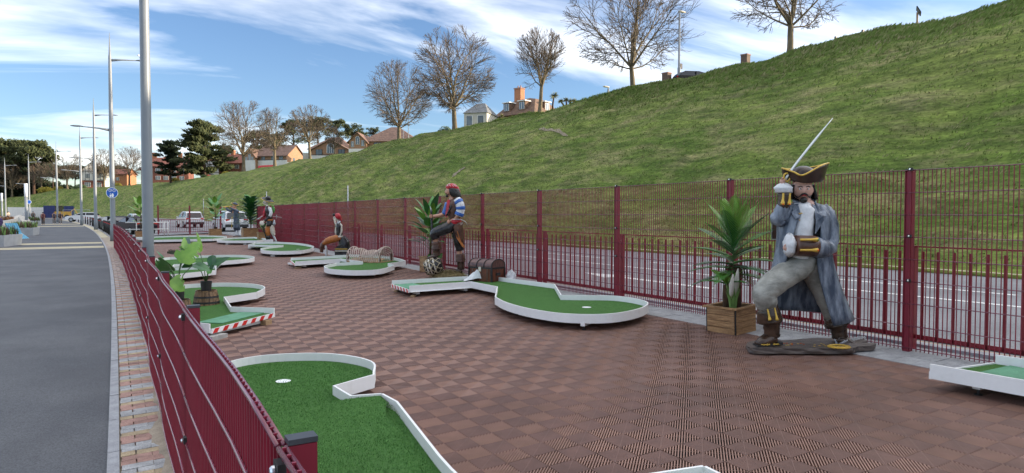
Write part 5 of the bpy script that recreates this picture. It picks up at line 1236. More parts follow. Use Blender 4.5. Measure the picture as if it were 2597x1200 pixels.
def frond(mb, base, dirv, L, droop, nl, lw, ll, mi=0, twist=0.0):
    """feather leaf: arching midrib with two rows of narrow leaflets"""
    d = Vector(dirv).normalized(); side = d.cross(Vector((0, 0, 1)))
    if side.length < .1: side = Vector((1, 0, 0))
    side.normalize(); pts = []
    for i in range(nl + 1):
        t = i / nl; p = Vector(base) + d * (L * t) + Vector((0, 0, -droop * L * t * t)); pts.append(p)
    mb.tube(pts, [.010 * (1 - .8 * i / nl) for i in range(nl + 1)], 4, True, mi)
    for i in range(1, nl):
        t = i / nl; tan = (pts[i + 1] - pts[i - 1]).normalized(); up = side.cross(tan).normalized()
        wl_ = ll * (math.sin(PI * min(1, t * 1.05 + .08)) ** .6) * (1 - .25 * t)
        for s in (-1, 1):
            o = (side * s * .82 + tan * .62 + up * .22 - Vector((0, 0, .10))).normalized()
            a = pts[i]; b_ = a + o * wl_ * .55 + up * .006; c = a + o * wl_
            w = tan * lw
            mb.add([a - w * .5, a + w * .5, b_ + w * .6, b_ - w * .6, c], [(0, 1, 2, 3), (3, 2, 4)], mi)
def broad_leaf(mb, base, d, L, Wd, curl=.25, split=0, mi=0, roll=0.0, fold=.15):
    """paddle or monstera blade starting at base; split > 0 cuts the rim into lobes"""
    d = Vector(d).normalized(); side = d.cross(Vector((0, 0, 1)))
    if side.length < .15: side = Vector((math.cos(roll * 3), math.sin(roll * 3), 0))
    side.normalize(); side = Matrix.Rotation(roll, 3, d) @ side; nrm = side.cross(d).normalized()
    n = 10; vs = []; fs = []
    for i in range(n + 1):
        t = i / n; p = Vector(base) + d * (L * t) + nrm * (-curl * L * t * t)
        w = Wd / 2 * (math.sin(PI * t ** .62) ** .75 if t < 1 else 0)
        if split: w *= (1 - .0 * t)
        for k, x in enumerate((-1, -.5, 0, .5, 1)):
            vs.append(p + side * (w * x) + nrm * (fold * w * abs(x)) - d * (.10 * L * abs(x) * (1 if t < .3 else .4) if split else 0))
    for i in range(n):
        for k in range(4):
            if split and k in (0, 3) and i % 2 == 1 and 1 < i < 9:
                # cut: keep only a thin finger
                a, b_, c, e = i * 5 + k, i * 5 + k + 1, (i + 1) * 5 + k + 1, (i + 1) * 5 + k
                m_ = len(vs); vs.append((Vector(vs[a]) + Vector(vs[e])) / 2 * .75 + Vector(vs[b_]) * .25 if k == 0 else (Vector(vs[b_]) + Vector(vs[c])) / 2 * .75 + Vector(vs[a]) * .25)
                fs.append((b_, c, m_) if k == 0 else (a, m_, e)); continue
            fs.append((i * 5 + k, i * 5 + k + 1, (i + 1) * 5 + k + 1, (i + 1) * 5 + k))
    mb.add(vs, fs, mi)
def leaf_obj(root, mat, fn, name='leaf'):
    mb = MB(); fn(mb); return mb.build(name, mat, root, smooth=False)

# big planter with the palm beside the coat pirate
p = on_deck(1852, 842); pc = Vector((6.79, 6.06, 0)); pc.z = gh(pc.x, pc.y)
pl = thing('palm_planter', 'square wooden planter with tall artificial palm beside the coat pirate', 'planter', pc, R(8)); pl.rotation_euler = (0, -GRADE, R(8))
crate(pl, .43, .315)
for (x, y, tx, ty, h, r0) in ((-.05, .02, -.10, .0, .30, .045), (.08, -.03, .10, -.02, .55, .055)):
    MB().tube([(x, y, .26), ((x + tx) / 2, y, .3 + h * .5), (tx, ty, .3 + h)], [r0 * 1.1, r0, r0 * .8], 9).build('trunk', A['fibre'], pl, smooth=True)
mb = MB(); r = random.Random(11)
for k in range(40):
    a = r.uniform(0, 2 * PI); mb.tube([(.10 + .05 * math.cos(a), -.02 + .05 * math.sin(a), .84), (.10 + .13 * math.cos(a), -.02 + .13 * math.sin(a), .84 - r.uniform(.0, .06)), (.10 + .15 * math.cos(a), -.02 + .15 * math.sin(a), .84 - r.uniform(.12, .28))], .005, 3)
mb.build('fibre_skirt', A['fibre'], pl)
r = random.Random(2)
for k in range(34):
    a = k * 2.4 + r.uniform(-.2, .2); lay = k / 34; z0 = .70 + .58 * lay; el = R(-2 + 80 * lay ** 1.25); L = r.uniform(.52, .66) * (1 - .10 * lay)
    m_ = A['leaf_light'] if k > 25 else (A['leaf_mid'] if k % 2 == 0 else A['leaf'])
    d = (math.cos(a) * math.cos(el), math.sin(a) * math.cos(el), math.sin(el))
    leaf_obj(pl, m_, lambda mb: frond(mb, (.05, -.01, z0), d, L * 1.12, .30 * (1 - lay), 26, .014, .16), 'frond')
for k in range(6):
    a = k * 1.05 + .4; el = R(20 + 25 * (k % 2)); leaf_obj(pl, A['leaf_light'] if k % 2 else A['leaf_mid'], lambda mb: frond(mb, (-.10, 0, .62), (math.cos(a) * math.cos(el), math.sin(a) * math.cos(el), math.sin(el)), .36, .25, 18, .016, .10), 'frond')
mb = MB()
for k in range(70):
    a = r.uniform(0, 2 * PI); x0, y0 = -.13 + .04 * math.cos(a), -.12 + .03 * math.sin(a); L = r.uniform(.25, .42)
    mb.tube([(x0, y0, .28), (x0 + .02 * math.cos(a), y0 + .02 * math.sin(a), .28 + L * .6), (x0 + .06 * math.cos(a), y0 + .05 * math.sin(a), .28 + L)], [.0035, .003, .001], 3)
mb.build('reed_tuft', A['reed'], pl)
for (x, tz) in ((-.19, .68), (-.08, .74)):
    MB().tube([(x + .03, -.12, .45), (x, -.14, tz - .16), (x - .01, -.15, tz - .05), (x + .01, -.16, tz + .08)], [.008, .028, .032, .008], 9).build('plume', A['plume'], pl, smooth=True)

def leafy_pot(label, pc, rz, w, h, n, height, spread, mats, seed, kind='broad', leafL=.28, leafW=.13):
    o = thing('potted_plant', label, 'potted plant', pc, rz, 'artificial plants in wooden planters'); crate(o, w, h, 3); r = random.Random(seed)
    MB().tube([(0, 0, h - .05), (.02, 0, h + height * .5), (0, .02, h + height * .85)], [.035, .028, .015], 8).build('trunk', A['fibre'], o, smooth=True)
    for k in range(n):
        t = (k + .5) / n; a = k * 2.4; z = h + height * (.12 + .72 * t); el = R(15 + 60 * t); rr = spread * (1 - .45 * t) * r.uniform(.5, 1)
        st = Vector((0, 0, z)); e = st + Vector((math.cos(a) * rr * .6, math.sin(a) * rr * .6, rr * .35 + .04)); m_ = mats[r.randrange(len(mats))]
        if kind == 'broad':
            leaf_obj(o, m_, lambda mb: (mb.tube([st, (st + e) / 2 + Vector((0, 0, .02)), e], [.007, .006, .004], 4), broad_leaf(mb, e, (math.cos(a) * math.cos(el), math.sin(a) * math.cos(el), math.sin(el)), leafL * r.uniform(.8, 1.2), leafW * r.uniform(.8, 1.2), .3)))
        else:
            leaf_obj(o, m_, lambda mb: frond(mb, st, (math.cos(a) * math.cos(el * .8), math.sin(a) * math.cos(el * .8), math.sin(el * .8)), leafL * r.uniform(.8, 1.2) * (1.25 - .4 * t), .3, 16, .045, leafW), 'frond')
    return o
pb = Vector((6.98, 16.2, gh(6.98, 16.2)))
tp = leafy_pot('tall potted plant behind the bandana pirate, planter trailing ivy', pb, .1, .40, .38, 38, 1.3, .5, [A['leaf'], A['leaf_mid'], A['leaf_mid'], A['leaf_light']], 3, leafL=.46, leafW=.19)
mb = MB(); r = random.Random(8)
for k in range(90):
    x = r.uniform(-.22, .22); z = r.uniform(.0, .42) if r.random() < .6 else r.uniform(.36, .46); y = -.225 - r.uniform(0, .03); s = .03
    mb.add([(x - s, y, z), (x, y - .01, z - s), (x + s, y, z), (x, y - .008, z + s * 1.3)], [(0, 1, 2, 3)])
mb.build('ivy', A['leaf_mid'], tp)
leafy_pot('very bushy dark green potted plant at the fence end beside the telescope pirate', Vector((6.95, 43.4, gh(6.95, 43.4))), 0, .95, .62, 70, 1.9, 1.15, [A['leaf'], A['leaf'], A['leaf_mid']], 5, kind='frond', leafL=1.0, leafW=.30)
leafy_pot('broad leaved light green potted plant left of the telescope pirate', on_deck(546, 597), 0, .78, .45, 18, 2.3, .9, [A['leaf_light'], A['leaf_mid'], A['leaf_mid']], 6, leafL=.72, leafW=.36)
leafy_pot('light green potted plant half hidden by the nearest lamp post', on_deck(352, 597) + Vector((0, -6, 0)), 0, .7, .45, 16, 2.2, .8, [A['leaf_light'], A['leaf_light'], A['leaf_mid']], 7, leafL=.75, leafW=.36)
leafy_pot('small low planter behind the skeleton with the wide hat', on_deck(668, 613), 0, .55, .5, 12, .25, .4, [A['leaf_mid'], A['leaf']], 8, leafL=.3, leafW=.12)

# half barrels and the black pots with monstera
def half_barrel(label, p, r0=.215, h=.235):
    o = thing('half_barrel', label, 'barrel', p, 0, 'half barrels on the golf hole')
    n = 18
    for k in range(n):
        a0, a1 = 2 * PI * k / n, 2 * PI * (k + .93) / n; rings = []
        for t in lin(0, 1, 5):
            rr = r0 * (1.0 - .20 * t ** 1.5); z = h * t
            rings.append([Vector((rr * math.cos(a0), rr * math.sin(a0), z)), Vector((rr * math.cos(a1), rr * math.sin(a1), z)), Vector(((rr - .022) * math.cos(a1), (rr - .022) * math.sin(a1), z)), Vector(((rr - .022) * math.cos(a0), (rr - .022) * math.sin(a0), z))])
        MB().loft(rings).build('stave', A['barrel'], o)
    for t in (.12, .52): MB().lathe([((r0 + .003) * (1.0 - .20 * t ** 1.5), h * t), ((r0 + .005) * (1.0 - .20 * (t + .1) ** 1.5), h * (t + .13))], 24, caps=False).build('hoop', A['iron'], o, smooth=True)
    MB().lathe([(r0 * .78, h - .02), (r0 * .78, h - .012)], 20).build('top_board', A['timber'], o)
    MB().lathe([(r0 * .81, h - .004), (r0 * .81, h + .012), (r0 * .74, h + .012), (r0 * .74, h - .004)], 24).build('top_ring', A['barrel'], o)
    return h
def monstera(label, p, specs, pot_r=.085, pot_h=.15):
    o = thing('potted_monstera', label, 'potted plant', p, 0, 'monstera plants in black pots')
    MB().lathe([(pot_r * .85, 0), (pot_r, pot_h), (pot_r * .88, pot_h), (pot_r * .84, pot_h - .02)], 18).build('pot', A['black_plastic'], o, smooth=False)
    MB().lathe([(pot_r * .86, pot_h - .025), (.001, pot_h - .02)], 14).build('soil', A['soil'], o)
    for (dx, dy, dz, L, Wd, ang, tilt, m_, sp, roll) in specs:
        e = Vector((dx, dy, dz)); st = MB().tube([(dx * .05, dy * .05, pot_h - .03), (dx * .35, dy * .35, pot_h + (dz - pot_h) * .55), tuple(e)], [.009, .008, .006], 6).build('stalk', A['stem'], o, smooth=True)
        d = Vector((math.cos(ang) * math.cos(tilt), math.sin(ang) * math.cos(tilt), math.sin(tilt)))
        mb = MB(); broad_leaf(mb, e, d, L, Wd, .18, sp, 0, roll, .12); mb.build('leaf', m_, st)
    return o
rt_a = -YAW
def vr(x, y, z): v = RT * x + FWH * y; return (v.x, v.y, z)
bp = Vector((1.30, 12.75, gh(1.3, 12.75) + TZ)); hb = half_barrel('half barrel with scorched staves in the middle of the golf hole', bp)
S = lambda x, y, z, L, Wd, ang, tilt, m_, sp=1, roll=0.0: (*vr(x, y, z), L, Wd, ang - YAW, tilt, A[m_], sp, roll)
monstera('monstera with three leaves in a black pot on the middle barrel', bp + Vector((0, 0, hb)), [S(-.10, 0, .66, .38, .17, 1.9, R(78), 'leaf_light', 0, 1.2), S(.10, .03, .62, .26, .17, -1.4, R(-62), 'leaf', 0, .3), S(.14, -.05, .46, .30, .12, .3, R(28), 'leaf', 0, 1.1), S(.07, -.08, .30, .16, .09, 1.2, R(60), 'leaf_mid', 0, .8), S(-.20, -.05, .46, .22, .15, 2.9, R(-8), 'leaf', 0, .6)], .095, .17)
bp = Vector((.79, 11.75, gh(.79, 11.75) + TZ)); hb = half_barrel('half barrel mostly hidden behind the low fence', bp)
monstera('large monstera with big split leaves in a black pot behind the low fence', bp + Vector((0, 0, hb)), [S(.10, -.05, .62, .42, .36, .75, R(52), 'leaf_light', 1, .9), S(-.10, -.1, .58, .40, .32, 2.4, R(-18), 'leaf_mid', 1, .8), S(.02, .12, .70, .36, .28, 2.6, R(12), 'leaf_grey', 1, .5), S(-.02, -.14, .32, .32, .30, -.6, R(-22), 'leaf_light', 1, .9), S(.22, .06, .56, .30, .2, -.2, R(-12), 'leaf', 0, .4), S(.06, .10, .72, .30, .14, 1.3, R(70), 'leaf_grey', 0, .6), S(-.24, .0, .66, .22, .14, 2.4, R(40), 'leaf_mid', 0, .7), S(-.12, -.05, .40, .30, .26, 3.0, R(-25), 'leaf_mid', 1, .7), S(.10, .02, .80, .2, .1, 1.7, R(75), 'leaf_light', 0, .7)], .10, .19)

# brown notice on the tall fence, partly behind the pirate
nt = thing('notice_board', 'small dark brown notice with white lettering fixed to the tall fence', 'sign', (FX - .03, 5.64, 1.59), 0)
MB().box((0, 0, 0), (.012, .40, .34)).build('panel', A['sign_brown'], nt)
for (a, b_, c, d) in ((0, .165, .40, .012), (0, -.165, .40, .012)): MB().box((-.008, a, b_), (.006, c, d)).build('frame_edge', A['steel'], nt)
for s in (-1, 1): MB().box((-.008, s * .194, 0), (.006, .012, .318)).build('frame_edge', A['steel'], nt)
def text(parent, txt, size, loc, rot, mat, align='CENTER', name='lettering', ext=.001):
    cu = bpy.data.curves.new(name, 'FONT'); cu.body = txt; cu.size = size; cu.align_x = align; cu.align_y = 'CENTER'; cu.extrude = ext
    t = bpy.data.objects.new(name, cu); COL.objects.link(t); t.parent = parent; t.location = loc; t.rotation_euler = rot
    dg = bpy.context.evaluated_depsgraph_get(); me = bpy.data.meshes.new_from_object(t.evaluated_get(dg)); bpy.data.objects.remove(t)
    me.materials.clear(); me.materials.append(mat); o = bpy.data.objects.new(name, me); COL.objects.link(o); o.parent = parent; o.location = loc; o.rotation_euler = rot; return o
RF = (PI / 2, 0, -PI / 2)          # faces -x
for txt, y, z in (('PLEASE', .085, -.03), ('T', .045, -.085), ('TH', .085, -.135)): text(nt, txt, .062, (-.0075, y, z), RF, A['sign_white'], 'LEFT' if txt != 'T' else 'CENTER')
# ------------------------------------------------------------------ lamp posts
def on_prom(u, v):
    d = ray(u, v); k = 3.0
    while k < 400:
        p = CAMP + d * k
        if p.z <= gh(p.x + bend(p.y), p.y): return Vector((p.x, p.y, gh(p.x + bend(p.y), p.y)))
        k += .05 + k * .0008
    return CAMP + d * k
def on_path(t, s, dz=0.0): return Vector((t - bend(s), s, gh(t, s) + dz))
near = thing('lamp_post', 'nearest thick grey lamp post rising beside the low fence', 'lamp post', (.50, 14.9, gh(.5, 14.9)), 0, 'grey promenade lamp posts')
MB().lathe([(.15, 0), (.15, .02), (.102, .03), (.102, .05)], 24).build('base_flange', A['pole'], near, smooth=True)
MB().lathe([(.102, .03), (.1, 1.2), (.085, 5.6), (.06, 11.9), (.012, 13.6)], 28).build('mast', A['pole'], near, smooth=True)
def lamp_arm(root, z, side, L, mat):
    a = MB().tube([(0, 0, z), (side * L * .35, 0, z + .10), (side * L * .7, 0, z + .14), (side * L, 0, z + .16)], [(.07, .09), (.05, .05), (.045, .035), (.03, .02)], 8).build('arm', mat, root, smooth=True)
    MB().ball((side * L * .93, 0, z + .17), (.36, .15, .06), 12, 8).build('lamp_head', mat, a, smooth=True)
    return a
lamp_arm(near, 11.6, 1, 2.0, A['pole']); lamp_arm(near, 7.2, -1, 2.0, A['pole'])
pole_far = thing('lamp_post', 'grey mast with round blue shared path sign standing past the fence end', 'lamp post', (-.28, 50.5, gh(0, 50.5)), 0, 'grey promenade lamp posts')
MB().lathe([(.19, 0), (.17, .8), (.15, 1.0), (.14, 6.5), (.09, 11.8), (.07, 11.9), (.012, 13.3)], 18).build('mast', A['pole'], pole_far, smooth=True)
lamp_arm(pole_far, 11.55, 1, 1.95, A['pole']); lamp_arm(pole_far, 7.1, -1, 2.0, A['pole'])
LABL = ['grey mast second in line after the sign post, by the bollards', 'slim grey mast third in line after the sign post, behind the white car', 'grey mast fourth in line after the sign post, before the blue containers', 'grey mast fifth in line after the sign post, sunlit, with small blue sign', 'farthest left grey mast before the woodland']
for (x, y), lb in zip(((-1.95, 80.6), (-4.2, 107), (-8.6, 134), (-15.4, 167), (-21, 182)), LABL):
    dup(pole_far, (x, y, gh(0, y)), 0, lb)
# blue roundel on the first far post
sg = thing('path_sign', 'round blue shared cycle and pedestrian path sign on the grey mast', 'sign', (-.28 - .02, 50.5 - .19, gh(0, 50.5) + 3.1), R(-2)); sg.scale = (.84, 1, .84)
MB().tube([(0, 0, 0), (0, -.02, 0)], .40, 32).build('plate', A['sign_white'], sg)
MB().tube([(0, -.0205, 0), (0, -.026, 0)], .365, 32).build('blue_face', A['sign_blue'], sg)
for cx_ in (-.13, .13): MB().tube([(cx_ + .085 * math.cos(a), -.031, .17 + .085 * math.sin(a)) for a in lin(0, 2 * PI, 17)], .014, 5, False).build('bicycle_wheel', A['sign_white'], sg)
mb = MB()
for a, b_ in (((-.13, .17), (-.05, .26)), ((-.05, .26), (.10, .26)), ((.10, .26), (.13, .17)), ((-.13, .17), (.02, .17)), ((.02, .17), (.10, .26)), ((.02, .17), (-.06, .28)), ((.09, .30), (.15, .29))): mb.bar((a[0], -.031, a[1]), (b_[0], -.031, b_[1]), .022, .01)
mb.build('bicycle_frame', A['sign_white'], sg)
for (x, k) in ((.03, 1.0), (-.11, .68)):
    mb = MB(); mb.tube([(x, -.03, -.10 * k + .02 - (1 - k) * .1), (x, -.034, -.10 * k + .02 - (1 - k) * .1)], .045 * k, 12)
    mb.add([(x + a * k, -.032, b_ * k - (1 - k) * .27 - .04) for a, b_ in ((-.05, -.02), (.05, -.02), (.10, -.17), (.06, -.17), (.06, -.29), (-.06, -.29), (-.06, -.17), (-.09, -.16))], [tuple(range(8))])
    mb.build('walker', A['sign_white'], sg)
s2 = thing('path_sign', 'tiny round blue sign on the fifth mast far along the promenade', 'sign', (-15.45, 166.7, gh(0, 167) + 3.6), R(-2))
MB().tube([(0, 0, 0), (0, -.02, 0)], .42, 24).build('plate', A['sign_white'], s2); MB().tube([(0, -.021, 0), (0, -.028, 0)], .37, 24).build('blue_face', A['sign_blue'], s2)
# a gull on the upper arm of the sign post
gl = thing('gull', 'white gull perched on the upper lamp arm of the sign post', 'bird', (1.5, 50.5, gh(0, 50.5) + 11.80), R(10))
MB().ball((0, 0, .13), (.20, .085, .09), 12, 8, lambda d: 1 - .3 * max(0, -d.x)).build('body', A['gull'], gl, smooth=True)
MB().ball((-.17, 0, .24), (.065, .05, .055), 10, 8).build('head', A['sign_white'], gl, smooth=True)
MB().tube([(-.22, 0, .24), (-.30, 0, .225)], [.014, .004], 6).build('beak', A['gold'], gl); MB().tube([(.12, 0, .15), (.32, 0, .13)], [(.05, .02), (.02, .01)], 6).build('tail', A['steel'], gl)
for s in (-1, 1): MB().tube([(0, s * .03, 0), (0, s * .03, .08)], .008, 5).build('leg', A['gold'], gl)

# ------------------------------------------------------------------ bollards
bol = MB().lathe([(.075, 0), (.075, .9), (.055, .93), (.07, .95), (.07, 1.03), (.04, 1.06)], 12)
bme = bol.mesh('post', A['black_plastic'], True); ring_me = MB().lathe([(.078, .86), (.078, .9)], 12, caps=False).mesh('red_band', A['red'], True)
ORD = 'first second third fourth fifth sixth seventh eighth ninth tenth eleventh twelfth thirteenth fourteenth fifteenth sixteenth seventeenth eighteenth nineteenth twentieth'.split()
for k in range(20):
    s = 57.5 + 3.1 * k if k < 14 else 103 + 5.5 * (k - 14)
    o = thing('bollard', 'black bollard with red band, %s in the row from the fence end' % ORD[k], 'bollard', on_path(.72, s), 0, 'black bollards along the promenade')
    inst(bme, 'post', o); inst(ring_me, 'red_band', o)
# ------------------------------------------------------------------ cars
def car(label, p, rz, paint, suv=True, scale=1.0, group='cars on the road'):
    o = thing('parked_car', label, 'car', p, rz, group); o.scale = (scale,) * 3
    h = 1.62 if suv else 1.45
    # side profile: x forward
    def ring(w, pts, zlo): return pts
    low = [(-2.2, .35), (-2.28, .75), (-2.2, .98), (-1.6, 1.02), (.85, 1.0), (1.9, .86), (2.2, .66), (2.22, .35)]
    rings = []
    for y, k in ((-.90, .96), (-.88, 1.0), (-.5, 1.015), (0, 1.02), (.5, 1.015), (.88, 1.0), (.90, .96)):
        rings.append([Vector((x * (k if abs(x) > 1.8 else 1), y, z if z < .4 else z * (1 if k > .97 else .98))) for x, z in low])
    MB().loft(rings).build('body', paint, o, smooth=False)
    top = [(-2.12, 1.0), (-1.85, h - .14), (-1.55, h), (-.2, h + .01), (.35, h - .12), (1.15, 1.0)]
    gl_ = [(-2.06, 1.02), (-1.86, h - .18), (-1.5, h - .07), (-.2, h - .06), (.3, h - .17), (1.0, 1.02)]
    cab = MB().loft([[Vector((x * (.96 if y != 0 else 1), y * (1 - .20 * (z - 1.0) / (h - 1.0)), z)) for x, z in top] for y in (-.84, -.4, 0, .4, .84)]).build('cabin', paint, o)
    for s in (-1, 1):
        MB().loft([[Vector((x, s * (.852 - .155 * (z - 1.0) / (h - 1.0) + e), z)) for x, z in gl_] for e in (-.01, .012)]).build('side_window', A['car_glass'], o)
        MB().box((-.55, s * .80, 1.02 + (h - 1) * .45), (.06, .16, h - 1.1)).build('door_pillar', paint, o)
        MB().ball((.75, s * .99, 1.06), (.10, .09, .07), 8, 6).build('door_mirror', paint, o, smooth=True)
        MB().box((-2.18, s * .66, .90), (.16, .30, .15)).build('tail_lamp', A['tail'], o)
        MB().box((2.10, s * .64, .72), (.16, .36, .13)).build('headlamp', A['light_white'], o)
        for x in (-1.35, 1.38):
            wh = MB().tube([(x, s * .70, .335), (x, s * .915, .335)], .335, 20).build('wheel', A['tyre'], o, smooth=False)
            MB().tube([(x, s * .90, .335), (x, s * .925, .335)], .21, 14).build('rim', A['steel'], wh)
    MB().loft([[Vector((-2.14 + .03 + e, -.68, 1.05)), Vector((-2.14 + e + .03, .68, 1.05)), Vector((-1.86 + e, .60, h - .13)), Vector((-1.86 + e, -.60, h - .13))] for e in (-.05, .02)]).build('rear_window', A['car_glass'], o)
    MB().loft([[Vector((1.12 + e, -.70, 1.03)), Vector((1.12 + e, .70, 1.03)), Vector((.40 + e, .62, h - .12)), Vector((.40 + e, -.62, h - .12))] for e in (-.02, .03)]).build('windscreen', A['car_glass'], o)
    MB().box((-2.285, 0, .80), (.02, .52, .11)).build('rear_number_plate', A['plate_yellow'], o)
    MB().box((-2.23, 0, .46), (.14, 1.72, .22)).build('rear_bumper', A['black_plastic'], o); MB().box((2.17, 0, .46), (.14, 1.72, .22)).build('front_bumper', A['black_plastic'], o)
    return o
def car_at(u, v, t=None): 
    d = ray(u, v); k = 20.0
    while k < 300:
        p = CAMP + d * k
        if p.z <= gh(p.x + bend(p.y), p.y) - .03: return p
        k += .1
    return CAMP + d * 100
cA = at_depth(210, 559, 104); cA.z = gh(5, cA.y)
car('white estate car crossing behind the bollards with its side to view', Vector((cA.x, cA.y, cA.z)), R(172), A['car_white'], False)
c = car_at(477, 578); car('white car with red tail lamps driving away behind the end fence', c + Vector((.3, 2, 0)), R(98), A['car_white'], True)
c = car_at(578, 588); car('white van like car half hidden behind the potted plant', c + Vector((.4, 2, 0)), R(96), A['car_white'], True, 1.05)
car('dark purple hatchback behind the white handrail', Vector((1.15, 64, gh(1.15, 64) - .03)), R(112), A['car_dark'], False)
car('silver car beyond the purple hatchback', Vector((1.6, 76, gh(1.6, 76) - .03)), R(100), A['car_silver'], True)
car('black car whose bonnet shows beside the sign post', Vector((.15, 73, gh(.6, 73) - .03)), R(-70), A['car_black'], False)
# white handrail at the deck end
p = Vector((1.35, 56.4, gh(1.35, 56.4)))
hr = thing('white_handrail', 'white tubular handrail at the far end of the deck', 'handrail', p)
for x in (-.2, .6, 1.6, 1.85): MB().tube([(x, 0, 0), (x, 0, 1.05)], .035, 8).build('post', A['white_frame'], hr, smooth=True)
for z in (.55, 1.05): MB().tube([(-.9, 0, z), (1.9, 0, z)], .035, 8).build('rail', A['white_frame'], hr, smooth=True)
# marker posts standing by the road edge
def marker(u, v0, v1, t, label, cap=True):
    s = crest_s(u, t); p = Vector((t - bend(s), s, gh(t, s))); dep = (p - CAMP).dot(FW); top = EYE + (HORIZON - v0) / F_PX * dep
    o = thing('marker_post', label, 'post', p); h = top - p.z
    MB().lathe([(.05, 0), (.05, h)], 10).build('tube', A['steel'], o, smooth=True)
    if cap: MB().lathe([(.07, h - .25), (.07, h + .02), (.03, h + .05)], 10).build('cap', A['plume'], o, smooth=True)
marker(883, 471, 600, 17.6, 'thin pale post behind the tall fence above the crouching skeleton', False)
marker(677, 486, 580, 17.6, 'thin pale post rising behind the skeleton with the wide hat', False)
marker(517, 505, 572, 17.6, 'thin roadside post with pale cap left of the potted plants')

# ------------------------------------------------------------------ promenade furniture on the sea side
def planter_box(label, p, L, Wd, h, rz, cols, seed, n=160):
    o = thing('promenade_planter', label, 'planter', p, rz, 'concrete promenade planters')
    MB().loft([[Vector((x * k, y * k, z)) for x, y in ((-L / 2, -Wd / 2), (L / 2, -Wd / 2), (L / 2, Wd / 2), (-L / 2, Wd / 2))] for z, k in ((0, .94), (h, 1.0))]).build('trough', A['planter_grey'], o)
    r = random.Random(seed); mb = MB()
    for k in range(n):
        x, y = r.uniform(-.46, .46) * L, r.uniform(-.45, .45) * Wd; a = r.uniform(0, 2 * PI); hh = r.uniform(.25, .6); s = .05; mi = r.randrange(len(cols))
        for j in range(3):
            a += 2.1; mb.add([(x - s * math.sin(a), y + s * math.cos(a), h - .02), (x + s * math.sin(a), y - s * math.cos(a), h - .02), (x + .3 * hh * math.cos(a), y + .3 * hh * math.sin(a), h + hh)], [(0, 1, 2)], mi)
    mb.build('planting', cols, o, kind='stuff'); return o
COLS = [A['shrub'], A['reed'], A['brown_cloth'], A['sword_leaf'], A['orange_cloth']]
for i, (u, v, L, lb) in enumerate(((-8, 624, 3.0, 'nearest concrete planter with grey green grasses at the left edge'), (62, 597, 3.6, 'concrete planter with rusty grasses beyond the turquoise bench'), (18, 570, 5, 'concrete planter with low shrubs beside the pale seating blocks'), (80, 572, 3.0, 'concrete planter with tufted grass below the light column'))):
    p = on_prom(u, v); planter_box(lb, p, L, 1.6, .62, R(80 + 8 * i), COLS[i % 3:i % 3 + 3], 20 + i)
p = on_prom(40, 606)
bn = thing('turquoise_bench', 'angular turquoise slatted bench between two planters', 'bench', p, R(75))
for k in range(6):
    x = -.75 + .3 * k; MB().add([(x, -.4, 0), (x + .24, -.4, 0), (x + .24, .1, .45), (x, .1, .45), (x, .35, 1.1), (x + .24, .35, 1.1), (x + .24, .28, 1.1), (x, .28, 1.1), (x, .0, .38), (x + .24, 0, .38), (x + .24, -.46, 0), (x, -.46, 0)], [(0, 1, 2, 3), (3, 2, 5, 4), (4, 5, 6, 7), (7, 6, 9, 8), (8, 9, 10, 11), (0, 3, 4, 7, 8, 11), (1, 10, 9, 6, 5, 2)]).build('slat', A['bench_blue'], bn)
for i, (u, v, sx, hh, lb) in enumerate(((33, 568, 1.5, 1.2, 'pale tilted seating block left of the light column'), (40, 558, .9, 1.2, 'pale upright block behind the tilted seating block'), (53, 560, 1.0, .9, 'pale block right of the upright block'), (64, 572, .9, 1.3, 'pale block at the foot of the light column'))):
    p = on_prom(u, v + 6); o = MB().loft([[Vector((-sx, -.5, 0)), Vector((sx, -.5, 0)), Vector((sx, .5, 0)), Vector((-sx, .5, 0))], [Vector((-sx * .9 + .2, -.42, hh * .5)), Vector((sx * .95, -.42, hh)), Vector((sx * .95, .42, hh)), Vector((-sx * .9 + .2, .42, hh * .5))]]).build('seating_block', A['clad'])
    o.location = p; o.rotation_euler = (0, 0, R(20 + 30 * i)); tag(o, lb, 'seat', 'pale seating blocks')
for (u, vb, vt, lb) in ((68, 578, 466, 'short light column with glowing white top beside the promenade'), (6, 560, 490, 'short light column with pale blue top at the left edge')):
    p = on_prom(u, vb); dep = (p - CAMP).dot(FW); hh = (vb - vt) / F_PX * dep; o = thing('light_column', lb, 'lamp post', p)
    MB().lathe([(.16, 0), (.15, hh * .70)], 14).build('column', A['pole'], o, smooth=True); MB().lathe([(.17, hh * .70), (.17, hh)], 14).build('diffuser', A['light_white'], o, smooth=True)
# site cabins and machine
def cabin(label, u, dep, w, h, d, mat, name='site_container', rz=0.0):
    p = at_depth(u, HORIZON, dep); p.z = gh(2, p.y) if True else 0
    o = thing(name, label, 'container', p, -YAW + R(30) + rz)
    MB().box((0, 0, h / 2 + .1), (w, d, h)).build('shell', mat, o)
    for k in range(int(w / .5)): MB().box((-w / 2 + .25 + .5 * k, -d / 2 - .02, h / 2 + .1), (.12, .06, h - .2)).build('rib', mat, o)
    MB().box((0, 0, h + .12), (w + .06, d + .06, .08)).build('roof_edge', mat, o)
    return o
cabin('long white site cabin far along the promenade', 85, 175, 10.5, 2.6, 2.6, A['render'], 'site_cabin')
cabin('dark blue storage container beside the white cabin', 128, 165, 2.6, 2.9, 2.6, A['container_blue'])
cabin('second dark blue storage container behind the yellow machine', 152, 172, 6.0, 2.9, 2.6, A['container_blue'])
p = at_depth(160, HORIZON, 155); p.z = gh(2, p.y)
mc = thing('yellow_digger', 'small yellow site machine before the blue containers', 'machine', p, -YAW + R(20))
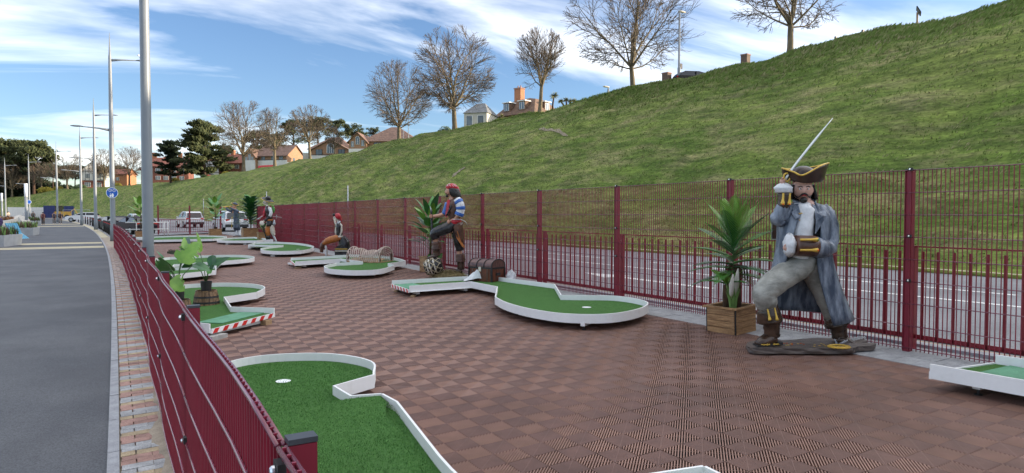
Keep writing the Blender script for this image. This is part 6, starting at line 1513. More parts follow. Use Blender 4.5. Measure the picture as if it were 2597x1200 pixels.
MB().box((0, 0, 1.05), (3.0, 1.5, 1.1)).build('body', A['machine_yellow'], mc); MB().box((-.7, 0, 2.2), (1.4, 1.3, 1.2)).build('cab', A['car_glass'], mc); MB().box((-.7, 0, 2.86), (1.5, 1.4, .12)).build('cab_roof', A['iron'], mc)
for x in (-.95, .95): MB().tube([(x, -.9, .45), (x, .9, .45)], .45, 16).build('wheel', A['tyre'], mc)
MB().tube([(1.3, 0, 1.3), (2.2, 0, 2.2), (3.0, 0, .8)], .13, 8).build('boom', A['machine_yellow'], mc)
# temporary fence panels
for i, (u, dep) in enumerate(((183, 150), (205, 148), (60, 180), (105, 168))):
    p = at_depth(u, HORIZON, dep); p.z = gh(2, p.y); o = thing('site_fence_panel', ('grey temporary fence panel right of the yellow machine', 'grey temporary fence panel behind the white estate car', 'grey temporary fence panel left of the white cabin', 'grey temporary fence panel before the white cabin')[i], 'fence', p, -YAW + R(25), 'temporary fence panels')
    for x in (-1.7, 1.7): MB().tube([(x, 0, 0), (x, 0, 2.0)], .03, 6).build('upright', A['steel'], o)
    for z in (.1, 2.0): MB().tube([(-1.7, 0, z), (1.7, 0, z)], .03, 6).build('rail', A['steel'], o)
    mb = MB()
    for k in range(24): mb.box((-1.62 + .14 * k, 0, 1.05), (.01, .01, 1.9))
    mb.build('mesh_infill', A['steel'], o, kind='stuff')

# ------------------------------------------------------------------ people on the promenade
def person(label, p, h, rz, top, legs, hair='p_black', stride=.12, shoe='p_black'):
    o = thing('person', label, 'person', p, rz, 'people walking on the promenade'); k = h / 1.75
    J = [(0, 0, .95, .13), (0, 0, 1.18, .13), (0, 0, 1.42, .14), (0, 0, 1.52, .055), (0, -.01, 1.63, .085), (-.19, 0, 1.42, .06), (-.25, .02, 1.15, .048), (-.22, -.10, .92, .035), (.19, 0, 1.42, .06), (.25, -.02, 1.15, .048), (.22, .08, .92, .035), (-.10, 0, .88, .095), (-.10, -stride, .48, .065), (-.10, -stride * .8, .08, .042), (-.10, -stride * .8 - .14, .04, .035), (.10, 0, .88, .095), (.10, stride, .48, .065), (.10, stride * 1.3, .09, .042), (.10, stride * 1.3 - .13, .04, .035)]
    B = [(0, 1), (1, 2), (2, 3), (3, 4), (2, 5), (5, 6), (6, 7), (2, 8), (8, 9), (9, 10), (0, 11), (11, 12), (12, 13), (13, 14), (0, 15), (15, 16), (16, 17), (17, 18)]
    me = bpy.data.meshes.new('body'); me.from_pydata([(a * k, b_ * k, c * k) for a, b_, c, _ in J], B, []); me.materials.append(A['p_skin'])
    bo = bpy.data.objects.new('body', me); COL.objects.link(bo); bo.parent = o; bo.modifiers.new('skin', 'SKIN').use_smooth_shade = True
    for i, j in enumerate(J): me.skin_vertices[0].data[i].radius = (j[3] * k,) * 2; me.skin_vertices[0].data[i].use_root = (i == 0)
    V = lambda *q: Vector(q) * k
    MB().tube([V(0, 0, .86), V(0, 0, 1.0), V(0, 0, 1.25), V(0, 0, 1.44), V(0, 0, 1.53)], [(.20 * k, .15 * k), (.21 * k, .15 * k), (.22 * k, .15 * k), (.22 * k, .14 * k), (.08 * k, .07 * k)], 12).build('jacket', A[top], o, smooth=True)
    for s, a in ((-1, (-.25, .02, -.10)), (1, (.25, -.02, .08))):
        MB().tube([V(s * .18, 0, 1.46), V(s * .255, a[1], 1.15), V(s * .225, a[2], .95)], [.085 * k, .07 * k, .055 * k], 9).build('sleeve', A[top], o, smooth=True)
    MB().tube([V(-.09, 0, .95), V(-.10, -stride, .5), V(-.10, -stride * .8, .12)], [.125 * k, .09 * k, .075 * k], 10).build('trouser_leg', A[legs], o, smooth=True)
    MB().tube([V(.09, 0, .95), V(.10, stride, .5), V(.10, stride * 1.3, .12)], [.125 * k, .09 * k, .075 * k], 10).build('trouser_leg', A[legs], o, smooth=True)
    MB().ball(V(0, .015, 1.665), (.098 * k, .105 * k, .10 * k), 12, 9).build('hair', A[hair], o, smooth=True)
    for x, y in ((-.10, -stride * .8 - .07), (.10, stride * 1.3 - .06)): MB().ball(V(x, y, .045), (.05 * k, .13 * k, .045 * k), 8, 6).build('shoe', A[shoe], o, smooth=True)
    return o
def pp(u, dep, t=-4): p = at_depth(u, HORIZON, dep); p.z = gh(t, p.y); return p
person('person in maroon jacket and dark trousers walking towards the camera', pp(109, 93), 1.70, R(5), 'p_maroon', 'p_black')
person('person in navy top and grey trousers walking beside a companion in black', pp(137, 97), 1.74, R(0), 'p_navy', 'p_grey', shoe='p_white')
person('person in black top and grey trousers with pale shoes', pp(153, 97), 1.72, R(-8), 'p_black', 'p_grey', 'p_grey', shoe='p_white')
person('person in dark green coat farther back in the middle', pp(84, 112), 1.75, R(10), 'p_green', 'p_black')
person('person in cream top standing far back by the seating', pp(21, 128), 1.70, R(40), 'p_cream', 'p_black')
person('person in white top standing left of the green coat', pp(64, 125), 1.65, R(-30), 'p_white', 'p_black')
person('person in purple jacket half cut by the left picture edge', pp(-3, 46), 1.72, R(60), 'p_purple', 'p_black')
# ------------------------------------------------------------------ bare trees
def bare_tree_meshes(H, trunk, crown, seed, lean=0.0, fork=5, upright=.25, tr=None, dens=1.0):
    """crown = (centre height, half width, half height); returns trunk+limb mesh and twig mesh"""
    r = random.Random(seed); T, G = MB(), MB(); cz, cw, chh = crown; tr = tr or H * .024
    def reach(p, d):            # distance to the crown surface along d
        o = Vector((p.x / cw, p.y / cw, (p.z - cz) / chh)); e = Vector((d.x / cw, d.y / cw, d.z / chh))
        A_, B_, C_ = e.dot(e), 2 * o.dot(e), o.dot(o) - 1; q = B_ * B_ - 4 * A_ * C_
        return max(0.0, (-B_ + math.sqrt(q)) / (2 * A_)) if q > 0 else 0.0
    def grow(p, d, L, n, wig, up):
        path = [p.copy()]; q = p.copy(); dd = d.copy()
        for i in range(n):
            dd = (dd + Vector((r.gauss(0, wig), r.gauss(0, wig), r.gauss(0, wig * .8) + up))).normalized(); q = q + dd * (L / n); path.append(q.copy())
        return path
    def taper(path, r0, r1): n = len(path) - 1; return [r0 + (r1 - r0) * (i / n) ** .8 for i in range(n + 1)]
    def child_dir(tan, ang, az, pos):
        o = Matrix.Rotation(az, 3, tan) @ tan.orthogonal().normalized(); out = Vector((pos.x / cw, pos.y / cw, (pos.z - cz) / chh * .8)); 
        if out.length > 1e-3: out.normalize()
        return (tan * math.cos(ang) + o * math.sin(ang) + out * .30 + Vector((0, 0, upright * .35))).normalized()
    tp = grow(Vector((0, 0, .1)), Vector((lean * .15, 0, 1)).normalized(), trunk, 5, .03, .1)
    T.tube([(0, 0, -.5)] + [tuple(p) for p in tp], [tr * 1.5, tr * 1.25] + [tr * (1.05 - .05 * i) for i in range(1, 6)], 10, False)
    lead = tp[-1]; nl = fork + 5; k = 0; m1 = r.uniform(.55, .7)
    limbs = []
    for c in range(nl):
        f = c / (nl - 1); inc = R(8) + (R(78) - upright * R(34)) * f; az = c * 2.4 + seed
        st = tp[-1] + Vector((0, 0, -trunk * .22 * f * r.uniform(.3, 1))); d = Vector((math.sin(inc) * math.cos(az), math.sin(inc) * math.sin(az), math.cos(inc)))
        L = reach(st, d) * r.uniform(.80, .96)
        if L < H * .1: L = H * .2
        limbs.append((grow(st, d, L, 9, .10, .035 + .05 * f), tr * (.62 - .28 * f)))
    for path, r0 in limbs:
        L1 = sum((b_ - a_).length for a_, b_ in zip(path, path[1:])); rad = taper(path, r0, r0 * .16); T.tube(path, rad, 6, False)
        n2 = int(10 * dens)
        for j in range(n2):
            t = .16 + .84 * (j + r.random()) / n2; x = t * (len(path) - 1); i = min(int(x), len(path) - 2); p = path[i].lerp(path[i + 1], x - i); tan = (path[i + 1] - path[i]).normalized()
            d = child_dir(tan, r.uniform(R(28), R(62)), j * 2.4 + r.random(), p); L = min(reach(p, d) * r.uniform(.85, 1.0), L1 * r.uniform(.32, .55) * (1.15 - .5 * t) + H * .03)
            if L < H * .015: continue
            q2 = grow(p, d, L, 5, .17, .03); rr = rad[i] * .52; T.tube(q2, taper(q2, rr, max(.012, rr * .3)), 4, False); n3 = max(3, int(7 * dens))
            for jj in range(n3):
                t3 = .12 + .88 * (jj + r.random()) / n3; x = t3 * 5; i3 = min(int(x), 4); p3 = q2[i3].lerp(q2[i3 + 1], x - i3); tn = (q2[i3 + 1] - q2[i3]).normalized()
                d3 = child_dir(tn, r.uniform(R(25), R(60)), jj * 2.4 + r.random() * 2, p3); L3 = min(reach(p3, d3) * 1.02, L * r.uniform(.30, .55) + H * .012)
                if L3 < H * .012: continue
                q3 = grow(p3, d3, L3, 3, .20, .03); G.tube(q3, [H * .0024, H * .0020, H * .0016, H * .0012], 3, False)
                for j4 in range(4):
                    p4 = q3[1 + (j4 % 3)]; d4 = child_dir((q3[-1] - q3[0]).normalized(), r.uniform(R(20), R(55)), r.random() * 6.3, p4); L4 = min(reach(p4, d4) * 1.04, L3 * r.uniform(.35, .7))
                    if L4 > H * .008: G.tube([p4, p4 + d4 * L4 * .5 + Vector((r.gauss(0, .04), r.gauss(0, .04), .03)) * L4, p4 + d4 * L4], [H * .0015, H * .0012, H * .0008], 3, False)
    return T, G
def bare_tree(label, u, vb, vt, half_w, seed, t=39.0, trunk_px=None, upright=.25, fork=5, cen=.62, dens=1.0, base=None, lean=0.0):
    if base is None: p, dep = crest_pt(u, t)
    else: p, dep = base
    k = dep / F_PX; H = (vb - vt) * k; tk = (trunk_px or (vb - vt) * .26) * k
    T, G = bare_tree_meshes(H, tk, (H * cen, half_w * k, H * (1 - cen) * 1.02), seed, lean, fork, upright, dens=dens)
    o = thing('bare_tree', label, 'tree', p, 0, 'leafless trees on the hill crest')
    tr_ = T.build('trunk', A['bark'], o, smooth=True); G.build('crown', A['twig'], o)
    return o
bare_tree('tall bare tree at the top edge of the picture on the right of the crest', 1998, 140, -190, 190, 31, trunk_px=78, fork=4, cen=.60)
bare_tree('broad bare tree with wide spreading limbs left of the tall lamp post', 1603, 234, -45, 185, 12, trunk_px=62, fork=5, cen=.60, dens=1.1)
bare_tree('slim upright bare tree in front of the brown house', 1369, 287, 74, 72, 23, trunk_px=68, upright=1.0, fork=5, cen=.60)
bare_tree('largest round headed bare tree left of the white walled house', 1154, 331, 70, 112, 5, trunk_px=58, fork=6, cen=.58, dens=1.25)
bare_tree('round bare tree in front of the third chalet roof', 1013, 361, 156, 96, 8, trunk_px=40, fork=5, cen=.60, dens=1.15)
bare_tree('spreading bare tree with golden trunk left of the first chalet', 620, 430, 250, 84, 15, trunk_px=44, fork=5, cen=.62, dens=1.1)
bare_tree('bare tree in front of the first chalet wall', 699, 418, 268, 52, 16, trunk_px=44, fork=4, cen=.62)
bare_tree('bare tree before the second chalet and the dark pines', 788, 402, 264, 58, 17, trunk_px=46, fork=5, cen=.64)
bare_tree('small pollarded bare tree before the arched window of the second chalet', 850, 396, 318, 24, 18, trunk_px=16, fork=5, cen=.6, upright=.6)
def far_base(u, v, dep): p = at_depth(u, v, dep); return p, dep
for i, (u, vb, vt, hw, lb) in enumerate(((173, 480, 382, 40, 'bare tree left of the timbered white house'), (266, 468, 372, 44, 'sunlit bare tree right of the timbered white house'), (330, 464, 366, 46, 'sunlit bare tree left of the near lamp post'), (32, 504, 402, 46, 'bare tree under the pines at the left edge'), (108, 492, 412, 34, 'small bare tree between the pines and the first house'))):
    bare_tree(lb, u, vb, vt, hw, 40 + i, trunk_px=26, fork=5, cen=.6)

# ------------------------------------------------------------------ evergreens
def pine(label, u, vb, vt, hw, dep, seed, mat='needle', cypress=False, clumps=26, group='dark evergreens behind the houses'):
    p = at_depth(u, vb, dep); k = dep / F_PX; H = (vb - vt) * k; Wd = hw * k; r = random.Random(seed)
    o = thing('pine_tree' if not cypress else 'cypress_tree', label, 'tree', p, 0, group)
    T = MB(); T.tube([(0, 0, -2), (r.uniform(-.3, .3), 0, H * .4), (r.uniform(-.5, .5), 0, H * .85)], [H * .03, H * .022, H * .008], 7, False)
    V = []; F = []
    for c in range(clumps):
        if cypress:
            z = H * (.10 + .88 * (c / clumps)); rr = Wd * (1.05 - .70 * (c / clumps) ** 1.8) * r.uniform(.15, 1.0)
        else:
            z = H * (.48 + .50 * math.sqrt(r.random())); rr = Wd * math.sqrt(max(.05, 1 - ((z / H - .68) / .36) ** 2)) * math.sqrt(r.random())
        a = r.uniform(0, 2 * PI); cx, cy = rr * math.cos(a), rr * math.sin(a)
        T.tube([(0, 0, z * .82), (cx * .5, cy * .5, z * .93), (cx, cy, z)], [H * .008, H * .006, H * .003], 4, False)
        sx = Wd * r.uniform(.26, .42) * (.8 if cypress else 1); sz = sx * (.32 if cypress else .55)
        for q in range(110):
            d = Vector((r.gauss(0, 1), r.gauss(0, 1), r.gauss(0, 1))).normalized() * (r.random() ** .4)
            pos = Vector((cx + d.x * sx, cy + d.y * sx, z + d.z * sz)); s = Wd * .055 * r.uniform(.6, 1.5)
            n1 = Vector((r.gauss(0, 1), r.gauss(0, 1), r.gauss(0, 1))).normalized(); n2 = n1.orthogonal().normalized()
            if cypress: n1 = (n1 * .5 + Vector((cx, cy, .35 * Wd)).normalized()).normalized(); n2 = n1.orthogonal().normalized()
            b = len(V); V += [tuple(pos + n1 * s * 1.6), tuple(pos - n1 * s * .7 + n2 * s * .7), tuple(pos - n1 * s * .7 - n2 * s * .7)]; F.append((b, b + 1, b + 2))
    T.build('trunk', A['bark_brown'], o, smooth=True)
    numpy_mesh('crown', V, F, A[mat], parent=o)
    return o
pine('wide windswept cypress left of the first chalet', 520, 452, 308, 66, 205, 1, 'needle', True, 75)
pine('dark layered cypress with low branches left of the windswept cypress', 432, 452, 356, 42, 210, 2, 'needle_dark', True, 55)
pine('small dark cypress right of the windswept cypress', 574, 450, 364, 22, 215, 3, 'needle_dark', True, 30)
for i, (u, vb, vt, hw, lb) in enumerate(((655, 440, 330, 34, 'pine behind the left end of the first chalet'), (745, 430, 308, 36, 'pine behind the right end of the first chalet'), (806, 420, 300, 38, 'tall pine between the first and second chalets'), (856, 410, 306, 30, 'pine directly behind the second chalet'), (893, 405, 316, 26, 'pine right of the second chalet roof'), (918, 400, 325, 16, 'small pine left of the third chalet roof'), (946, 395, 322, 18, 'small pine peeping over the third chalet roof'), (690, 440, 340, 30, 'pine behind the middle of the first chalet'))):
    pine(lb, u, vb, vt, hw, 235 + 4 * i, 60 + i, 'needle', False, 24)
pine('dark evergreen filling the gap behind the timbered house', 190, 482, 425, 36, 300, 84, 'needle_dark', False, 20); pine('low dark evergreen behind the sunlit bare trees', 290, 478, 425, 40, 290, 85, 'needle_dark', False, 20); pine('low evergreen at the far left behind the containers', 12, 512, 440, 50, 330, 86, 'needle_dark', False, 22)
pine('big dark pine over the promenade at the left edge', 22, 504, 358, 56, 325, 80, 'needle', False, 34); pine('big dark pine left of the far lamp posts', 86, 492, 360, 54, 315, 81, 'needle', False, 34); pine('lower dark evergreen under the big pines', 60, 498, 408, 70, 325, 82, 'needle_dark', False, 26); pine('dark evergreen mass right of the big pines', 135, 486, 420, 40, 310, 83, 'needle_dark', False, 20)

def bush(label, p, size, mat, seed, cat='bush'):
    r = random.Random(seed); V = []; F = []
    for q in range(420):
        d = Vector((r.gauss(0, 1), r.gauss(0, 1), abs(r.gauss(0, 1)))).normalized() * (r.random() ** .35); pos = Vector((d.x * size[0], d.y * size[0], d.z * size[1])); s = size[0] * .12 * r.uniform(.6, 1.4)
        n1 = Vector((r.gauss(0, 1), r.gauss(0, 1), r.gauss(0, 1))).normalized(); n2 = n1.orthogonal(); b = len(V)
        V += [tuple(pos + n1 * s), tuple(pos - n1 * s * .6 + n2 * s * .6), tuple(pos - n1 * s * .6 - n2 * s * .6)]; F.append((b, b + 1, b + 2))
    o = thing('shrub', label, cat, p); numpy_mesh('foliage', V, F, A[mat], parent=o)
    MB().tube([(0, 0, -.3), (0, 0, size[1] * .6)], [.08, .03], 5).build('stem', A['bark_brown'], o)
for i, (u, sx, sz, m_, lb) in enumerate(((1130, 1.0, .9, 'shrub', 'dark shrub left of the largest bare tree trunk'), (300, 1.6, 1.3, 'gorse', 'yellow gorse bush near the lamp posts on the crest'), (445, 1.5, 1.1, 'gorse', 'yellow gorse bush below the dark cypress'), (575, 1.1, .8, 'gorse', 'yellow gorse bush left of the golden trunk'), (520, 1.1, .8, 'shrub', 'low green bush under the windswept cypress'))):
    p, dep = crest_pt(u, 39.2); bush(lb, p, (sx, sz), m_, 90 + i)
for i, (u, sx, m_, lb) in enumerate(((118, 3.4, 'gorse', 'far yellow bush at the foot of the woodland'), (150, 2.2, 'gorse', 'far yellow bush left of the timbered house'), (205, 2.6, 'shrub', 'far green bush by the timbered house'))):
    bush(lb, crest_pt(u, 39.2)[0], (sx, sx * .7), m_, 99 + i)
def cordyline(label, u, vb, vt, t, heads, seed):
    p, dep = crest_pt(u, t); k = dep / F_PX; H = (vb - vt) * k; r = random.Random(seed); o = thing('cordyline', label, 'tree', p, 0, 'spiky cordyline palms on the crest')
    T = MB(); Lf = MB()
    for (dx, hz) in heads:
        top = Vector((dx * k, r.uniform(-.3, .3), H * hz)); T.tube([(dx * k * .3, 0, -.2), (dx * k * .7, 0, H * hz * .5), tuple(top)], [.11, .09, .07], 6)
        for q in range(75):
            a = r.uniform(0, 2 * PI); el = r.uniform(R(-55), R(85)); L = H * .30 * r.uniform(.7, 1.1); d = Vector((math.cos(a) * math.cos(el), math.sin(a) * math.cos(el), math.sin(el))); sd = d.orthogonal().normalized() * .035
            m_ = top + d * L * .55; e = top + d * L - Vector((0, 0, .12 * L)); Lf.add([top - sd, top + sd, m_ + sd, m_ - sd, e], [(0, 1, 2, 3), (3, 2, 4)])
    T.build('trunk', A['bark_brown'], o, smooth=True); Lf.build('crown', A['sword_leaf'], o)
cordyline('slim cordyline palm with a single tuft', 1400, 278, 226, 40.5, [(2, .82)], 1); cordyline('squat many headed cordyline palm beside the slim one', 1435, 275, 240, 40, [(-12, .55), (2, .66), (14, .6), (28, .66), (34, .5)], 2); cordyline('small cordyline palm before the brown house door', 1271, 308, 284, 39.5, [(0, .6)], 3)

# ------------------------------------------------------------------ things along the crest
def crest_post(u, px_h, t, label, arm=None, r0=.07):
    p, dep = crest_pt(u, t); k = dep / F_PX; h = px_h * k; o = thing('street_lamp', label, 'lamp post', p, 0, 'slim street lamps on the crest')
    MB().lathe([(r0, -.3), (r0, 1.2), (r0 * .7, 1.25), (r0 * .55, h)], 10).build('column', A['pole'], o, smooth=True)
    if arm: MB().ball((arm * .25, 0, h + .02), (.42, .14, .08), 10, 6).build('lantern', A['plume'], o, smooth=True)
    return o, p, k
o, p, k = crest_post(1719, 178, 39.6, 'tall crest lamp post with a dark box near the broad bare tree', 1, .13)
MB().box((.16, -.05, 42 * k), (.22, .1, 13 * k)).build('dark_box', A['iron'], o)
crest_post(1541, 38, 41, 'short street lamp left of the broad bare tree', -1, .09); crest_post(1037, 88, 41, 'slim lamp post in front of the third chalet roof', None); crest_post(1024, 50, 44, 'grey post beside the round bare tree', None)
crest_post(698 - 3, 70, 40, 'slim lamp post before the first chalet', None); crest_post(468, 60, 39.6, 'pale street lamp among the dark cypresses', 1, .12)
for u, lb in ((1688, 'square brick pillar left of the tall crest lamp post'), (1886, 'square brick pillar left of the tallest bare tree')):
    p, dep = crest_pt(u, 39.4); k = dep / F_PX; o = thing('brick_pillar', lb, 'pillar', p + Vector((0, 0, .30)), R(12), 'brick pillars on the crest'); w, h = 17 * k, 19 * k
    MB().box((0, 0, h / 2 - .3), (w, w, h + .6)).build('shaft', A['wall_brown'], o); MB().box((0, 0, h + .04), (w * 1.12, w * 1.12, .08)).build('cap', A['brick_red'], o)
p, dep = crest_pt(1766, 41.5); cr = car('dark car roof just showing over the crest', p + Vector((0, 0, -.35)), R(-20), A['car_black'], False, .9)
p, dep = crest_pt(2316, 38.2); k = dep / F_PX
o = thing('info_panel', 'small tilted dark panel on a timber post at the crest', 'sign', p, R(20)); MB().box((0, 0, .22), (.09, .09, .75)).build('post', A['timber'], o); MB().box((0, -.06, .66), (.62, .05, .42), rot=Matrix.Rotation(R(-28), 3, 'X') @ Matrix.Rotation(R(12), 3, 'Z')).build('panel', A['iron'], o)
p0, d0 = crest_pt(2180, 39.2); p1, d1 = crest_pt(2112, 39.2)
o = thing('low_rail', 'low timber rail along the crest right of the tallest tree', 'fence', p1); 
for q in (Vector((0, 0, 0)), p0 - p1): MB().box(q + Vector((0, 0, .2)), (.12, .12, .8)).build('post', A['driftwood'], o)
MB().bar(Vector((0, 0, .42)), p0 - p1 + Vector((0, 0, .42)), .09, .12).build('rail', A['driftwood'], o)
# red barriers in front of the first chalet, a red parked thing further left
p, dep = crest_pt(680, 41); o = thing('red_barrier', 'row of red plastic barriers below the first chalet', 'barrier', p, R(-60))
for i in range(6): MB().loft([[Vector((-2.6 + i * .95 + x, y, z)) for x, y in ((-.44, -.2), (.44, -.2), (.44, .2), (-.44, .2))] for z in (-.2, .55)] + [[Vector((-2.6 + i * .95 + x, y, .95)) for x, y in ((-.42, -.05), (.42, -.05), (.42, .05), (-.42, .05))]]).build('barrier_unit', A['red'], o)
p, dep = crest_pt(538, 41); o = thing('parked_car', 'small red car far along the crest road', 'car', p + Vector((0, 0, -.2)), R(20)); MB().ball((0, 0, .5), (1.4, .8, .55), 12, 8).build('body', A['red'], o, smooth=True); MB().ball((0, 0, .95), (.8, .7, .4), 12, 8).build('cabin', A['car_glass'], o, smooth=True)

# ------------------------------------------------------------------ houses
def house_root(label, u, dep, phi, z=None, cat='house'):
    p = at_depth(u, HORIZON, dep); p.z = 12.4 if z is None else z
    az = YAW + math.atan((u - UC) / F_PX) + PI / 2 + R(phi); ex = Vector((math.sin(az), math.cos(az), 0))
    return thing('house', label, cat, p, math.atan2(ex.y, ex.x))
def gable(root, x0, x1, y0, y1, z0, ze, zr, axis, wall, roof, over=.45, th=.22, name='wall', white_to=None):
    """walls with gables and two roof slabs; axis 'x' = ridge along x"""
    if axis == 'x':
        ym = (y0 + y1) / 2; prof = [(y0, z0), (y1, z0), (y1, ze), (ym, zr), (y0, ze)]
        MB().loft([[Vector((x, y, z)) for y, z in prof] for x in (x0, x1)]).build(name, wall, root)
        for (ya, sg) in ((y0, -1), (y1, 1)):
            sl = (zr - ze) / abs(ym - ya); yo = ya + sg * over; zo = ze - over * sl
            MB().loft([[Vector((x, yo, zo + .02)), Vector((x, ym, zr + .02)), Vector((x, ym, zr + th)), Vector((x, yo, zo + th))] for x in (x0 - over, x1 + over)]).build('roof', roof, root)
    else:
        xm = (x0 + x1) / 2; prof = [(x0, z0), (x1, z0), (x1, ze), (xm, zr), (x0, ze)]
        MB().loft([[Vector((x, y, z)) for x, z in prof] for y in (y0, y1)]).build(name, wall, root)
        for (xa, sg) in ((x0, -1), (x1, 1)):
            sl = (zr - ze) / abs(xm - xa); xo = xa + sg * over; zo = ze - over * sl
            MB().loft([[Vector((xo, y, zo + .02)), Vector((xm, y, zr + .02)), Vector((xm, y, zr + th)), Vector((xo, y, zo + th))] for y in (y0 - over, y1 + over)]).build('roof', roof, root)
def hip(root, x0, x1, y0, y1, z0, ze, zr, rl, wall, roof, over=.5):
    MB().box(((x0 + x1) / 2, (y0 + y1) / 2, (z0 + ze) / 2), (x1 - x0, y1 - y0, ze - z0)).build('wall', wall, root)
    a, b_, c, d = (x0 - over, y0 - over, ze), (x1 + over, y0 - over, ze), (x1 + over, y1 + over, ze), (x0 - over, y1 + over, ze); xm, ym = (x0 + x1) / 2, (y0 + y1) / 2
    e, f_ = (xm - rl / 2, ym, zr), (xm + rl / 2, ym, zr)
    MB().add([a, b_, c, d, e, f_], [(0, 1, 5, 4), (1, 2, 5), (2, 3, 4, 5), (3, 0, 4), (3, 2, 1, 0)]).build('roof', roof, root)
def window(root, c, w, h, face, frame, arch=False, bars=1):
    """face: 'f' front (-y), 'r' right end (+x)"""
    def V(a, b_, e): return Vector((c[0] + a, c[1] - e, c[2] + b_)) if face == 'f' else Vector((c[0] + e, c[1] + a, c[2] + b_))
    pts = [(-w / 2, -h / 2), (w / 2, -h / 2), (w / 2, h / 2)] + ([(w / 2 * math.cos(a), h / 2 + w / 2 * math.sin(a)) for a in lin(.3, PI - .3, 6)] if arch else []) + [(-w / 2, h / 2)]
    o = MB().loft([[V(a * 1.16, b_ * 1.06, -.05) for a, b_ in pts], [V(a * 1.16, b_ * 1.06, .05) for a, b_ in pts]]).build('window', frame, root)
    MB().loft([[V(a, b_, .02) for a, b_ in pts], [V(a, b_, .065) for a, b_ in pts]]).build('pane', A['glass'], o)
    for k in range(bars): x = -w / 2 + w * (k + 1) / (bars + 1); MB().loft([[V(x - .04, -h / 2, .06), V(x + .04, -h / 2, .06), V(x + .04, h / 2, .06), V(x - .04, h / 2, .06)], [V(x - .04, -h / 2, .09), V(x + .04, -h / 2, .09), V(x + .04, h / 2, .09), V(x - .04, h / 2, .09)]]).build('glazing_bar', frame, o)
DF, WF = A['dark_frame'], A['white_frame']
# first chalet
h = house_root('first chalet, brick over white walls, with orange sunlit end wall', 690, 190, 32)
gable(h, -5.0, 4.6, 0, 10, 0, 5.7, 8.9, 'x', A['wall_brick'], A['roof'])
gable(h, -7.6, -4.2, -1.4, 6, 0, 5.5, 7.6, 'y', A['wall_brick'], A['roof'])
MB().box((-.1, -.05, 2.2), (9.8, .16, 4.5)).build('white_band', A['render'], h); MB().box((-5.9, -1.45, 2.2), (3.44, .16, 4.4)).build('white_band', A['render'], h); MB().box((4.62, 5, 2.0), (.16, 10.1, 3.8)).build('white_band', A['render'], h)
MB().box((-.1, -.14, 4.5), (9.9, .06, .16)).build('dark_trim', DF, h); MB().box((-.1, -.14, 2.6), (9.9, .06, .14)).build('dark_trim', DF, h)
for x in (-2.6, .6, 3.0): window(h, (x, -.02, 5.05), 1.1, 1.1, 'f', DF)
window(h, (-5.9, -1.42, 5.0), .7, 1.6, 'f', WF, True); window(h, (-5.0, -1.42, 4.8), .5, 1.0, 'f', WF); window(h, (-6.9, -1.42, 4.8), .5, 1.0, 'f', WF)
for y in (4.0, 7.0): window(h, (4.62, y, 4.4), .8, 1.6, 'r', DF)
MB().box((5.4, 9.5, 3.4), (3.0, 3.0, 3.4)).build('porch', A['wall_orange'], h)
# second chalet
h = house_root('second chalet with wide low gable and round arched window', 842, 178, 16)
hip(h, -7, 4.5, 3, 14, 0, 6.6, 10.4, 2.5, A['wall_brick'], A['roof']); gable(h, -4.9, 4.9, -1.2, 8, 0, 6.0, 8.6, 'y', A['wall_brick'], A['roof_old'])
MB().box((0, -1.25, 2.4), (9.9, .16, 4.6)).build('white_band', A['render'], h); MB().box((0, -1.36, 4.75), (9.9, .06, .16)).build('dark_trim', DF, h)
for x in (-2.9, 3.0): window(h, (x, -1.24, 5.5), 1.5, 1.3, 'f', DF)
window(h, (.1, -1.24, 6.0), 1.7, 1.6, 'f', WF, True, 2); MB().box((-6.2, 1.6, 2.7), (3.0, 2.6, 5.4)).build('balcony_block', A['clad'], h)
for k in range(7): MB().box((-7.5 + .43 * k, .28, 5.7), (.05, .05, .9)).build('baluster', A['white_frame'], h)
# third chalet
h = house_root('third chalet with long hipped roof and arched gable window', 975, 165, 14)
hip(h, -5.5, 8.2, 0, 12, 0, 7.0, 11.2, 2.0, A['wall_brick'], A['roof']); gable(h, -8.2, -3.9, -1.6, 8, 0, 6.8, 8.9, 'y', A['wall_brick'], A['roof'])
MB().box((-6.05, -1.66, 2.3), (4.34, .16, 5.6)).build('white_band', A['render'], h)
window(h, (-6.05, -1.63, 6.9), .8, 1.5, 'f', WF, True); window(h, (-7.3, -1.63, 6.2), .6, 1.3, 'f', WF); window(h, (-4.8, -1.63, 6.4), .6, 1.3, 'f', WF)
for x in (-1.6, .4, 2.4): window(h, (x, -.02, 6.0), 1.6, 1.4, 'f', DF, False, 2)
MB().box((4.2, -.3, 5.9), (.5, .4, 1.6)).build('red_panel', A['red'], h)
MB().box((8.22, 6, 6.6), (.2, 12.2, 1.2)).build('sunlit_end_brick', A['wall_orange'], h)  # orange brick colour stands in for low sun on this end wall
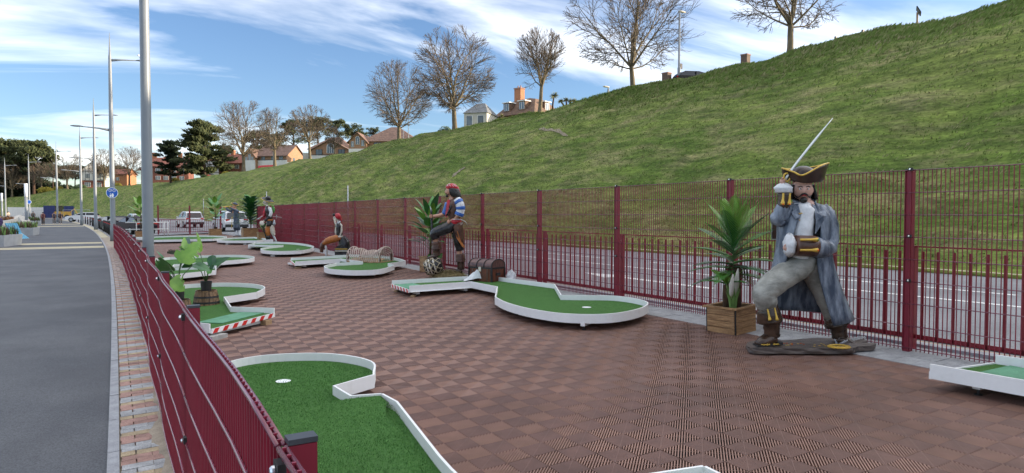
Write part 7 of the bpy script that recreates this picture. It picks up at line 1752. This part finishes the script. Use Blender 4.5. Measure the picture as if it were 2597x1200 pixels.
# white walled house and brown house with chimney
h = house_root('pale clad extension with grey slate roof left of the brown house', 1206, 118, 20)
hip(h, -2.1, 2.1, 0, 6, 0, 6.9, 9.0, 1.5, A['clad'], A['roof_slate'], .2)
for x in (-1.1, 1.0): window(h, (x, -.02, 5.6), 1.05, 1.6, 'f', WF, False, 0)
h = house_root('brown brick house with steep tiled roof, dormers and a big chimney', 1306, 122, 40)
MB().box((0, 4.2, 3.6), (8.6, 8.4, 7.2)).build('wall', A['wall_brown'], h)
a, b_, c, d = (-4.8, -.5, 7.1), (4.8, -.5, 7.1), (4.8, 8.9, 7.1), (-4.8, 8.9, 7.1); e, f_, g_, i_ = (-2.6, 2.6, 10.1), (2.6, 2.6, 10.1), (2.6, 5.8, 10.1), (-2.6, 5.8, 10.1)
MB().add([a, b_, c, d, e, f_, g_, i_, (0, 4.2, 10.7)], [(0, 1, 5, 4), (1, 2, 6, 5), (2, 3, 7, 6), (3, 0, 4, 7), (4, 5, 8), (5, 6, 8), (6, 7, 8), (7, 4, 8), (3, 2, 1, 0)]).build('roof', A['roof_old'], h)
for (x, y, fc) in ((-2.2, 1.0, 'f'), (1.4, 1.0, 'f'), (3.3, 4.2, 'r')):
    dm = MB().box((x, y, 8.65) , (1.5, 1.5, 1.7)).build('dormer', A['roof_old'], h); MB().box((x + (.1 if fc == 'r' else 0), y - (.1 if fc == 'f' else 0), 9.56), (1.85, 1.85, .14)).build('dormer_roof', A['white_frame'], dm)
    window(h, (x, y - .76, 8.7) if fc == 'f' else (x + .76, y, 8.7), 1.0, 1.2, fc, WF, False, 1)
for x in (-3.2, -1.2, 2.2): window(h, (x, -.03, 5.6), 1.2, 1.1, 'f', WF)
for y in (2.5, 5.5): window(h, (4.32, y, 5.8), 1.1, 1.0, 'r', WF)
cm_ = MB().box((-1.6, 3.2, 10.6), (1.5, 1.2, 3.6)).build('chimney', A['wall_orange'], h); MB().box((-1.6, 3.2, 12.45), (1.7, 1.4, .2)).build('chimney_cap', A['brick_red'], cm_)
for x in (-1.9, -1.3): MB().lathe([(.14, 12.5), (.11, 13.0)], 8, (x, 3.2, 0)).build('chimney_pot', A['brick_red'], cm_)
# far houses among the trees
def timbered(label, u, dep, phi, z, w, d, ze, zr, wall_low, roof, seed):
    h = house_root(label, u, dep, phi, z); gable(h, -w / 2, w / 2, 0, d, 0, ze, zr, 'y', A['render'], roof); MB().box((0, -.06, ze * .24), (w + .1, .2, ze * .48)).build('brick_base', wall_low, h)
    for k in range(7): x = -w / 2 + w * k / 6; MB().box((x, -.04, (ze * .5 + ze + (zr - ze) * (1 - abs(2 * x / w)) * .9) / 2), (.14, .1, ze * .5 + (zr - ze) * (1 - abs(2 * x / w)) * .9)).build('timber', DF, h)
    for zz in (ze * .5, ze * .95): MB().box((0, -.05, zz), (w, .1, .16)).build('timber', DF, h)
    for k in (-1, 1): window(h, (k * w * .24, -.06, ze * .72), w * .2, ze * .22, 'f', WF, False, 2); window(h, (k * w * .24, -.14, ze * .28), w * .22, ze * .22, 'f', WF, False, 2)
    return h
timbered('far timbered white house left of the lamp posts', 238, 292, 12, 12.0, 8.5, 9, 8.5, 12.4, A['wall_red'], A['roof_slate'], 1)
h = house_root('far brick house with orange sunlit wall by the lamp mast', 306, 275, 35, 11.8); gable(h, -4, 3, 0, 6, 0, 6.2, 8.2, 'x', A['wall_orange'], A['roof_red']); window(h, (-1, -.02, 4.2), 1.2, 1.2, 'f', WF)
h = house_root('far brick terrace behind the dark cypresses with two chimneys', 432, 240, 14, 12.2); gable(h, -8, 6, 0, 9, 0, 6.5, 9.6, 'x', A['wall_red'], A['roof_red'])
for x in (-6.4, -3.8, -1.2, 1.4, 4.0): window(h, (x, -.02, 5.0), 1.3, 1.3, 'f', WF); window(h, (x, -.02, 2.3), 1.3, 1.3, 'f', WF)
for x in (-6, 2.5): cc = MB().box((x, 4.5, 10.2), (1.3, 1.0, 2.6)).build('chimney', A['wall_orange'], h)
timbered('far black and white timbered house left of the golden trunk', 546, 225, 18, 12.4, 9.0, 9, 6.2, 9.6, A['render'], A['roof_red'], 2)
h = house_root('far red roofed house with white gable trim beside the golden trunk', 592, 215, 34, 12.5); gable(h, -5, 4, 0, 8, 0, 5.5, 8.4, 'x', A['wall_red'], A['roof_red']); MB().box((4.2, 4, 2.6), (.3, 8.2, 3.6)).build('white_band', A['render'], h)
for x in (-3.5, -1, 1.5): window(h, (x, -.02, 4.2), 1.2, 1.2, 'f', WF)
cc = MB().box((-2.5, 4, 8.6), (1.2, 1.0, 2.6)).build('chimney', A['wall_orange'], h)
h = house_root('far brick house between the near lamp post and the dark cypress', 392, 250, 20, 11.8); gable(h, -4.5, 4.5, 0, 8, 0, 6.5, 10.0, 'y', A['wall_red'], A['roof_red'])
for x in (-2, 2): window(h, (x, -.02, 5.2), 1.2, 1.4, 'f', WF)
cc = MB().box((2.8, 4, 9.8), (1.2, 1.0, 3.0)).build('chimney', A['wall_orange'], h)

# dense far woodland closing the promenade on the left
wr = np.random.RandomState(21); V = []; T = []
for _ in range(9000):
    u = wr.uniform(-60, 215); top = 452 + 22 * vnoise(u, 0, .03, 5) + (12 if u > 150 else 0); v = wr.uniform(top, 506); p = at_depth(u, v, wr.uniform(318, 345))
    s_ = wr.uniform(.5, 1.4); n1 = Vector(wr.normal(size=3)).normalized(); n2 = n1.orthogonal().normalized(); o = len(V)
    V += [tuple(p + n1 * s_), tuple(p - n1 * s_ * .6 + n2 * s_ * .7), tuple(p - n1 * s_ * .6 - n2 * s_ * .7)]; T.append((o, o + 1, o + 2))
o = numpy_mesh('far_woodland', V, T, A['needle_dark'], kind='stuff'); o['label'] = 'dark far woodland closing the view at the left'
